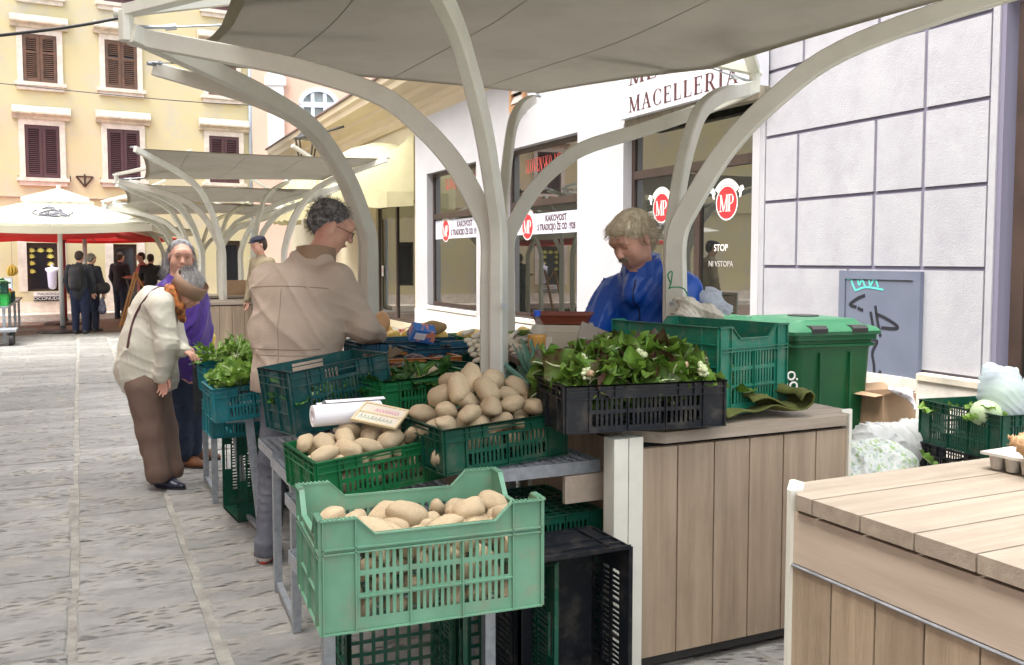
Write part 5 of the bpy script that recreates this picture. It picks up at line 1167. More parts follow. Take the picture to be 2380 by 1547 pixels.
SKIN = mat('skin', (.62, .36, .26), (.54, .28, .20), scale=14, rough=.5, sub=.12, bump=.01, bscale=180, dirt=(.58, .25, .19), dscale=11, damt=.35)
M_EYE = mat('eye_white', (.55, .52, .48), rough=.3); M_IRIS = mat('iris', (.04, .03, .025), rough=.2); M_LIP = mat('lip', (.42, .16, .13), rough=.5); M_BROW = mat('brow_hair', (.20, .17, .14), rough=.8)
def frame(f, u):
    f = Vector(f).normalized(); r_ = f.cross(Vector(u)).normalized(); u = r_.cross(f).normalized(); return Matrix((r_, f, u)).transposed()     # columns: right, forward, up
def head(S, c, M, s=1., jowl=1.):
    """head primitives round centre c (between the ears); M columns right, forward, up"""
    T = lambda x, y, z: Vector(c)+M @ Vector((x, y, z))*s
    E = lambda p, r, k=.015, sub=False, Mm=None: S.ell(T(*p), [v*s for v in r], (M if Mm is None else M @ Mm), k*s, sub)
    E((0, -.012, .032), (.074, .095, .083)); E((0, .035, -.012), (.062, .060, .078), .03); E((0, .048, -.075), (.038*jowl, .036, .030), .03)
    for x in (-1, 1):
        E((x*.040, .052, -.030), (.027*jowl, .030, .032), .02); E((x*.042, .020, -.065), (.022*jowl, .04, .026), .03)
        E((x*.032, .095, .018), (.0155, .011, .0105), .012, True); E((x*.032, .084, .017), (.0135, .0125, .0125), .004); E((x*.030, .088, .031), (.022, .010, .006), .010)
        E((x*.078, -.004, .0), (.008, .020, .032), .008, False, Matrix.Rotation(-x*.3, 3, 'Z')); E((x*.012, .108, -.022), (.009, .009, .008), .006)
    S.cone(T(0, .090, .022), T(0, .113, -.016), .0085*s, .0125*s, .010*s); E((0, .086, .05), (.045, .016, .02), .03)
    E((0, .092, -.047), (.024, .010, .0055), .006); E((0, .090, -.058), (.021, .011, .0065), .006); E((0, .103, -.0525), (.022, .007, .0012), .003, True)
    return T
def face_bits(T, M, s, par, brow=M_BROW, glasses=False, open_=1.):
    for x in (-1, 1):
        e = thing  # eye parts
        b = MB(); R3 = M.to_4x4()
        for nm, m_, off, r in (('eye', M_EYE, (x*.032, .0875, .0155), .0098), ('iris', M_IRIS, (x*.032, .0925, .0150), .0054)):
            bm = bmesh.new(); bmesh.ops.create_icosphere(bm, subdivisions=2, radius=r*s); me = bpy.data.meshes.new(nm); 
            for v in bm.verts: v.co.z *= .62*open_
            bm.to_mesh(me); bm.free(); me.materials.append(m_); me.polygons.foreach_set('use_smooth', [True]*len(me.polygons)); link(nm, me, par, T(*off), M.to_euler())
        MB().tube(catmull([T(x*.015, .1015, .036), T(x*.032, .1035, .0415), T(x*.051, .088, .036)], 4), [.003*s]*4+[.0035*s]*4+[.0016*s], 6).build('eyebrow', brow, par, smooth=True)
        MB().tube(catmull([T(x*.0205, .0985, .0195), T(x*.032, .1015, .0225), T(x*.0455, .0925, .0165)], 4), .0014*s, 5).build('eyelid', mat('lid', (.30, .15, .11), rough=.6), par, smooth=True)
    MB().tube(catmull([T(-.023, .093, -.053), T(-.008, .1035, -.0505), T(.0, .1035, -.052), T(.008, .1035, -.0505), T(.023, .093, -.053)], 3), [.001*s, .0025*s, .003*s, .0035*s, .004*s, .004*s, .004*s, .004*s, .004*s, .0035*s, .003*s, .0025*s, .001*s], 6).build('lips', M_LIP, par, smooth=True)
def hand(S, w_, d, pn, side, s=1., curl=.6, k=.006, thumb=.5):
    """w_ wrist, d direction of the fingers, pn palm normal, side towards the thumb"""
    d = Vector(d).normalized(); pn = Vector(pn); pn = (pn-d*pn.dot(d)).normalized(); sd = Vector(side); sd = (sd-d*sd.dot(d)-pn*sd.dot(pn)).normalized(); w_ = Vector(w_)
    S.cone(w_-d*.02*s, w_+d*.03*s, .025*s, .026*s, .015, n=pn, sq=1.35); S.cone(w_+d*.03*s, w_+d*.075*s, .030*s, .036*s, .015, n=pn, sq=2.2)
    for i, (o, L, r) in enumerate(((.030, .072, .0095), (.010, .082, .0098), (-.010, .076, .0092), (-.029, .060, .0082))):
        p = w_+d*(.088-.006*abs(i-1))*s+sd*o*s; a = 0
        for seg, f in enumerate((.45, .32, .23)):
            a += curl*(.7, .9, .6)[seg]; q_ = p+(d*math.cos(a)+pn*math.sin(a)+sd*o*.8).normalized()*L*f*s; S.cone(p, q_, r*s*(1-.08*seg), r*s*(.92-.1*seg), k if seg == 0 else .003); p = q_
    p = w_+d*.025*s+sd*.024*s; q1 = p+(d*.6+sd*.75+pn*.25).normalized()*.038*s; q2 = q1+(d*.85+sd*(.4-.4*thumb)+pn*(.2+.5*thumb)).normalized()*.030*s; q3 = q2+(d*.9+pn*.6*thumb).normalized()*.022*s
    S.cone(p, q1, .015*s, .012*s, .012).cone(q1, q2, .0115*s, .010*s, .004).cone(q2, q3, .010*s, .008*s, .004)
def arm_skin(S, sh, el, wr, s=1.):
    S.cone(sh, el, .045*s, .038*s, .03).cone(el, wr, .038*s, .026*s, .02)
def shoe(par, heel, d, L, m, sole=None, name='shoe', h=.05, strap=False, wd=.042):
    d = Vector(d).normalized(); hl = Vector(heel); S = SDF(); s_ = Vector((-d.y, d.x, 0)); Z = Vector((0, 0, 1))
    S.cone(hl+d*.035+Z*.035, hl+d*(L*.55)+Z*.034, .036, wd, .03, n=Z, sq=1.15).cone(hl+d*(L*.55)+Z*.03, hl+d*(L-.035)+Z*.025, wd, wd*.72, .03, n=Z, sq=1.5).cone(hl+d*.035+Z*.035, hl+d*.04+Z*(h+.02), .034, .032, .02)
    V, Q = snet(S, .006); V[:, 2] = np.maximum(V[:, 2], .008); o = link(name, npmesh(name, V, Q, m), par)
    b = MB(); n = 20; P = []
    for k in range(n):
        a = 2*math.pi*k/n; x = L/2*math.cos(a); y = (wd+.002)*math.sin(a)*(.86 if x < 0 else 1.0); P.append(hl+d*(L/2+x)+s_*y)
    for z in (0, .012): b.v += [(p.x, p.y, z) for p in P]
    b.f += [tuple(range(n))[::-1], tuple(range(n, 2*n))]+[(i, (i+1) % n, n+(i+1) % n, n+i) for i in range(n)]; b.m = [0]*len(b.f); b.build('sole', sole or STEELD, o)
    return o
def strands(name, par, roots, flow, L, m, n, r=.0011, seg=5, seed=1, droop=.0, cap=None):
    """thin hair locks: roots() -> (point, normal); flow(point, normal) -> direction"""
    rs = random.Random(seed); b = MB()
    for i in range(n):
        p, nn = roots(rs); d = flow(p, nn, rs); l = L*rs.uniform(.6, 1.2); pts = [p]; q_ = p.copy()
        for k in range(seg): d = (d+Vector((rs.gauss(0, .16), rs.gauss(0, .16), rs.gauss(0, .16)-droop))).normalized(); q_ = q_+d*l/seg; pts.append(q_.copy())
        b.tube(pts, [r*(1-.75*k/seg) for k in range(seg+1)], 3, cap=False)
    if cap:
        V, Q = cap; base = len(b.v); b.v += [tuple(v) for v in V]; b.f += [tuple(int(x)+base for x in q_) for q_ in Q]; b.m += [0]*len(Q)
    return b.build(name, m, par, smooth=True)
def person(label, loc, group=None):
    return thing('person', label, 'person', loc)
def garment(name, S, m, par, h=.011, fold=None, amp=.006, flatz=None):
    V, Q = snet(S, h, fold, amp if fold else 0)
    if flatz is not None: V[:, 2] = np.maximum(V[:, 2], flatz)
    return link(name, npmesh(name, V, Q, m), par)
def cloth(name, c, c2, **k): return mat(name, c, c2, scale=k.pop('scale', 9), rough=k.pop('rough', .8), bump=k.pop('bump', .06), bscale=k.pop('bscale', 220), **k)
V3 = Vector
# ---------------- man in the tan jacket (seen from behind, head turned right and down)
def man_tan():
    o = V3((-1.075, 4.62, 0)); t = person('man with grey curly hair in a tan jacket seen from behind', (0, 0, 0))
    fw = V3((.30, .954, 0)); rt = V3((.954, -.30, 0)); Z = V3((0, 0, 1))
    P = lambda r, f, z: o+rt*r+fw*f+Z*z
    hip, ch, nk = P(-.01, .0, .93), P(.0, .03, 1.26), P(.06, .09, 1.50); hc = P(.115, .15, 1.66)
    S = SDF(); Mh = frame(fw*.55+rt*.85+Z*-.5, Z); T = head(S, hc, Mh, 1.04, 1.1); S.cone(nk-Z*.1, hc-Z*.03-fw*.03, .066, .062, .03)
    S.cone(hip, ch, .13, .15, .05).cone(ch, nk, .14, .06, .06)
    shR, elR, wrR = P(.21, .03, 1.40), P(.315, .10, 1.16), P(.27, .36, 1.10); shL, elL, wrL = P(-.20, .05, 1.39), P(-.23, .16, 1.1), P(-.08, .40, 1.05)
    for a, b, c_ in ((shR, elR, wrR), (shL, elL, wrL)): arm_skin(S, a, b, c_)
    hand(S, wrR, fw*.6+rt*-.6-Z*.35, -Z, fw-rt, 1.05, .6); hand(S, wrL, fw-Z*.5, -Z, rt, 1.05, .5)
    body = link('body', npmesh('body', *snet(S, .0055), SKIN), t); face_bits(T, Mh, 1.04, t)
    J = SDF()
    J.cone(P(-.0, -.01, .92), P(0, .0, 1.02), .18, .178, .05, n=fw, sq=1.15); J.cone(P(0, .0, .98), P(0, .02, 1.24), .172, .168, .06, n=fw, sq=1.12)
    J.cone(P(0, .0, .95), P(0.0, .02, 1.30), .17, .17, .06); J.cone(P(-.14, .03, 1.34), P(.15, .02, 1.34), .118, .118, .09); J.cone(P(0, .05, 1.36), P(.02, .09, 1.47), .12, .085, .06)
    J.cone(P(-.10, .0, 1.14), P(.10, .0, 1.14), .15, .15, .08); J.cone(P(-.08, -.01, .90), P(.08, -.01, .90), .155, .155, .08)
    for a, b, c_ in ((shR, elR, wrR), (shL, elL, wrL)): J.cone(a, b, .088, .075, .05).cone(b, c_, .078, .052, .035)
    J.cone(P(.0, .05, 1.49), P(.11, .06, 1.49), .062, .062, .04)
    tan = cloth('tan_jacket', (.52, .43, .34), (.45, .365, .28), scale=3, rough=.72)
    j = garment('jacket', J, tan, t, .010, folds(rt+Z*.8, fw*.4+Z*.9, 22, .009, 3), .012, flatz=.845)
    seam = cloth('tan_seam', (.36, .275, .205), (.33, .25, .18)); Pj = lambda r, f, z: P(r, f, z)
    # back seams laid on the cloth by ray
    from mathutils.bvhtree import BVHTree
    me = j.data; bv = BVHTree.FromPolygons([v.co for v in me.vertices], [p.vertices for p in me.polygons])
    def on(r, z):
        a = P(r, -.6, z); h_ = bv.ray_cast(a, fw); return (h_[0]-fw*.0005) if h_[0] else None
    def line(name, pts, r_=.0022):
        q_ = [p for p in (on(*x) for x in pts) if p is not None]
        if len(q_) > 2: MB().tube(q_, r_, 5).build(name, seam, j, smooth=True)
    line('centre_seam', [(-.0, z) for z in np.arange(.86, 1.37, .02)]); line('yoke_seam', [(r, 1.37-.25*r*r) for r in np.arange(-.22, .23, .02)]); line('waist_seam', [(r, 1.065) for r in np.arange(-.19, .2, .02)], .003); line('waist_seam', [(r, 1.035) for r in np.arange(-.19, .2, .02)], .0022)
    # collar as its own corduroy ring
    cb = MB(); n = 20; 
    for lvl in range(2):
        pass
    ring = [P(.065+.090*math.sin(a), .085-.088*math.cos(a), 1.525+.012*math.cos(a)) for a in np.linspace(-2.5, 2.5, 22)]
    cb.tube(ring, .034, prof=[(-.32, -1.), (.32, -.9), (.18, 1.), (-.18, 1.)], up=(0, 0, 1)); cb.build('collar', cloth('tan_collar', (.36, .25, .16), (.30, .21, .13)), j, auto=True)
    # jeans
    T2 = SDF(); 
    fl, fr = P(-.10, -.14, .09), P(.06, -.04, .09); kl, kr = P(-.10, -.07, .5), P(.06, .0, .5)
    for h_, kn, ft in ((P(-.09, 0, .86), kl, fl), (P(.09, .02, .86), kr, fr)): T2.cone(h_, kn, .105, .078, .05).cone(kn, ft, .078, .062, .03).cone(ft, ft-Z*.045, .062, .07, .03)
    T2.cone(P(-.06, 0, .88), P(.06, 0, .88), .13, .13, .05)
    jeans = cloth('grey_jeans', (.115, .125, .15), (.065, .07, .09), scale=5, rough=.85, dirt=(.2, .21, .24), dscale=4, damt=.5)
    garment('jeans', T2, jeans, t, .010, folds(Z+rt*.3, Z-fw*.4, 26, .010, 5), .012, flatz=.035)
    M_SHW = mat('white_trainer', (.62, .60, .57), rough=.5); M_SOR = mat('red_sole', (.55, .08, .05), rough=.5)
    shoe(t, P(-.10, -.19, 0), fw*.9+rt*-.25, .28, M_SHW, M_SOR, h=.06); shoe(t, P(.06, -.12, 0), fw+rt*.1, .28, M_SHW, M_SOR, h=.06)
    # hair
    H = SDF(); E = lambda p, r, k=.02: H.ell(T(*p), [v*1.04 for v in r], Mh, k); E((0, -.030, .050), (.088, .098, .085)); E((0, -.065, .005), (.076, .060, .065)); H.ell(T(0, .10, -.01), [.085, .07, .095], Mh, .01, True)
    for x in (-1, 1): H.ell(T(x*.085, .02, -.02), [.03, .035, .04], Mh, .01, True)
    gh = mat('grey_curly_hair', (.36, .35, .34), (.10, .096, .092), scale=45, rough=.7, bump=.2, bscale=120, contrast=(.4, .6)); nz = folds((1, .3, .2), (.1, 1, .5), 130, .007, 9)
    V, Q = snet(H, .005, lambda P_: nz(P_)+.004*np.sin(P_[:, 0]*190+3*np.sin(P_[:, 2]*110))*np.sin(P_[:, 1]*170+2*np.sin(P_[:, 0]*90))*np.sin(P_[:, 2]*180), .012)
    def roots(rs): v = V3(V[rs.randrange(len(V))]); return v, (v-T(0, -.03, .04)).normalized()
    strands('hair', t, roots, lambda p, n_, rs: (n_*.8+V3((rs.gauss(0, .7), rs.gauss(0, .7), rs.gauss(0, .7)))).normalized(), .030, gh, 1500, .0010, 4, 2, cap=(V, Q))
    # glasses
    gl = MB(); M_GF = mat('glasses_frame', (.05, .03, .02), rough=.3, metal=.3)
    for x in (-1, 1):
        gl.tube([T(x*.032+.021*math.cos(a), .112-.004*abs(math.cos(a)), .010+.017*math.sin(a)) for a in np.linspace(0, 2*math.pi, 17)], .0014, 5); gl.tube([T(x*.053, .108, .016), T(x*.078, .06, .014), T(x*.082, -.01, .012)], .0018, 5)
    gl.tube([T(-.011, .114, .014), T(.011, .114, .014)], .0014, 5); gl.build('glasses', M_GF, t)
man_tan()
# ---------------- seller in blue
def man_blue():
    o = V3((.70, 4.72, 0)); t = person('market seller with fair hair and moustache in a bright blue rain jacket', (0, 0, 0)); Z = V3((0, 0, 1))
    fw = V3((-.62, -.78, 0)); rt = V3((-.78, .62, 0)); P = lambda r, f, z: o+rt*r+fw*f+Z*z          # faces the camera, turned to the picture's left
    hc = V3(at_y(1470, 558, 4.60)); Mh = frame(fw+V3((-.12, .1, -.62)), Z-V3((0, 0, 0)))
    nk = V3((hc.x+.055, hc.y+.08, hc.z-.165)); S = SDF(); s = 1.12; T = head(S, hc, Mh, s, 1.08); S.cone(nk-Z*.06, hc-Z*.03+V3((.03, .03, 0)), .068, .064, .03)
    hip, ch = P(0, -.05, .92), P(0, -.02, 1.25); S.cone(hip, ch, .09, .09, .05).cone(ch, nk, .09, .06, .05)
    shA, elA, wrA = P(.20, .0, 1.33), P(.27, .14, 1.07), P(.20, .34, .92)      # his right arm = picture left
    shB, elB, wrB = P(-.21, .0, 1.35), P(-.28, .08, 1.06), P(-.14, .26, .86)
    for a, b, c_ in ((shA, elA, wrA), (shB, elB, wrB)): arm_skin(S, a, b, c_)
    hand(S, wrA, fw-Z*.35, -Z, -rt, 1., .6); hand(S, wrB, fw+rt*.3-Z*.3, -Z, rt, 1., .6)
    link('body', npmesh('body', *snet(S, .005), SKIN), t); face_bits(T, Mh, s, t, mat('fair_brow', (.30, .22, .13), rough=.8), open_=.45)
    J = SDF(); J.cone(P(0, -.04, .8), P(0, -.04, 1.28), .165, .165, .06, n=fw, sq=1.1); J.cone(P(-.13, -.02, 1.33), P(.13, -.02, 1.31), .105, .105, .09); J.cone(P(-.07, -.03, 1.0), P(.07, -.03, 1.0), .16, .16, .08)
    J.cone(P(0, .0, 1.36), nk-Z*.02, .12, .092, .06); J.cone(nk+rt*.05-Z*.0, nk-rt*.05-Z*.0+V3((0, .03, .03)), .062, .068, .03); J.cone(nk+fw*.07-Z*.05, nk+fw*.075-Z*.11, .05, .06, .04)
    for a, b, c_ in ((shA, elA, wrA), (shB, elB, wrB)): J.cone(a, b, .088, .08, .05).cone(b, c_, .082, .055, .035)
    J.cone(hc-Z*.03, hc+Z*.2, .085, .10, .01, sub=True)
    blue = cloth('blue_nylon', (.008, .085, .42), (.006, .06, .33), scale=3, rough=.42, bump=.015)
    j = garment('jacket', J, blue, t, .010, folds(rt+Z*.5, fw+Z*.7, 30, .015, 12), .015)
    ring = [nk+rt*(.088*math.sin(a))+fw*(.088*math.cos(a)+.0)+Z*(.035-.03*math.cos(a)) for a in np.linspace(.35, 2*math.pi-.35, 22)]
    MB().tube(ring, .040, prof=[(-.25, -1.), (.25, -.9), (.12, 1.), (-.12, 1.)], up=(0, 0, 1)).build('collar', blue, j, auto=True)
    from mathutils.bvhtree import BVHTree
    me = j.data; bv = BVHTree.FromPolygons([v.co for v in me.vertices], [p.vertices for p in me.polygons])
    pts = [h_[0]+fw*.001 for h_ in (bv.ray_cast(P(.0+.02*math.sin(z*3), .7, z), -fw) for z in np.arange(.86, 1.42, .03)) if h_[0]]
    if len(pts) > 2: MB().tube(pts, .004, 5).build('zip', mat('zip_dark', (.01, .015, .04), rough=.4), j)
    T2 = SDF(); 
    for x in (-1, 1): T2.cone(P(x*.09, -.05, .85), P(x*.1, -.03, .48), .10, .075, .05).cone(P(x*.1, -.03, .48), P(x*.1, -.05, .08), .075, .06, .03)
    garment('trousers', T2, cloth('dark_work_trousers', (.03, .032, .04), (.02, .022, .03)), t, .014)
    for x in (-1, 1): shoe(t, P(x*.1, -.12, 0), fw, .29, STEELD, h=.07)
    H = SDF(); E = lambda p, r, k=.02, sub=False: H.ell(T(*p), [v*s for v in r], Mh, k, sub); E((0, -.020, .052), (.086, .102, .080)); E((0, -.060, .0), (.080, .065, .075)); E((0, .055, .088), (.062, .045, .028), .03); E((0, .105, -.02), (.075, .065, .092), .01, True)
    for x in (-1, 1): E((x*.088, .018, -.02), (.030, .036, .045), .01, True)
    fh = mat('fair_hair', (.92, .82, .60), (.68, .57, .38), scale=40, rough=.6, bump=.2, bscale=90, stretch=(1, 1, .4), contrast=(.4, .6)); nz = folds((1, .2, .1), (.8, .5, .1), 120, .005, 19)
    V, Q = snet(H, .005, nz, .01)
    def roots(rs): v = V3(V[rs.randrange(len(V))]); return v, (v-T(0, -.02, .03)).normalized()
    def flow(p, n_, rs):
        l = Mh.transposed() @ (p-hc); d = Mh @ V3((math.copysign(.5, l.x)*abs(l.x)*10, .5 if l.z > .06 else -.4, -.5)); return (d.normalized()+n_*.25+V3((rs.gauss(0, .2),)*3)).normalized()
    strands('hair', t, roots, flow, .040, fh, 1900, .0012, 5, 5, cap=(V, Q))
    mo = mat('grey_moustache', (.42, .34, .24), (.28, .22, .16), scale=60, rough=.8)
    def r2(rs): x = rs.uniform(-.026, .026); return T(x, .104-abs(x)*.35, -.034+rs.uniform(-.004, .004)), V3((0, 0, 0))
    strands('moustache', t, r2, lambda p, n_, rs: (Mh @ V3((rs.uniform(-.35, .35), .35, -1))).normalized(), .024, mo, 260, .0012, 4, 6)
man_blue()
# ---------------- old woman bending over the greens
def woman_old():
    Y = 6.05; g = lambda x, y, d=0: V3(at_y(x, y, Y+d)); t = person('old woman in cream jacket and brown trousers with wide beige headband bending forward', (0, 0, 0)); Z = V3((0, 0, 1))
    fw = V3((.93, -.36, 0)).normalized(); rt = V3((fw.y, -fw.x, 0)); hc = g(437, 676); Mh = frame(fw*1.0-Z*.75-V3((0, .0, 0)), Z); s = .95
    S = SDF(); T = head(S, hc, Mh, s, 1.0); nk = g(402, 700); S.cone(nk, hc-Mh @ V3((0, .03, .03)), .052, .052, .03); hip, ch = g(343, 872), g(352, 740)
    S.cone(hip, ch, .13, .13, .06).cone(ch, nk, .11, .05, .05)
    a1, a2, a3 = g(374, 712, -.16), g(388, 800, -.20), g(378, 872, -.16); b1, b2, b3 = g(390, 725, .14), g(410, 800, .1), V3(at_y(425, 815, 5.95))
    arm_skin(S, a1, a2, a3, .85); arm_skin(S, b1, b2, b3, .85)
    hand(S, a3, -Z+fw*.05, fw*.2-rt*-.6, fw, .9, .5); hand(S, b3, fw*.8-Z*.25, -Z, -rt, .9, .5)
    link('body', npmesh('body', *snet(S, .0055), SKIN), t); face_bits(T, Mh, s, t)
    J = SDF(); J.cone(g(344, 880), g(350, 800), .19, .175, .06, n=rt, sq=1.12); J.cone(g(350, 800), g(362, 722), .17, .15, .07); J.cone(g(368, 705, -.12), g(372, 712, .13), .085, .085, .07); J.cone(g(366, 712), g(398, 697), .13, .072, .05); J.cone(g(310, 860), g(375, 880), .10, .10, .06)
    J.cone(g(320, 850, -.05), g(352, 740), .12, .12, .08)
    J.cone(a1, a2, .080, .072, .05).cone(a2, a3, .072, .058, .03).cone(b1, b2, .075, .068, .05).cone(b2, b3, .068, .05, .03)
    J.cone(g(250, 930), g(450, 945), .105, .105, .015, sub=True)
    j = garment('jacket', J, cloth('cream_jacket', (.66, .64, .53), (.58, .56, .46), scale=3, rough=.6, bump=.02), t, .0095, folds(fw*.9+Z*.4, Z*.5-fw*.8, 24, .010, 31), .013)
    T2 = SDF(); 
    for h_, kn, ft in ((g(338, 900, -.08), g(352, 1000, -.08), g(368, 1098, -.1)), (g(350, 900, .08), g(378, 1000, .06), g(399, 1090, .02))): T2.cone(h_, kn, .125, .095, .06).cone(kn, ft, .095, .074, .04).cone(ft, ft-Z*.02, .074, .074, .02)
    T2.cone(g(335, 872), g(352, 880), .15, .15, .05)
    garment('trousers', T2, cloth('brown_trousers', (.19, .125, .095), (.15, .095, .07), scale=3, rough=.85), t, .010, folds(rt*.9+Z*.05, fw+Z*.1, 20, .008, 37), .012, flatz=.055)
    nav = mat('navy_leather', (.012, .018, .035), rough=.3)
    f1, f2 = at_h(353, 1128, 0), at_h(372, 1132, 0); shoe(t, (f1.x-.03, f1.y+.06, 0), fw, .23, nav, h=.04, wd=.038); shoe(t, (f2.x-.03, f2.y, 0), fw, .25, nav, h=.04, wd=.038)
    # headband, scarf, hair
    hb = MB(); n = 28; c0 = V3((0, -.010, .040)); 
    for (zz, rr) in ((-.048, 1.12), (-.050, 1.16), (.048, 1.19), (.050, 1.13)): hb.v += [tuple(T((.083*math.cos(a)*rr), -.008+.108*math.sin(a)*rr, .042+zz+.004*math.sin(a))) for a in [2*math.pi*k/n for k in range(n)]]
    for lv in range(3): hb.f += [(lv*n+k, lv*n+(k+1) % n, (lv+1)*n+(k+1) % n, (lv+1)*n+k) for k in range(n)]
    hb.m = [0]*len(hb.f); hb.build('headband', cloth('felt_beige', (.36, .235, .16), (.31, .20, .135), bump=.02), t, smooth=True)
    H = SDF(); E = lambda p, r, k=.02, sub=False: H.ell(T(*p), [v*s for v in r], Mh, k, sub); E((0, -.010, .078), (.076, .092, .060)); E((0, -.055, .0), (.07, .045, .05), .02); E((0, .12, -.02), (.08, .06, .09), .01, True)
    gh = mat('white_grey_hair', (.75, .74, .72), (.42, .41, .40), scale=50, rough=.5, bump=.2, bscale=100); V, Q = snet(H, .006, folds((.2, 1, .1), (.8, .5, .1), 120, .004, 44), .008)
    hiV = [v for v in V if (Mh.transposed() @ (V3(v)-hc)).z > .092*s]
    def roots(rs): v = V3(hiV[rs.randrange(len(hiV))]); return v, (v-T(0, 0, .04)).normalized()
    strands('hair', t, roots, lambda p, n_, rs: (Mh @ V3((0, -1, .35))+n_*.5+V3((rs.gauss(0, .3), rs.gauss(0, .3), rs.gauss(0, .3)))).normalized(), .035, gh, 900, .0009, 4, 8, cap=(V, Q))
    B = SDF(); B.ell(T(0, -.075, .115), [.036*s, .036*s, .03*s], Mh)
    V2, Q2 = snet(B, .005, folds((.2, 1, .1), (.8, .5, .1), 150, .005, 45), .008)
    strands('hair_bun', t, lambda rs: (V3(V2[rs.randrange(len(V2))]), V3()), lambda p, n_, rs: V3((rs.gauss(0, 1), rs.gauss(0, 1), rs.gauss(0, 1))).normalized(), .03, mat('dark_bun', (.07, .065, .06), (.2, .19, .18), scale=60, rough=.6), 400, .0010, 4, 9, cap=(V2, Q2))
    C = SDF(); C.cone(g(398, 678, -.07), g(418, 715, -.06), .030, .034, .03).cone(g(418, 715, -.06), g(424, 742, -.02), .034, .024, .02).cone(g(400, 690, .05), g(424, 742), .03, .024, .02).cone(g(394, 672, -.05), g(398, 672, .05), .034, .034, .03)
    garment('scarf', C, mat('orange_scarf', (.55, .17, .035), (.13, .035, .02), scale=26, rough=.7, contrast=(.42, .58), dirt=(.55, .35, .08), dscale=30, damt=.8), t, .006, folds((.3, .2, 1), (1, .3, .3), 90, .006, 50), .008)
    from mathutils.bvhtree import BVHTree
    me = j.data; bv = BVHTree.FromPolygons([v.co for v in me.vertices], [p.vertices for p in me.polygons])
    pts = []
    for x, y in ((408, 688), (395, 672), (378, 668), (360, 672), (342, 690), (326, 712), (312, 740), (302, 775), (296, 810)):
        h_ = bv.ray_cast(CP, ray(x, y)); pts.append((h_[0]+(CP-h_[0]).normalized()*.004) if h_[0] else g(x, y, -.05))
    MB().tube(catmull(pts, 3), .007, prof=[(-1, -.35), (1, -.35), (1, .35), (-1, .35)], up=(0, -1, .2)).build('bag_strap', mat('burgundy_strap', (.09, .03, .035), rough=.5), t)
woman_old()
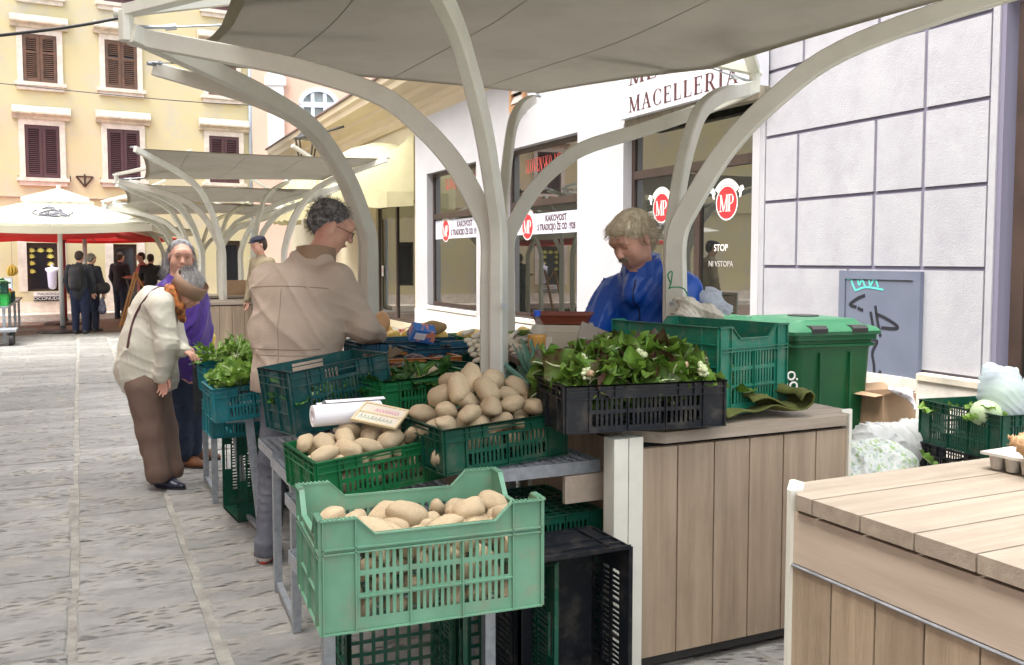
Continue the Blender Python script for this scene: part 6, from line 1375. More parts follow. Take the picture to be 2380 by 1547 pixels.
# ---------------- woman in purple
def woman_purple():
    Y = 6.65; g = lambda x, y, d=0: V3(at_y(x, y, Y+d)); t = person('woman with grey shoulder length hair in a purple coat and dark jeans', (0, 0, 0)); Z = V3((0, 0, 1))
    fw = V3((.42, -.9, 0)).normalized(); rt = V3((fw.y, -fw.x, 0)); hc = g(421, 600); Mh = frame(fw-Z*.12, Z+V3((.08, 0, 0))); s = 1.04
    S = SDF(); T = head(S, hc, Mh, s, 1.15); nk = g(415, 650); S.cone(nk-Z*.05, hc-Z*.04, .058, .056, .03); S.cone(g(430, 860), g(420, 720), .14, .14, .05).cone(g(420, 720), nk, .12, .06, .05)
    a1, a2, a3 = g(385, 680, -.02), g(395, 765, -.12), V3(at_y(422, 800, 6.25)); b1, b2, b3 = g(455, 690, .05), g(470, 775, .05), g(462, 850, -.05)
    arm_skin(S, a1, a2, a3, .9); arm_skin(S, b1, b2, b3, .9); hand(S, a3, V3((.75, -.25, -.45)), -Z, V3((0, -1, 0)), .95, .55); hand(S, b3, -Z, rt, fw, .9, .4)
    link('body', npmesh('body', *snet(S, .0055), SKIN), t); face_bits(T, Mh, s, t)
    J = SDF(); J.cone(g(437, 840), g(432, 740), .175, .165, .06); J.cone(g(395, 682, .0), g(448, 684, .05), .09, .09, .07); J.cone(g(425, 700), g(417, 655), .15, .085, .06); J.cone(g(428, 760), g(425, 700), .16, .15, .06)
    J.cone(a1, a2, .082, .075, .05).cone(a2, a3, .072, .055, .03).cone(b1, b2, .08, .075, .04).cone(b2, b3, .07, .055, .03); J.cone(hc-Z*.02, hc+Z*.2, .08, .10, .01, sub=True); J.cone(g(405, 638, .1), g(430, 640, .12), .05, .05, .04)
    garment('coat', J, cloth('purple_nylon', (.075, .03, .27), (.05, .018, .19), scale=3, rough=.45, bump=.02), t, .0095, folds(rt+Z*.4, fw+Z*.9, 28, .012, 61), .014)
    T2 = SDF()
    for h_, kn, ft in ((g(420, 850, -.03), g(424, 960, -.03), g(425, 1058, -.05)), (g(450, 850, .05), g(452, 955, .05), g(450, 1045, .05))): T2.cone(h_, kn, .11, .08, .06).cone(kn, ft, .08, .062, .03)
    garment('jeans', T2, cloth('dark_blue_jeans', (.018, .035, .075), (.012, .022, .05), scale=5, rough=.85), t, .011, folds(Z+rt*.2, Z-fw*.3, 26, .008, 65), .01, flatz=.045)
    br = mat('brown_shoe', (.20, .075, .02), (.14, .05, .015), scale=20, rough=.6, bump=.05); f1, f2 = at_h(415, 1085, 0), at_h(446, 1066, 0)
    shoe(t, (f1.x, f1.y+.06, 0), fw*.6+V3((.6, 0, 0)), .25, br, h=.06, wd=.045); shoe(t, (f2.x, f2.y+.03, 0), V3((.9, -.35, 0)), .25, br, h=.06, wd=.045)
    H = SDF(); E = lambda p, r, k=.025, sub=False: H.ell(T(*p), [v*s for v in r], Mh, k, sub); E((0, -.030, .050), (.084, .094, .080)); E((0, -.060, -.03), (.086, .06, .10)); 
    for x in (-1, 1): E((x*.080, -.045, -.07), (.030, .045, .085), .03)
    E((0, -.06, -.10), (.085, .05, .05)); E((0, .100, -.012), (.066, .080, .086), .012, True)
    for x in (-1, 1): E((x*.088, .02, -.03), (.030, .045, .07), .01, True)
    gh = mat('salt_grey_hair', (.42, .42, .42), (.12, .115, .115), scale=30, rough=.5, bump=.2, bscale=60, stretch=(1, 1, .15), contrast=(.38, .62)); V, Q = snet(H, .006, folds((1, .2, .12), (.3, 1, .1), 90, .006, 70), .01)
    def roots(rs): v = V3(V[rs.randrange(len(V))]); return v, (v-T(0, -.02, .0)).normalized()
    strands('hair', t, roots, lambda p, n_, rs: (Mh @ V3((0, -.35, -.9))+n_*.35+V3((rs.gauss(0, .15), rs.gauss(0, .15), 0))).normalized(), .09, gh, 1300, .0014, 5, 12, cap=(V, Q))
woman_purple()
# ---------------- small figures farther off
def figure(label, x, base_y, Y, Ht, fwv, top, top2, leg, hair, pose=0, pack=None, shoes=STEELD, zoff=0., scarf=None):
    p0 = at_y(x, base_y, Y); o = V3((p0.x, Y, zoff)); t = person(label, (0, 0, 0)); Z = V3((0, 0, 1)); fw = V3(fwv).normalized(); rt = V3((fw.y, -fw.x, 0)); k = Ht/1.75; P = lambda r, f, z: o+(rt*r+fw*f+Z*z)*k
    S = SDF(); hc = P(0, .05, 1.63); Mh = frame(fw-Z*.2, Z); T = head(S, hc, Mh, k); S.cone(P(0, 0, 1.4), hc-Z*.03, .06*k, .055*k, .03); S.cone(P(0, 0, .95), P(0, 0, 1.33), .08, .08, .06)
    hs = [(P(x_*.2, 0, 1.4), P(x_*.27, .02 if not pose else .1, 1.12), P(x_*.24 if not pose else x_*.12, .1 if not pose else .32, .88 if not pose else 1.12)) for x_ in (-1, 1)]
    for a, b, c_ in hs: arm_skin(S, a, b, c_); hand(S, c_, -Z if not pose else fw, fw, rt, k, .5)
    for x_ in (-1, 1): S.cone(P(x_*.09, 0, .9), P(x_*.1, 0, .1), .06, .04, .03)
    link('body', npmesh('body', *snet(S, .011*k), SKIN), t)
    J = SDF(); J.cone(P(0, 0, .86), P(0, 0, 1.3), .165*k, .16*k, .06, n=fw, sq=1.15); J.cone(P(-.12, 0, 1.37), P(.12, 0, 1.37), .09*k, .09*k, .07); J.cone(P(0, 0, 1.36), P(0, .02, 1.47), .09*k, .068*k, .04)
    for a, b, c_ in hs: J.cone(a, b, .075*k, .066*k, .05).cone(b, c_, .066*k, .048*k, .03)
    garment('coat', J, cloth('fig_'+label[:14]+'_top', top, top2), t, .016, folds(rt+Z*.4, fw+Z, 26, .009, 81), .01)
    L_ = SDF()
    for x_ in (-1, 1): L_.cone(P(x_*.09, 0, .88), P(x_*.1, .02, .48), .115*k, .085*k, .05).cone(P(x_*.1, .02, .48), P(x_*.1, 0, .08), .085*k, .07*k, .03)
    garment('trousers', L_, cloth('fig_'+label[:14]+'_leg', leg, tuple(v*.7 for v in leg)), t, .016, folds(Z+rt*.2, Z-fw*.3, 26, .007, 83), .008)
    for x_ in (-1, 1):
        q_ = P(x_*.1, -.07, 0); MB().tube([q_+Z*.035, q_+fw*.14+Z*.035, q_+fw*.25+Z*.025], [.042, .045, .03], 10).build('shoe', shoes, t, smooth=True)
    H = SDF(); H.ell(T(0, -.025, .045), [.085*k, .098*k, .082*k], Mh).ell(T(0, -.055, -.01), [.08*k, .06*k, .08*k], Mh, .03).ell(T(0, .1, -.02), [.08, .065, .09], Mh, .01, True)
    garment('hair', H, hair, t, .009, folds((1, .2, .2), (.2, 1, .3), 100, .006, 90), .008)
    if pack == 'back':
        B = SDF(); B.cone(P(0, -.24, 1.05), P(0, -.23, 1.32), .13, .12, .04, n=fw, sq=1.1).cone(P(0, -.33, 1.02), P(0, -.33, 1.14), .08, .08, .03)
        bp = garment('backpack', B, cloth('black_pack', (.02, .02, .025), (.035, .035, .04), rough=.6), t, .014)
        for x_ in (-1, 1): MB().tube([P(x_*.08, -.16, 1.36), P(x_*.12, .0, 1.47), P(x_*.12, .12, 1.3)], .018, 6).build('strap', STEELD, bp)
    if pack == 'bag':
        B = SDF(); B.cone(P(.30, -.05, .98), P(.32, .08, .98), .12, .12, .04, n=rt, sq=1.5); garment('shoulder_bag', B, cloth('dark_bag', (.03, .028, .035), (.02, .02, .02), rough=.5), t, .014)
        B = SDF(); B.cone(P(.30, .0, .50), P(.30, .0, .72), .10, .05, .04, n=rt, sq=1.4); garment('carrier_bag', B, mat('striped_bag', (.25, .25, .33), (.05, .05, .12), scale=30, rough=.4), t, .014, folds(rt, fw, 40, .01, 3), .01)
    if pack == 'cap':
        C = SDF(); C.ell(T(0, -.0, .085), [.10, .115, .045], Mh); C.ell(T(0, .10, .06), [.06, .05, .012], Mh, .02); garment('cap', C, cloth('black_cap', (.012, .014, .03), (.02, .02, .04)), t, .009)
    return t
DH = mat('dark_brown_hair', (.05, .03, .02), (.03, .02, .012), scale=30, rough=.6, bump=.1, bscale=80); GH = mat('ash_hair', (.28, .25, .21), (.18, .16, .13), scale=30, rough=.6)
figure('person with a dark backpack and dark blue trousers under the white parasol, seen from behind', 188, 775, 18.6, 1.66, (-.1, 1, 0), (.03, .035, .045), (.02, .022, .03), (.012, .02, .06), DH, 0, 'back')
figure('grey haired person with a dark shoulder bag standing close beside the backpack wearer', 214, 770, 19.1, 1.62, (.3, 1, 0), (.025, .027, .04), (.02, .02, .03), (.015, .02, .045), GH, 0, 'bag')
figure('young woman in a pink red coat outside the dark shop door', 335, 742, 22.4, 1.66, (-.75, -.6, 0), (.42, .10, .09), (.5, .2, .17), (.03, .02, .03), DH, 1)
figure('person with brown hair in a black coat beside the woman in pink', 353, 742, 22.0, 1.62, (-.2, 1, 0), (.018, .018, .022), (.03, .03, .03), (.02, .02, .03), DH, 1)
figure('dark dressed person standing just inside the shop door', 281, 740, 23.3, 1.66, (.2, 1, 0), (.02, .02, .035), (.015, .015, .02), (.012, .018, .04), DH, 0)
figure('man in a black cap and khaki coat behind the tan jacket', 612, 742, 13.2, 1.82, (-.6, -.6, 0), (.28, .23, .14), (.22, .18, .11), (.05, .05, .06), DH, 0, 'cap')
# ================================================================ BINS, BAGS, PARASOLS, THE OTHER STALL, CABLES
M_BIN = mat('bin_green', (.008, .10, .032), (.007, .08, .027), scale=3, rough=.42, spec=.5, dirt=(.03, .11, .05), dscale=2, damt=.4); M_LID = mat('bin_lid_green', (.03, .15, .07), (.022, .12, .055), scale=4, rough=.4, spec=.5)
def wheelie(P, yaw, label, text=False):
    t = thing('wheelie_bin', label, 'bin', P, R(yaw), group='two green wheelie bins by the wall'); w0, d0, w1_, d1_, h = .27, .32, .33, .40, 1.0
    b = MB(); rings = []
    def ring(a, c, z, n=6, r=.06):
        pts = []
        for (sx, sy, a0) in ((1, 1, 0), (-1, 1, 90), (-1, -1, 180), (1, -1, 270)):
            for k in range(n+1): th = R(a0+90*k/n); pts.append((sx*(a-r)+r*math.cos(th), sy*(c-r)+r*math.sin(th), z))
        return pts
    L = [ring(w0, d0, .12), ring(w0+.02, d0+.02, .3), ring(w1_-.02, d1_-.03, .88), ring(w1_-.015, d1_-.025, .90), ring(w1_+.005, d1_, .905), ring(w1_+.005, d1_, .92), ring(w1_-.01, d1_-.015, .925), ring(w1_-.01, d1_-.015, .945), ring(w1_+.012, d1_+.008, .95), ring(w1_+.012, d1_+.008, .985)]
    n = len(L[0]); b.v = [p for l in L for p in l]; b.f = [(i*n+k, i*n+(k+1) % n, (i+1)*n+(k+1) % n, (i+1)*n+k) for i in range(len(L)-1) for k in range(n)]+[tuple(range(n))[::-1]]; b.m = [0]*len(b.f)
    b.build('bin_body', M_BIN, t, auto=True)
    for x in (-.12, .12): MB().box(x-.006, x+.006, -d1_+.01, -d1_+.03, .3, .86).build('body_rib', M_BIN, t)
    for y in (-.13, .0, .13):
        for s in (-1, 1): MB().box(s*(w1_-.035)-.004, s*(w1_-.035)+.004, y-.006, y+.006, .5, .86).build('body_rib', M_BIN, t)
    b = MB(); L = [ring(w1_+.03, d1_+.02, .985, r=.05), ring(w1_+.035, d1_+.025, 1.01, r=.06), ring(w1_+.01, d1_, 1.035, r=.07), ring(w1_-.06, d1_-.07, 1.055, r=.07), ring(w1_-.09, d1_-.10, 1.085, r=.06), ring(.12, .15, 1.092, r=.05)]
    b.v = [p for l in L for p in l]; b.f = [(i*n+k, i*n+(k+1) % n, (i+1)*n+(k+1) % n, (i+1)*n+k) for i in range(len(L)-1) for k in range(n)]+[tuple(range(n))[::-1], tuple(range(5*n, 6*n))]; b.m = [0]*len(b.f)
    ld = b.build('lid', M_LID, t, auto=True)
    MB().tube([(0, .0, 1.09), (0, 0, 1.10)], .11, 24).build('round_inlet', STEELD, ld)
    for x in (-.16, .16): MB().prism([(-d1_-.03, 1.0), (-d1_+.05, 1.0), (-d1_+.05, 1.05), (-d1_-.01, 1.05), (-d1_-.035, 1.03)], x-.06, x+.06, 'x').build('lid_grip', STEELD, ld)
    MB().tube([(-w1_-.02, d1_+.06, 1.055), (w1_+.02, d1_+.06, 1.055)], .017, 10).build('hinge_bar', M_LID, t, smooth=True)
    for x in np.linspace(-w1_+.02, w1_-.02, 6): MB().box(x-.012, x+.012, d1_-.02, d1_+.065, .98, 1.06).build('hinge_lug', M_LID, t)
    for s in (-1, 1): MB().tube([(s*(w0+.0), d0-.0, .11), (s*(w0+.05), d0, .11)], .11, 20).build('wheel', STEELD, t)
    return t
wb = wheelie((2.10, 6.66, 0), 17, 'right hand green wheelie bin with round inlet lid, in front of the grey blue door'); wheelie((1.42, 6.95, 0), 17, 'left hand green wheelie bin half hidden behind the deep crate')
FB = Matrix.Translation((-.20, -.395, .62)) @ RX
for dz_, tx_ in ((.035, 'D.O.'), (-.035, 'RO')): put_text('white_lettering', tx_, .085, M_LW, wb, Matrix.Translation((-.10, 0, dz_+.06)) @ FB, align='RIGHT', bold=.002)
# olive cloth on the cabinet
def sheet(name, label, cat, P, yaw, L_, W2, fn, m, th=.006, n=24, k=14):
    t = thing(name, label, cat, P, R(yaw)); b = MB(); V = [fn(i/n, j/k) for i in range(n+1) for j in range(k+1)]; b.add(V, [(i*(k+1)+j, (i+1)*(k+1)+j, (i+1)*(k+1)+j+1, i*(k+1)+j+1) for i in range(n) for j in range(k)])
    o = b.build('cloth', m, t, smooth=True); md = o.modifiers.new('s', 'SOLIDIFY'); md.thickness = th; return t
def olive(u_, v_):
    th = u_*1.0; x = -.15+.36*min(th, .78)/.78; z = .008
    if th > .78: a = (th-.78)/.22*4.4; x = .21+.035*math.sin(a); z = .043-.035*math.cos(a)
    return (x+.02*math.sin(v_*5), -.13+.26*v_+.03*math.sin(u_*4), z+.018*math.sin(u_*9+v_*4)**2*(1-abs(th-.5))+.012*math.sin(v_*7+u_*3)**2)
olv = mat('olive_felt', (.13, .15, .035), (.09, .10, .022), scale=9, rough=.95, bump=.06, bscale=160)
sheet('folded_cloth', 'rough olive green felt cloth folded on the cabinet beside the black crate', 'cloth', (.90, 3.62, .90), 22, 0, 0, olive, olv)
def olive2(u_, v_): return (-.02+.22*u_, -.11+.2*v_, .055+.02*math.sin(u_*5+v_*3)-.02*u_+.012*math.sin(v_*9))
b = MB(); b.add([olive2(i/12, j/8) for i in range(13) for j in range(9)], [(i*9+j, (i+1)*9+j, (i+1)*9+j+1, i*9+j+1) for i in range(12) for j in range(8)]); cl_ = [o for o in bpy.data.objects if o.name == 'folded_cloth'][0]; o = b.build('upper_fold', olv, cl_, smooth=True); md = o.modifiers.new('s', 'SOLIDIFY'); md.thickness = .006
# plastic bags
M_BAG = mat('thin_plastic_white', (.75, .76, .74), (.60, .62, .60), scale=8, rough=.28, two=.35, spec=.6); M_BAGW = mat('thin_plastic_pale', (.78, .84, .88), (.66, .72, .78), scale=6, rough=.22, two=.5, spec=.8, alpha=.62)
def bag(name, label, prims, m, par=None, fr=45, amp=.012, seed=1, h=.007, cat='bag'):
    t = thing(name, label, cat, (0, 0, 0)); S = SDF(); [S.cone(*p) if p[0] is not None else None for p in prims]
    V, Q = snet(S, h, folds((1, .4, .2), (.3, .2, 1), fr, amp, seed), amp*1.3); link('bag_film', npmesh('bag_film', V, Q, m), t); return t
K = lambda x, y, Y: V3(at_y(x, y, Y))
b1 = bag('hanging_bag_bundle', 'bundle of thin cream plastic bags tied by green twine to the right mast', [(K(1572, 694, 4.30), K(1600, 706, 4.28), .012, .02, .02), (K(1596, 704, 4.28), K(1602, 740, 4.28), .03, .055, .03), (K(1600, 712, 4.28), K(1580, 738, 4.27), .02, .035, .03), (K(1610, 712, 4.28), K(1650, 728, 4.27), .03, .035, .03), (K(1650, 722, 4.27), K(1670, 735, 4.27), .03, .02, .03)], mat('cream_plastic', (.76, .72, .60), (.64, .60, .50), scale=12, rough=.35, two=.2), fr=60, amp=.014, seed=5, h=.006)
b2 = bag('white_plastic_bag', 'clear white plastic bag behind the tied bag bundle', [(K(1640, 690, 4.5), K(1668, 712, 4.5), .035, .03, .03), (K(1668, 700, 4.5), K(1690, 720, 4.5), .02, .03, .03), (K(1655, 680, 4.5), K(1665, 690, 4.5), .03, .03, .02)], M_BAGW, fr=60, amp=.012, seed=8)
tw = thing('green_twine', 'green twine tied in a bow round the right mast', 'twine', (0, 0, 0))
MB().tube(catmull([K(1560, 662, 4.34), K(1552, 640, 4.33), K(1562, 632, 4.33), K(1560, 655, 4.33), K(1555, 672, 4.33), K(1562, 668, 4.33), K(1590, 672, 4.33), K(1602, 700, 4.27)], 4), .0035, 5).build('twine', mat('twine_green', (.02, .22, .10), rough=.7), tw)
# cabbages in bags on the right
cab = mat('pale_cabbage', (.55, .66, .42), (.42, .55, .30), scale=6, rough=.5)
for i, (x, y, z, r_) in enumerate(((2.66, 4.98, .76, .115), (2.86, 5.02, .75, .11), (2.52, 4.88, .70, .09))):
    ct = link('cabbage', blob_mesh('cabbage', cab, (1, 1, .92), .08, 90+i, 3, 2.2), None, (x, y, z-.02), (0, 0, i), r_*.88, ['pale cabbage in the tall knotted bag', 'pale cabbage at the extreme right edge', 'small pale cabbage at the left of the crate'][i], 'cabbage')
bag('white_carrier_bag', 'thin white carrier bag knotted round a cabbage on the dark green crate', [((2.66, 4.98, .74), (2.66, 4.98, .78), .118, .118, .03), ((2.66, 4.98, .80), (2.58, 4.96, .90), .08, .045, .04), ((2.58, 4.96, .90), (2.70, 4.94, .90), .03, .025, .03), ((2.60, 4.92, .66), (2.70, 4.92, .68), .06, .08, .04)], M_BAGW, seed=11, fr=42, amp=.014)
bag('white_carrier_bag', 'thin white carrier bag at the extreme right edge of the picture', [((2.88, 5.02, .74), (2.9, 5.02, .78), .12, .11, .03), ((2.9, 5.0, .80), (2.84, 4.99, .87), .06, .03, .04)], M_BAGW, seed=14, fr=42, amp=.014)
# cardboard box by the door
cb = thing('carton', 'open cardboard carton with torn flap between the bins and the dark green crate', 'box', (2.60, 6.35, .30), R(20))
b = MB(); b.box(-.18, .18, -.14, -.135, 0, .42).box(-.18, .18, .135, .14, 0, .42).box(-.18, -.175, -.135, .135, 0, .42).box(.175, .18, -.135, .135, 0, .42).box(-.175, .175, -.135, .135, 0, .005).build('carton_wall', M_CARD, cb)
for (pts) in ([(-.18, -.14, .42), (.10, -.14, .42), (.06, -.26, .47), (-.24, -.25, .46)], [(-.18, .14, .42), (.18, .14, .42), (.16, .24, .48), (-.18, .24, .47)], [(-.18, -.135, .42), (-.18, .135, .42), (-.27, .12, .40), (-.28, -.15, .41)]):
    p2 = [(x, y, z-.004) for x, y, z in pts]; MB().add(pts+p2, [(0, 1, 2, 3), (7, 6, 5, 4), (0, 4, 5, 1), (1, 5, 6, 2), (2, 6, 7, 3), (3, 7, 4, 0)]).build('flap', M_CARD, cb)
cb.scale = (.78, .8, .70); cb.location.z = .29
under = crate('black crate beneath the open carton', .4, .3, .29, P_BLK, 'slot', None, (2.66, 6.25, 0), (0, 0, R(20)))
bag('torn_bag', 'torn white bag with red print hanging out of the open carton', [(K(2070, 905, 6.1), K(2110, 915, 6.08), .02, .03, .02), (K(2110, 915, 6.08), K(2128, 950, 6.05), .03, .012, .02)], mat('red_print_bag', (.72, .70, .72), (.6, .2, .2), scale=40, rough=.4, contrast=(.6, .64)), fr=60, amp=.01, seed=17)
# patterned bag
M_PAT = mat('patterned_bag', (.74, .76, .70), (.40, .55, .22), scale=34, rough=.5, contrast=(.56, .59), dirt=(.16, .36, .30), dscale=38, damt=.9)
bag('patterned_bag', 'big white shopping bag printed with tiny green shapes on the ground behind the cabinets', [((1.78, 4.75, .20), (2.02, 4.87, .20), .22, .20, .08), ((1.75, 4.8, .42), (2.0, 4.9, .40), .13, .12, .10), ((1.95, 4.85, .46), (2.1, 4.92, .40), .08, .09, .05)], M_PAT, fr=22, amp=.02, seed=21, h=.012)
bag('white_sack', 'plain white sack lying behind the patterned bag', [((2.1, 5.3, .42), (2.4, 5.4, .40), .14, .14, .05), ((2.35, 5.45, .45), (2.5, 5.5, .42), .10, .1, .05)], M_BAG, fr=25, amp=.02, seed=23, h=.01)
lfx = link('loose_leaf', LEAF['chicg'][1], None, (2.22, 4.72, .40), (.5, .3, 1.), 1.0, 'single green leaf lying between the patterned bag and the dark crate', 'leaf')
# egg carton and brown paper on the right cabinet
ec = thing('egg_carton', 'grey cardboard egg tray on the right hand cabinet', 'egg carton', (1.47, 2.60, .885), R(28)); b = MB()
mg = mat('grey_pulp', (.52, .50, .45), (.44, .42, .38), scale=20, rough=.9, bump=.05)
for i in range(3):
    for j in range(3): b.lathe([(.012, .0), (.016, .002), (.022, .04), (.024, .042)], 8, M=Matrix.Translation((i*.048, j*.048, 0)))
b.build('cups', mg, ec, smooth=True); MB().box(-.03, .13, -.03, .13, .042, .05).build('tray_edge', mg, ec)
bag('crumpled_paper', 'crumpled brown paper on the egg carton at the right edge', [((1.46, 2.55, .975), (1.58, 2.60, .985), .035, .045, .03), ((1.41, 2.55, 1.0), (1.5, 2.58, .96), .018, .03, .02)], mat('brown_paper', (.50, .32, .17), (.42, .26, .13), scale=8, rough=.75), fr=70, amp=.018, seed=27, h=.006, cat='paper')
# shelf board hinged on the cabinet side and small bits
bd = thing('folding_shelf', 'beige board folded down below the galvanised shelf on the cabinet side', 'shelf', (.30, 3.33, .62), R(25)); MB().cbox(-.12, .13, 0, .02, 0, .10, .002).build('board', MATS['beige_wood_band'], bd)
# white bag and dog like bundle behind the purple woman's legs
bag('white_carrier_bag', 'white carrier bag hanging by the jeans of the woman in purple', [(V3(at_y(466, 930, 6.9)), V3(at_y(462, 1000, 6.9)), .03, .085, .04), (V3(at_y(470, 985, 6.9)), V3(at_y(470, 1010, 6.9)), .07, .05, .04)], mat('blue_white_bag', (.66, .68, .76), (.55, .58, .68), scale=8, rough=.35), fr=30, amp=.016, seed=31, h=.009)
bag('yellow_bag', 'small yellow bag behind the woman in purple', [(K(485, 755, 7.3), K(487, 795, 7.3), .03, .045, .02)], mat('yellow_bag', (.75, .55, .06), (.65, .45, .05), scale=8, rough=.5), fr=30, amp=.01, seed=33)
# ---------------------------------------------------------------- parasols
M_PAR = mat('parasol_white', (.80, .79, .70), (.76, .75, .66), scale=2, rough=.8, two=.35); M_PRED = mat('parasol_red', (.60, .02, .02), rough=.7, two=.2); M_INK = mat('ink_grey', (.10, .10, .12), rough=.7)
def parasol(P, Rr, he, ha, yaw, m, label, pole_m, vent=True, val=.0, base=True, logo_=False):
    t = thing('parasol', label, 'parasol', P, R(yaw)); cs = [(-Rr, -Rr), (Rr, -Rr), (Rr, Rr), (-Rr, Rr)]
    def pt(i, f, g_): a = Vector(cs[i]); b_ = Vector(cs[(i+1) % 4]); e = a.lerp(b_, f); r_ = g_; z = ha-(ha-he)*(r_**.93)-.0; sag = .10*math.sin(math.pi*f)*r_; return (e.x*r_*(1-.05*math.sin(math.pi*f)), e.y*r_*(1-.05*math.sin(math.pi*f)), z-sag*.6+ (.0))
    b = MB(); n, m_ = 10, 8; r0 = .30 if vent else 0.0
    for i in range(4):
        base_ = len(b.v); b.add([pt(i, f/n, r0+(1-r0)*g_/m_) for g_ in range(m_+1) for f in range(n+1)], [(g_*(n+1)+f, g_*(n+1)+f+1, (g_+1)*(n+1)+f+1, (g_+1)*(n+1)+f) for g_ in range(m_) for f in range(n)])
    cn = b.build('canopy_cloth', m, t, smooth=False, auto=True)
    if val:
        b = MB()
        for i in range(4): b.add([(x, y, z-dz_) for f in range(n+1) for dz_ in (0, val) for (x, y, z) in [pt(i, f/n, 1.002)]], [(2*f, 2*f+2, 2*f+3, 2*f+1) for f in range(n)])
        b.build('valance', m, t)
    if vent:
        b = MB(); k = r0*1.18
        for i in range(4): b.add([(0, 0, ha+.12)]+[(pt(i, f/6, k)[0], pt(i, f/6, k)[1], ha-(ha-he)*k+.10) for f in range(7)]+[(pt(i, f/6, k)[0], pt(i, f/6, k)[1], ha-(ha-he)*k+.03) for f in range(7)], [(0, f+1, f+2) for f in range(6)]+[(f+1, f+8, f+9, f+2) for f in range(6)])
        b.build('vent_cap', m, t); MB().tube([(0, 0, ha+.08), (0, 0, ha+.18)], .04, 10).build('finial', m, t)
    MB().tube([(0, 0, .05), (0, 0, ha)], .045, 12).build('pole', pole_m, t, smooth=True)
    MB().tube([(0, 0, he-.12), (0, 0, he+.02)], .075, 12).build('hub', pole_m, t)
    for i in range(4):
        for f in (0, .5): p = pt(i, f, .97); q_ = pt(i, f, .5); MB().tube([(0, 0, ha-.1), (p[0], p[1], p[2]-.03)], .014, 5).build('rib', pole_m, t); MB().tube([(0, 0, he-.06), (q_[0], q_[1], q_[2]-.03)], .014, 5).build('strut', pole_m, t)
    if base: MB().lathe([(.02, .16), (.06, .14), (.07, .08), (.42, .06), (.48, .03), (.48, 0)][::-1], 8).build('base_plate', STEELD, t)
    if logo_:
        ax = lambda f, g_: V3(pt(0, f, g_))+V3((0, -.01, .018)); lg = MB(); ov = [ax(.5+.165*math.cos(a), .63+.15*math.sin(a)) for a in np.linspace(R(-25), R(205), 30)]; lg.tube(ov, .010, 4); ov = [ax(.5+.15*math.cos(a), .64+.13*math.sin(a)) for a in np.linspace(R(-15), R(195), 30)]; lg.tube(ov, .006, 4)
        S2 = [[(.40, .70), (.43, .62), (.47, .58), (.50, .56), (.53, .57), (.56, .62), (.60, .70), (.62, .77)], [(.40, .70), (.44, .73), (.48, .72), (.50, .76), (.54, .78)], [(.50, .56), (.46, .50), (.42, .49), (.385, .53)], [(.53, .57), (.50, .49), (.45, .46), (.40, .48)], [(.54, .58), (.57, .55), (.575, .60)], [(.46, .64), (.47, .65)], [(.50, .66), (.55, .68), (.58, .76)], [(.52, .62), (.57, .70), (.60, .77)], [(.48, .68), (.53, .72), (.55, .78)], [(.44, .66), (.47, .69)]]
        for l in S2: lg.tube(catmull([ax(x, y) for x, y in l], 3), .016, 4)
        lg.build('goat_emblem', M_INK, t)
    return t
WP_ = mat('white_pole', (.62, .62, .60), rough=.4); pb_ = at_y(146, 768, 18.9)
parasol((pb_.x, 18.9, 0), 1.72, 2.22, 2.82, 20, M_PAR, 'big white square parasol with a horned goat emblem, nearest of the parasols on the left', WP_, logo_=True)
parasol((pb_.x-1.1, 21.3, 0), 1.95, 2.03, 2.45, 2, M_PRED, 'red parasol behind the white one with the goat emblem', mat('red_pole', (.30, .04, .04), rough=.5), vent=False, val=.08)
parasol((pb_.x-.1, 20.2, 0), 1.95, 2.20, 2.5, 6, M_PAR, 'cream parasol between the goat emblem parasol and the red one', WP_, vent=False, val=.14, base=False)
# ---------------------------------------------------------------- vegetable stand on the left
yl = 17.2
lt_ = thing('metal_stand', 'long low metal stand of vegetables at the left edge', 'stand', (-9.0, 16.5, 0), R(115)); M_ = GALV
MB().box(0, 4.6, 0, .9, .62, .66).build('shelf', M_, lt_); 
for x in (.05, 1.5, 3.1, 4.5):
    for y in (.05, .82): MB().box(x, x+.05, y, y+.05, 0, .62).build('leg', M_, lt_)
def LS(x, y, z): return lt_.matrix_basis @ V3((x, y, z))
k = 0
for (x, y, z, m, nm) in ((.3, .3, .66, P_FLUO, 'vivid green crate at the camera end of the left stand'), (.3, .3, .88, P_DKG, 'dark green crate stacked on the vivid green crate of the left stand'), (.85, .3, .66, P_GRN, 'bright green crate of pale lettuce in the middle of the left stand'), (1.45, .3, .66, P_BLK, 'black crate of carrots toward the far end of the left stand'), (2.1, .3, .66, P_DKG, 'dark green crate of red peppers at the far end of the left stand'), (.3, .5, .25, P_BLK, 'black crate on the lower level of the left stand'), (.3, .5, 0.02, P_BLK, 'black crate on the ground under the left stand')):
    crate(nm, .4, .56, .2, m, 'slot', None, LS(x, y, z), (0, 0, R(115)))
strew(tuple(LS(.85, .3, .84)), 115, .4, .5, 0, 10, LEAF['let'] and [blob_mesh('lettuce', M_LF2, (1, 1, .8), .35, 95, 3, 3)], .11, 'lettuce', 'one of the pale curly lettuces on the left stand', 'lettuce', 'lettuces on the left stand')
strew(tuple(LS(1.45, .3, .86)), 115, .36, .5, 0, 14, [blob_mesh('carrot', mat('carrot_orange', (.62, .16, .03), rough=.5), (3, .6, .6), .1, 96, 2)], .04, 'carrot', 'one of the orange carrots in the black crate on the left stand', 'carrot', 'carrots on the left stand')
strew(tuple(LS(2.1, .3, .86)), 115, .36, .5, 0, 10, [blob_mesh('pepper', mat('pepper_red', (.45, .03, .02), rough=.35), (1, 1, 1.2), .2, 97, 2)], .05, 'pepper', 'one of the red peppers on the left stand', 'pepper', 'peppers on the left stand')
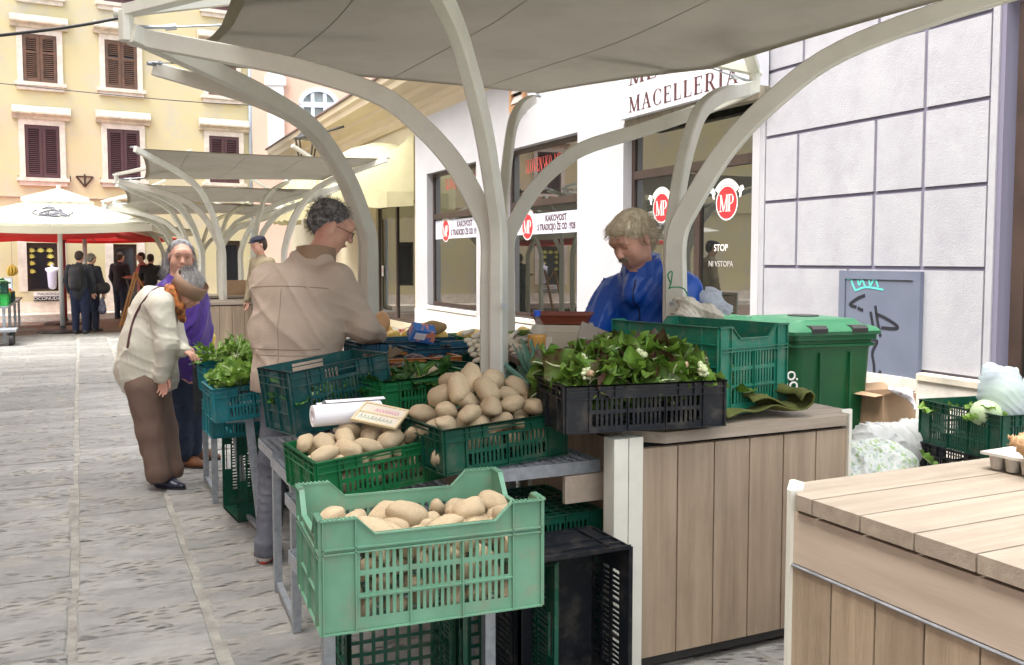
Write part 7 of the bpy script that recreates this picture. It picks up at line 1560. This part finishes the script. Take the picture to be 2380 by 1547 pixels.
for i in range(14):
    p = LS(.3+random.uniform(-.15, .15), .3+random.uniform(-.2, .2), 1.09+random.uniform(0, .06)); MB().tube([p, p+V3((.25, -.15, random.uniform(-.05, .05)))], .018, 6).build('green_leek', M_LFD, None, smooth=True, label='one of the dark green leeks on top of the left stand', cat='leek', group='leeks on the left stand')
pc2 = thing('price_board', 'white framed price board standing on the left vegetable stand', 'price board', LS(3.9, .5, .67), R(10)); MB().box(-.35, .35, -.01, .01, 0, .42).build('board', M_WB, pc2); MB().box(.08, .28, -.012, -.0105, .08, .3).build('blue_print', mat('print_blue', (.15, .4, .65), rough=.5), pc2)
MB().box(-.36, .36, -.014, .014, -.01, .012).box(-.36, .36, -.014, .014, .41, .43).box(-.37, -.34, -.014, .014, 0, .42).box(.34, .37, -.014, .014, 0, .42).build('frame', mat('pale_frame', (.5, .62, .7), rough=.5), pc2)
hc_ = thing('hand_cart', 'small metal hand cart at the foot of the left stand', 'cart', LS(-.35, .1, 0), R(115)); MB().box(-.3, .3, -.25, .25, .24, .28).build('deck', GALV, hc_)
for s in (-1, 1): MB().tube([(s*.2, -.2, .11), (s*.2, -.13, .11)], .11, 18).build('wheel', STEELD, hc_); MB().tube([(s*.2, .2, .11), (s*.2, .13, .11)], .11, 18).build('wheel', STEELD, hc_)
# bananas hanging
bn = thing('banana_bunch', 'bunch of yellow bananas hanging on a string from the parasol edge', 'bananas', V3(at_y(28, 618, 18.2))); b = MB()
M_BN = mat('banana_yellow', (.66, .44, .06), (.5, .3, .05), scale=8, rough=.5)
for i in range(9): a = i*.7; MB().tube(catmull([(0, 0, .02), (.07*math.cos(a), .07*math.sin(a), -.05), (.08*math.cos(a), .08*math.sin(a), -.14), (.03*math.cos(a)-.03, .03*math.sin(a), -.20)], 3), [.010, .016, .019, .02, .021, .021, .02, .018, .014, .008], 7).build('banana', M_BN, bn, smooth=True)
MB().tube([(0, 0, 0), (0, 0, .5)], .003, 4).build('string', STEELD, bn)
# a-frame board
ea = thing('easel_board', 'orange wooden easel sign leaning open before the shop door', 'sign board', V3((at_y(302, 725, 20.6).x, 20.6, 0)), R(15)); M_EA = mat('orange_easel', (.62, .30, .10), (.52, .25, .08), scale=6, rough=.6)
MB().tube([(-.22, 0, 0), (.12, 0, 1.2)], .035, prof=[(-1, -.5), (1, -.5), (1, .5), (-1, .5)]).build('front_leg', M_EA, ea); MB().tube([(.12, 0, 1.2), (.34, .15, .75)], .025, prof=[(-1, -.5), (1, -.5), (1, .5), (-1, .5)]).build('brace', M_EA, ea); MB().tube([(-.22, .5, 0), (.12, .45, 1.2)], .035, prof=[(-1, -.5), (1, -.5), (1, .5), (-1, .5)]).build('front_leg', M_EA, ea)
# mannequins and goods in the lit shop window
tm = YM
sm = thing('mannequin', 'white t-shirt mannequin in the shop window of the yellow house', 'mannequin', (0, 0, 0))
a_, z_ = on_wall(122, 645, YP, YA); base = YM @ V3((a_, .085, z_)); SS = SDF(); SS.cone(base-V3((0, 0, .22)), base+V3((0, 0, .12)), .10, .12, .05).cone(base+V3((-.14, 0, .2)), base+V3((.14, 0, .2)), .05, .05, .06).cone(base+V3((0, 0, .22)), base+V3((0, 0, .32)), .04, .035, .03)
link('torso', npmesh('torso', *snet(SS, .02), mat('tshirt_lilac', (.55, .55, .68), rough=.8)), sm)
for i, (x, y) in enumerate(((74, 584), (95, 584), (116, 584), (73, 598), (118, 598), (74, 614), (119, 616), (75, 633), (120, 634))):
    a_, z_ = on_wall(x, y, YP, YA); pts = [(0, -.04)]+[(r_*math.cos(th), r_*math.sin(th)) for k in range(7) for th, r_ in ((R(180-30*k), .10), (R(165-30*k), .05))][:13]
    MB().add([(p[0], .125-.02, p[1]) for p in pts], [tuple(range(len(pts)))]).build('yellow_leaf_sticker', mat('sticker_yellow', (.75, .68, .15), rough=.5), None, loc=YM @ V3((a_, 0, z_)), rot=(0, 0, YA), label='one of the small yellow crown shaped stickers on the shop window of the yellow house', cat='sticker', group='yellow stickers on the shop window')
# overhead cables
def cable(pts, r_, label): MB().tube(catmull(pts, 6), r_, 6).build('overhead_cable', STEELD, None, smooth=True, label=label, cat='cable')
cable([at_y(-80, 92, 12), at_y(150, 65, 12.2), at_y(300, 38, 12.4), at_y(440, 8, 12.6), at_y(620, -40, 12.8)], .022, 'thick black cable crossing in front of the upper shutters')
cable([at_y(-60, 188, 22), at_y(200, 215, 22.5), at_y(430, 236, 23), at_y(600, 246, 23.6)], .012, 'thin cable across the yellow house between the two rows of shutters')
# bolts on the masts
for (x, y, Y, lab) in ((1171, 710, 3.97, 'steel bolt on the central white mast'), (1561, 706, 4.36, 'steel bolt on the right white mast below the twine'), (1155, 864, 3.97, 'small bolt low on the central white mast')):
    p = K(x, y, Y); MB().tube([p, p+V3((0, -.022, 0))], .011, 6).build('bolt', GALV, None, label=lab, cat='bolt')
gar = K(1152, 868, 3.9)
link('garlic_bulb', blob_mesh('garlic_bulb', M_BULB, (1, 1, .9), .15, 99, 3, 2), None, K(1106, 876, 4.0), (0, 0, 0), .028, 'white garlic bulb beside the foot of the central mast', 'garlic')
# leaf scraps and crumbs trodden on the paving
lb = MB()
for i in range(70):
    u_, v_ = random.uniform(-1.6, 1.1), random.uniform(3.2, 9.5); p = UV @ Vector((u_, v_, .004)); a = random.uniform(0, 6.3); s_ = random.uniform(.004, .016); e1 = Vector((math.cos(a), math.sin(a), 0))*s_; e2 = Vector((-math.sin(a), math.cos(a), 0))*s_*.45
    lb.mi = 0 if random.random() < .45 else 1; lb.add([p-e1, p-e2, p+e1+Vector((0, 0, .004)), p+e2], [(0, 1, 2, 3)])
lb.build('leaf_litter', [M_LF1, mat('dry_scrap', (.10, .08, .05), rough=.9)], None, kind='stuff', label='tiny green and brown leaf scraps scattered over the grey paving', cat='litter')
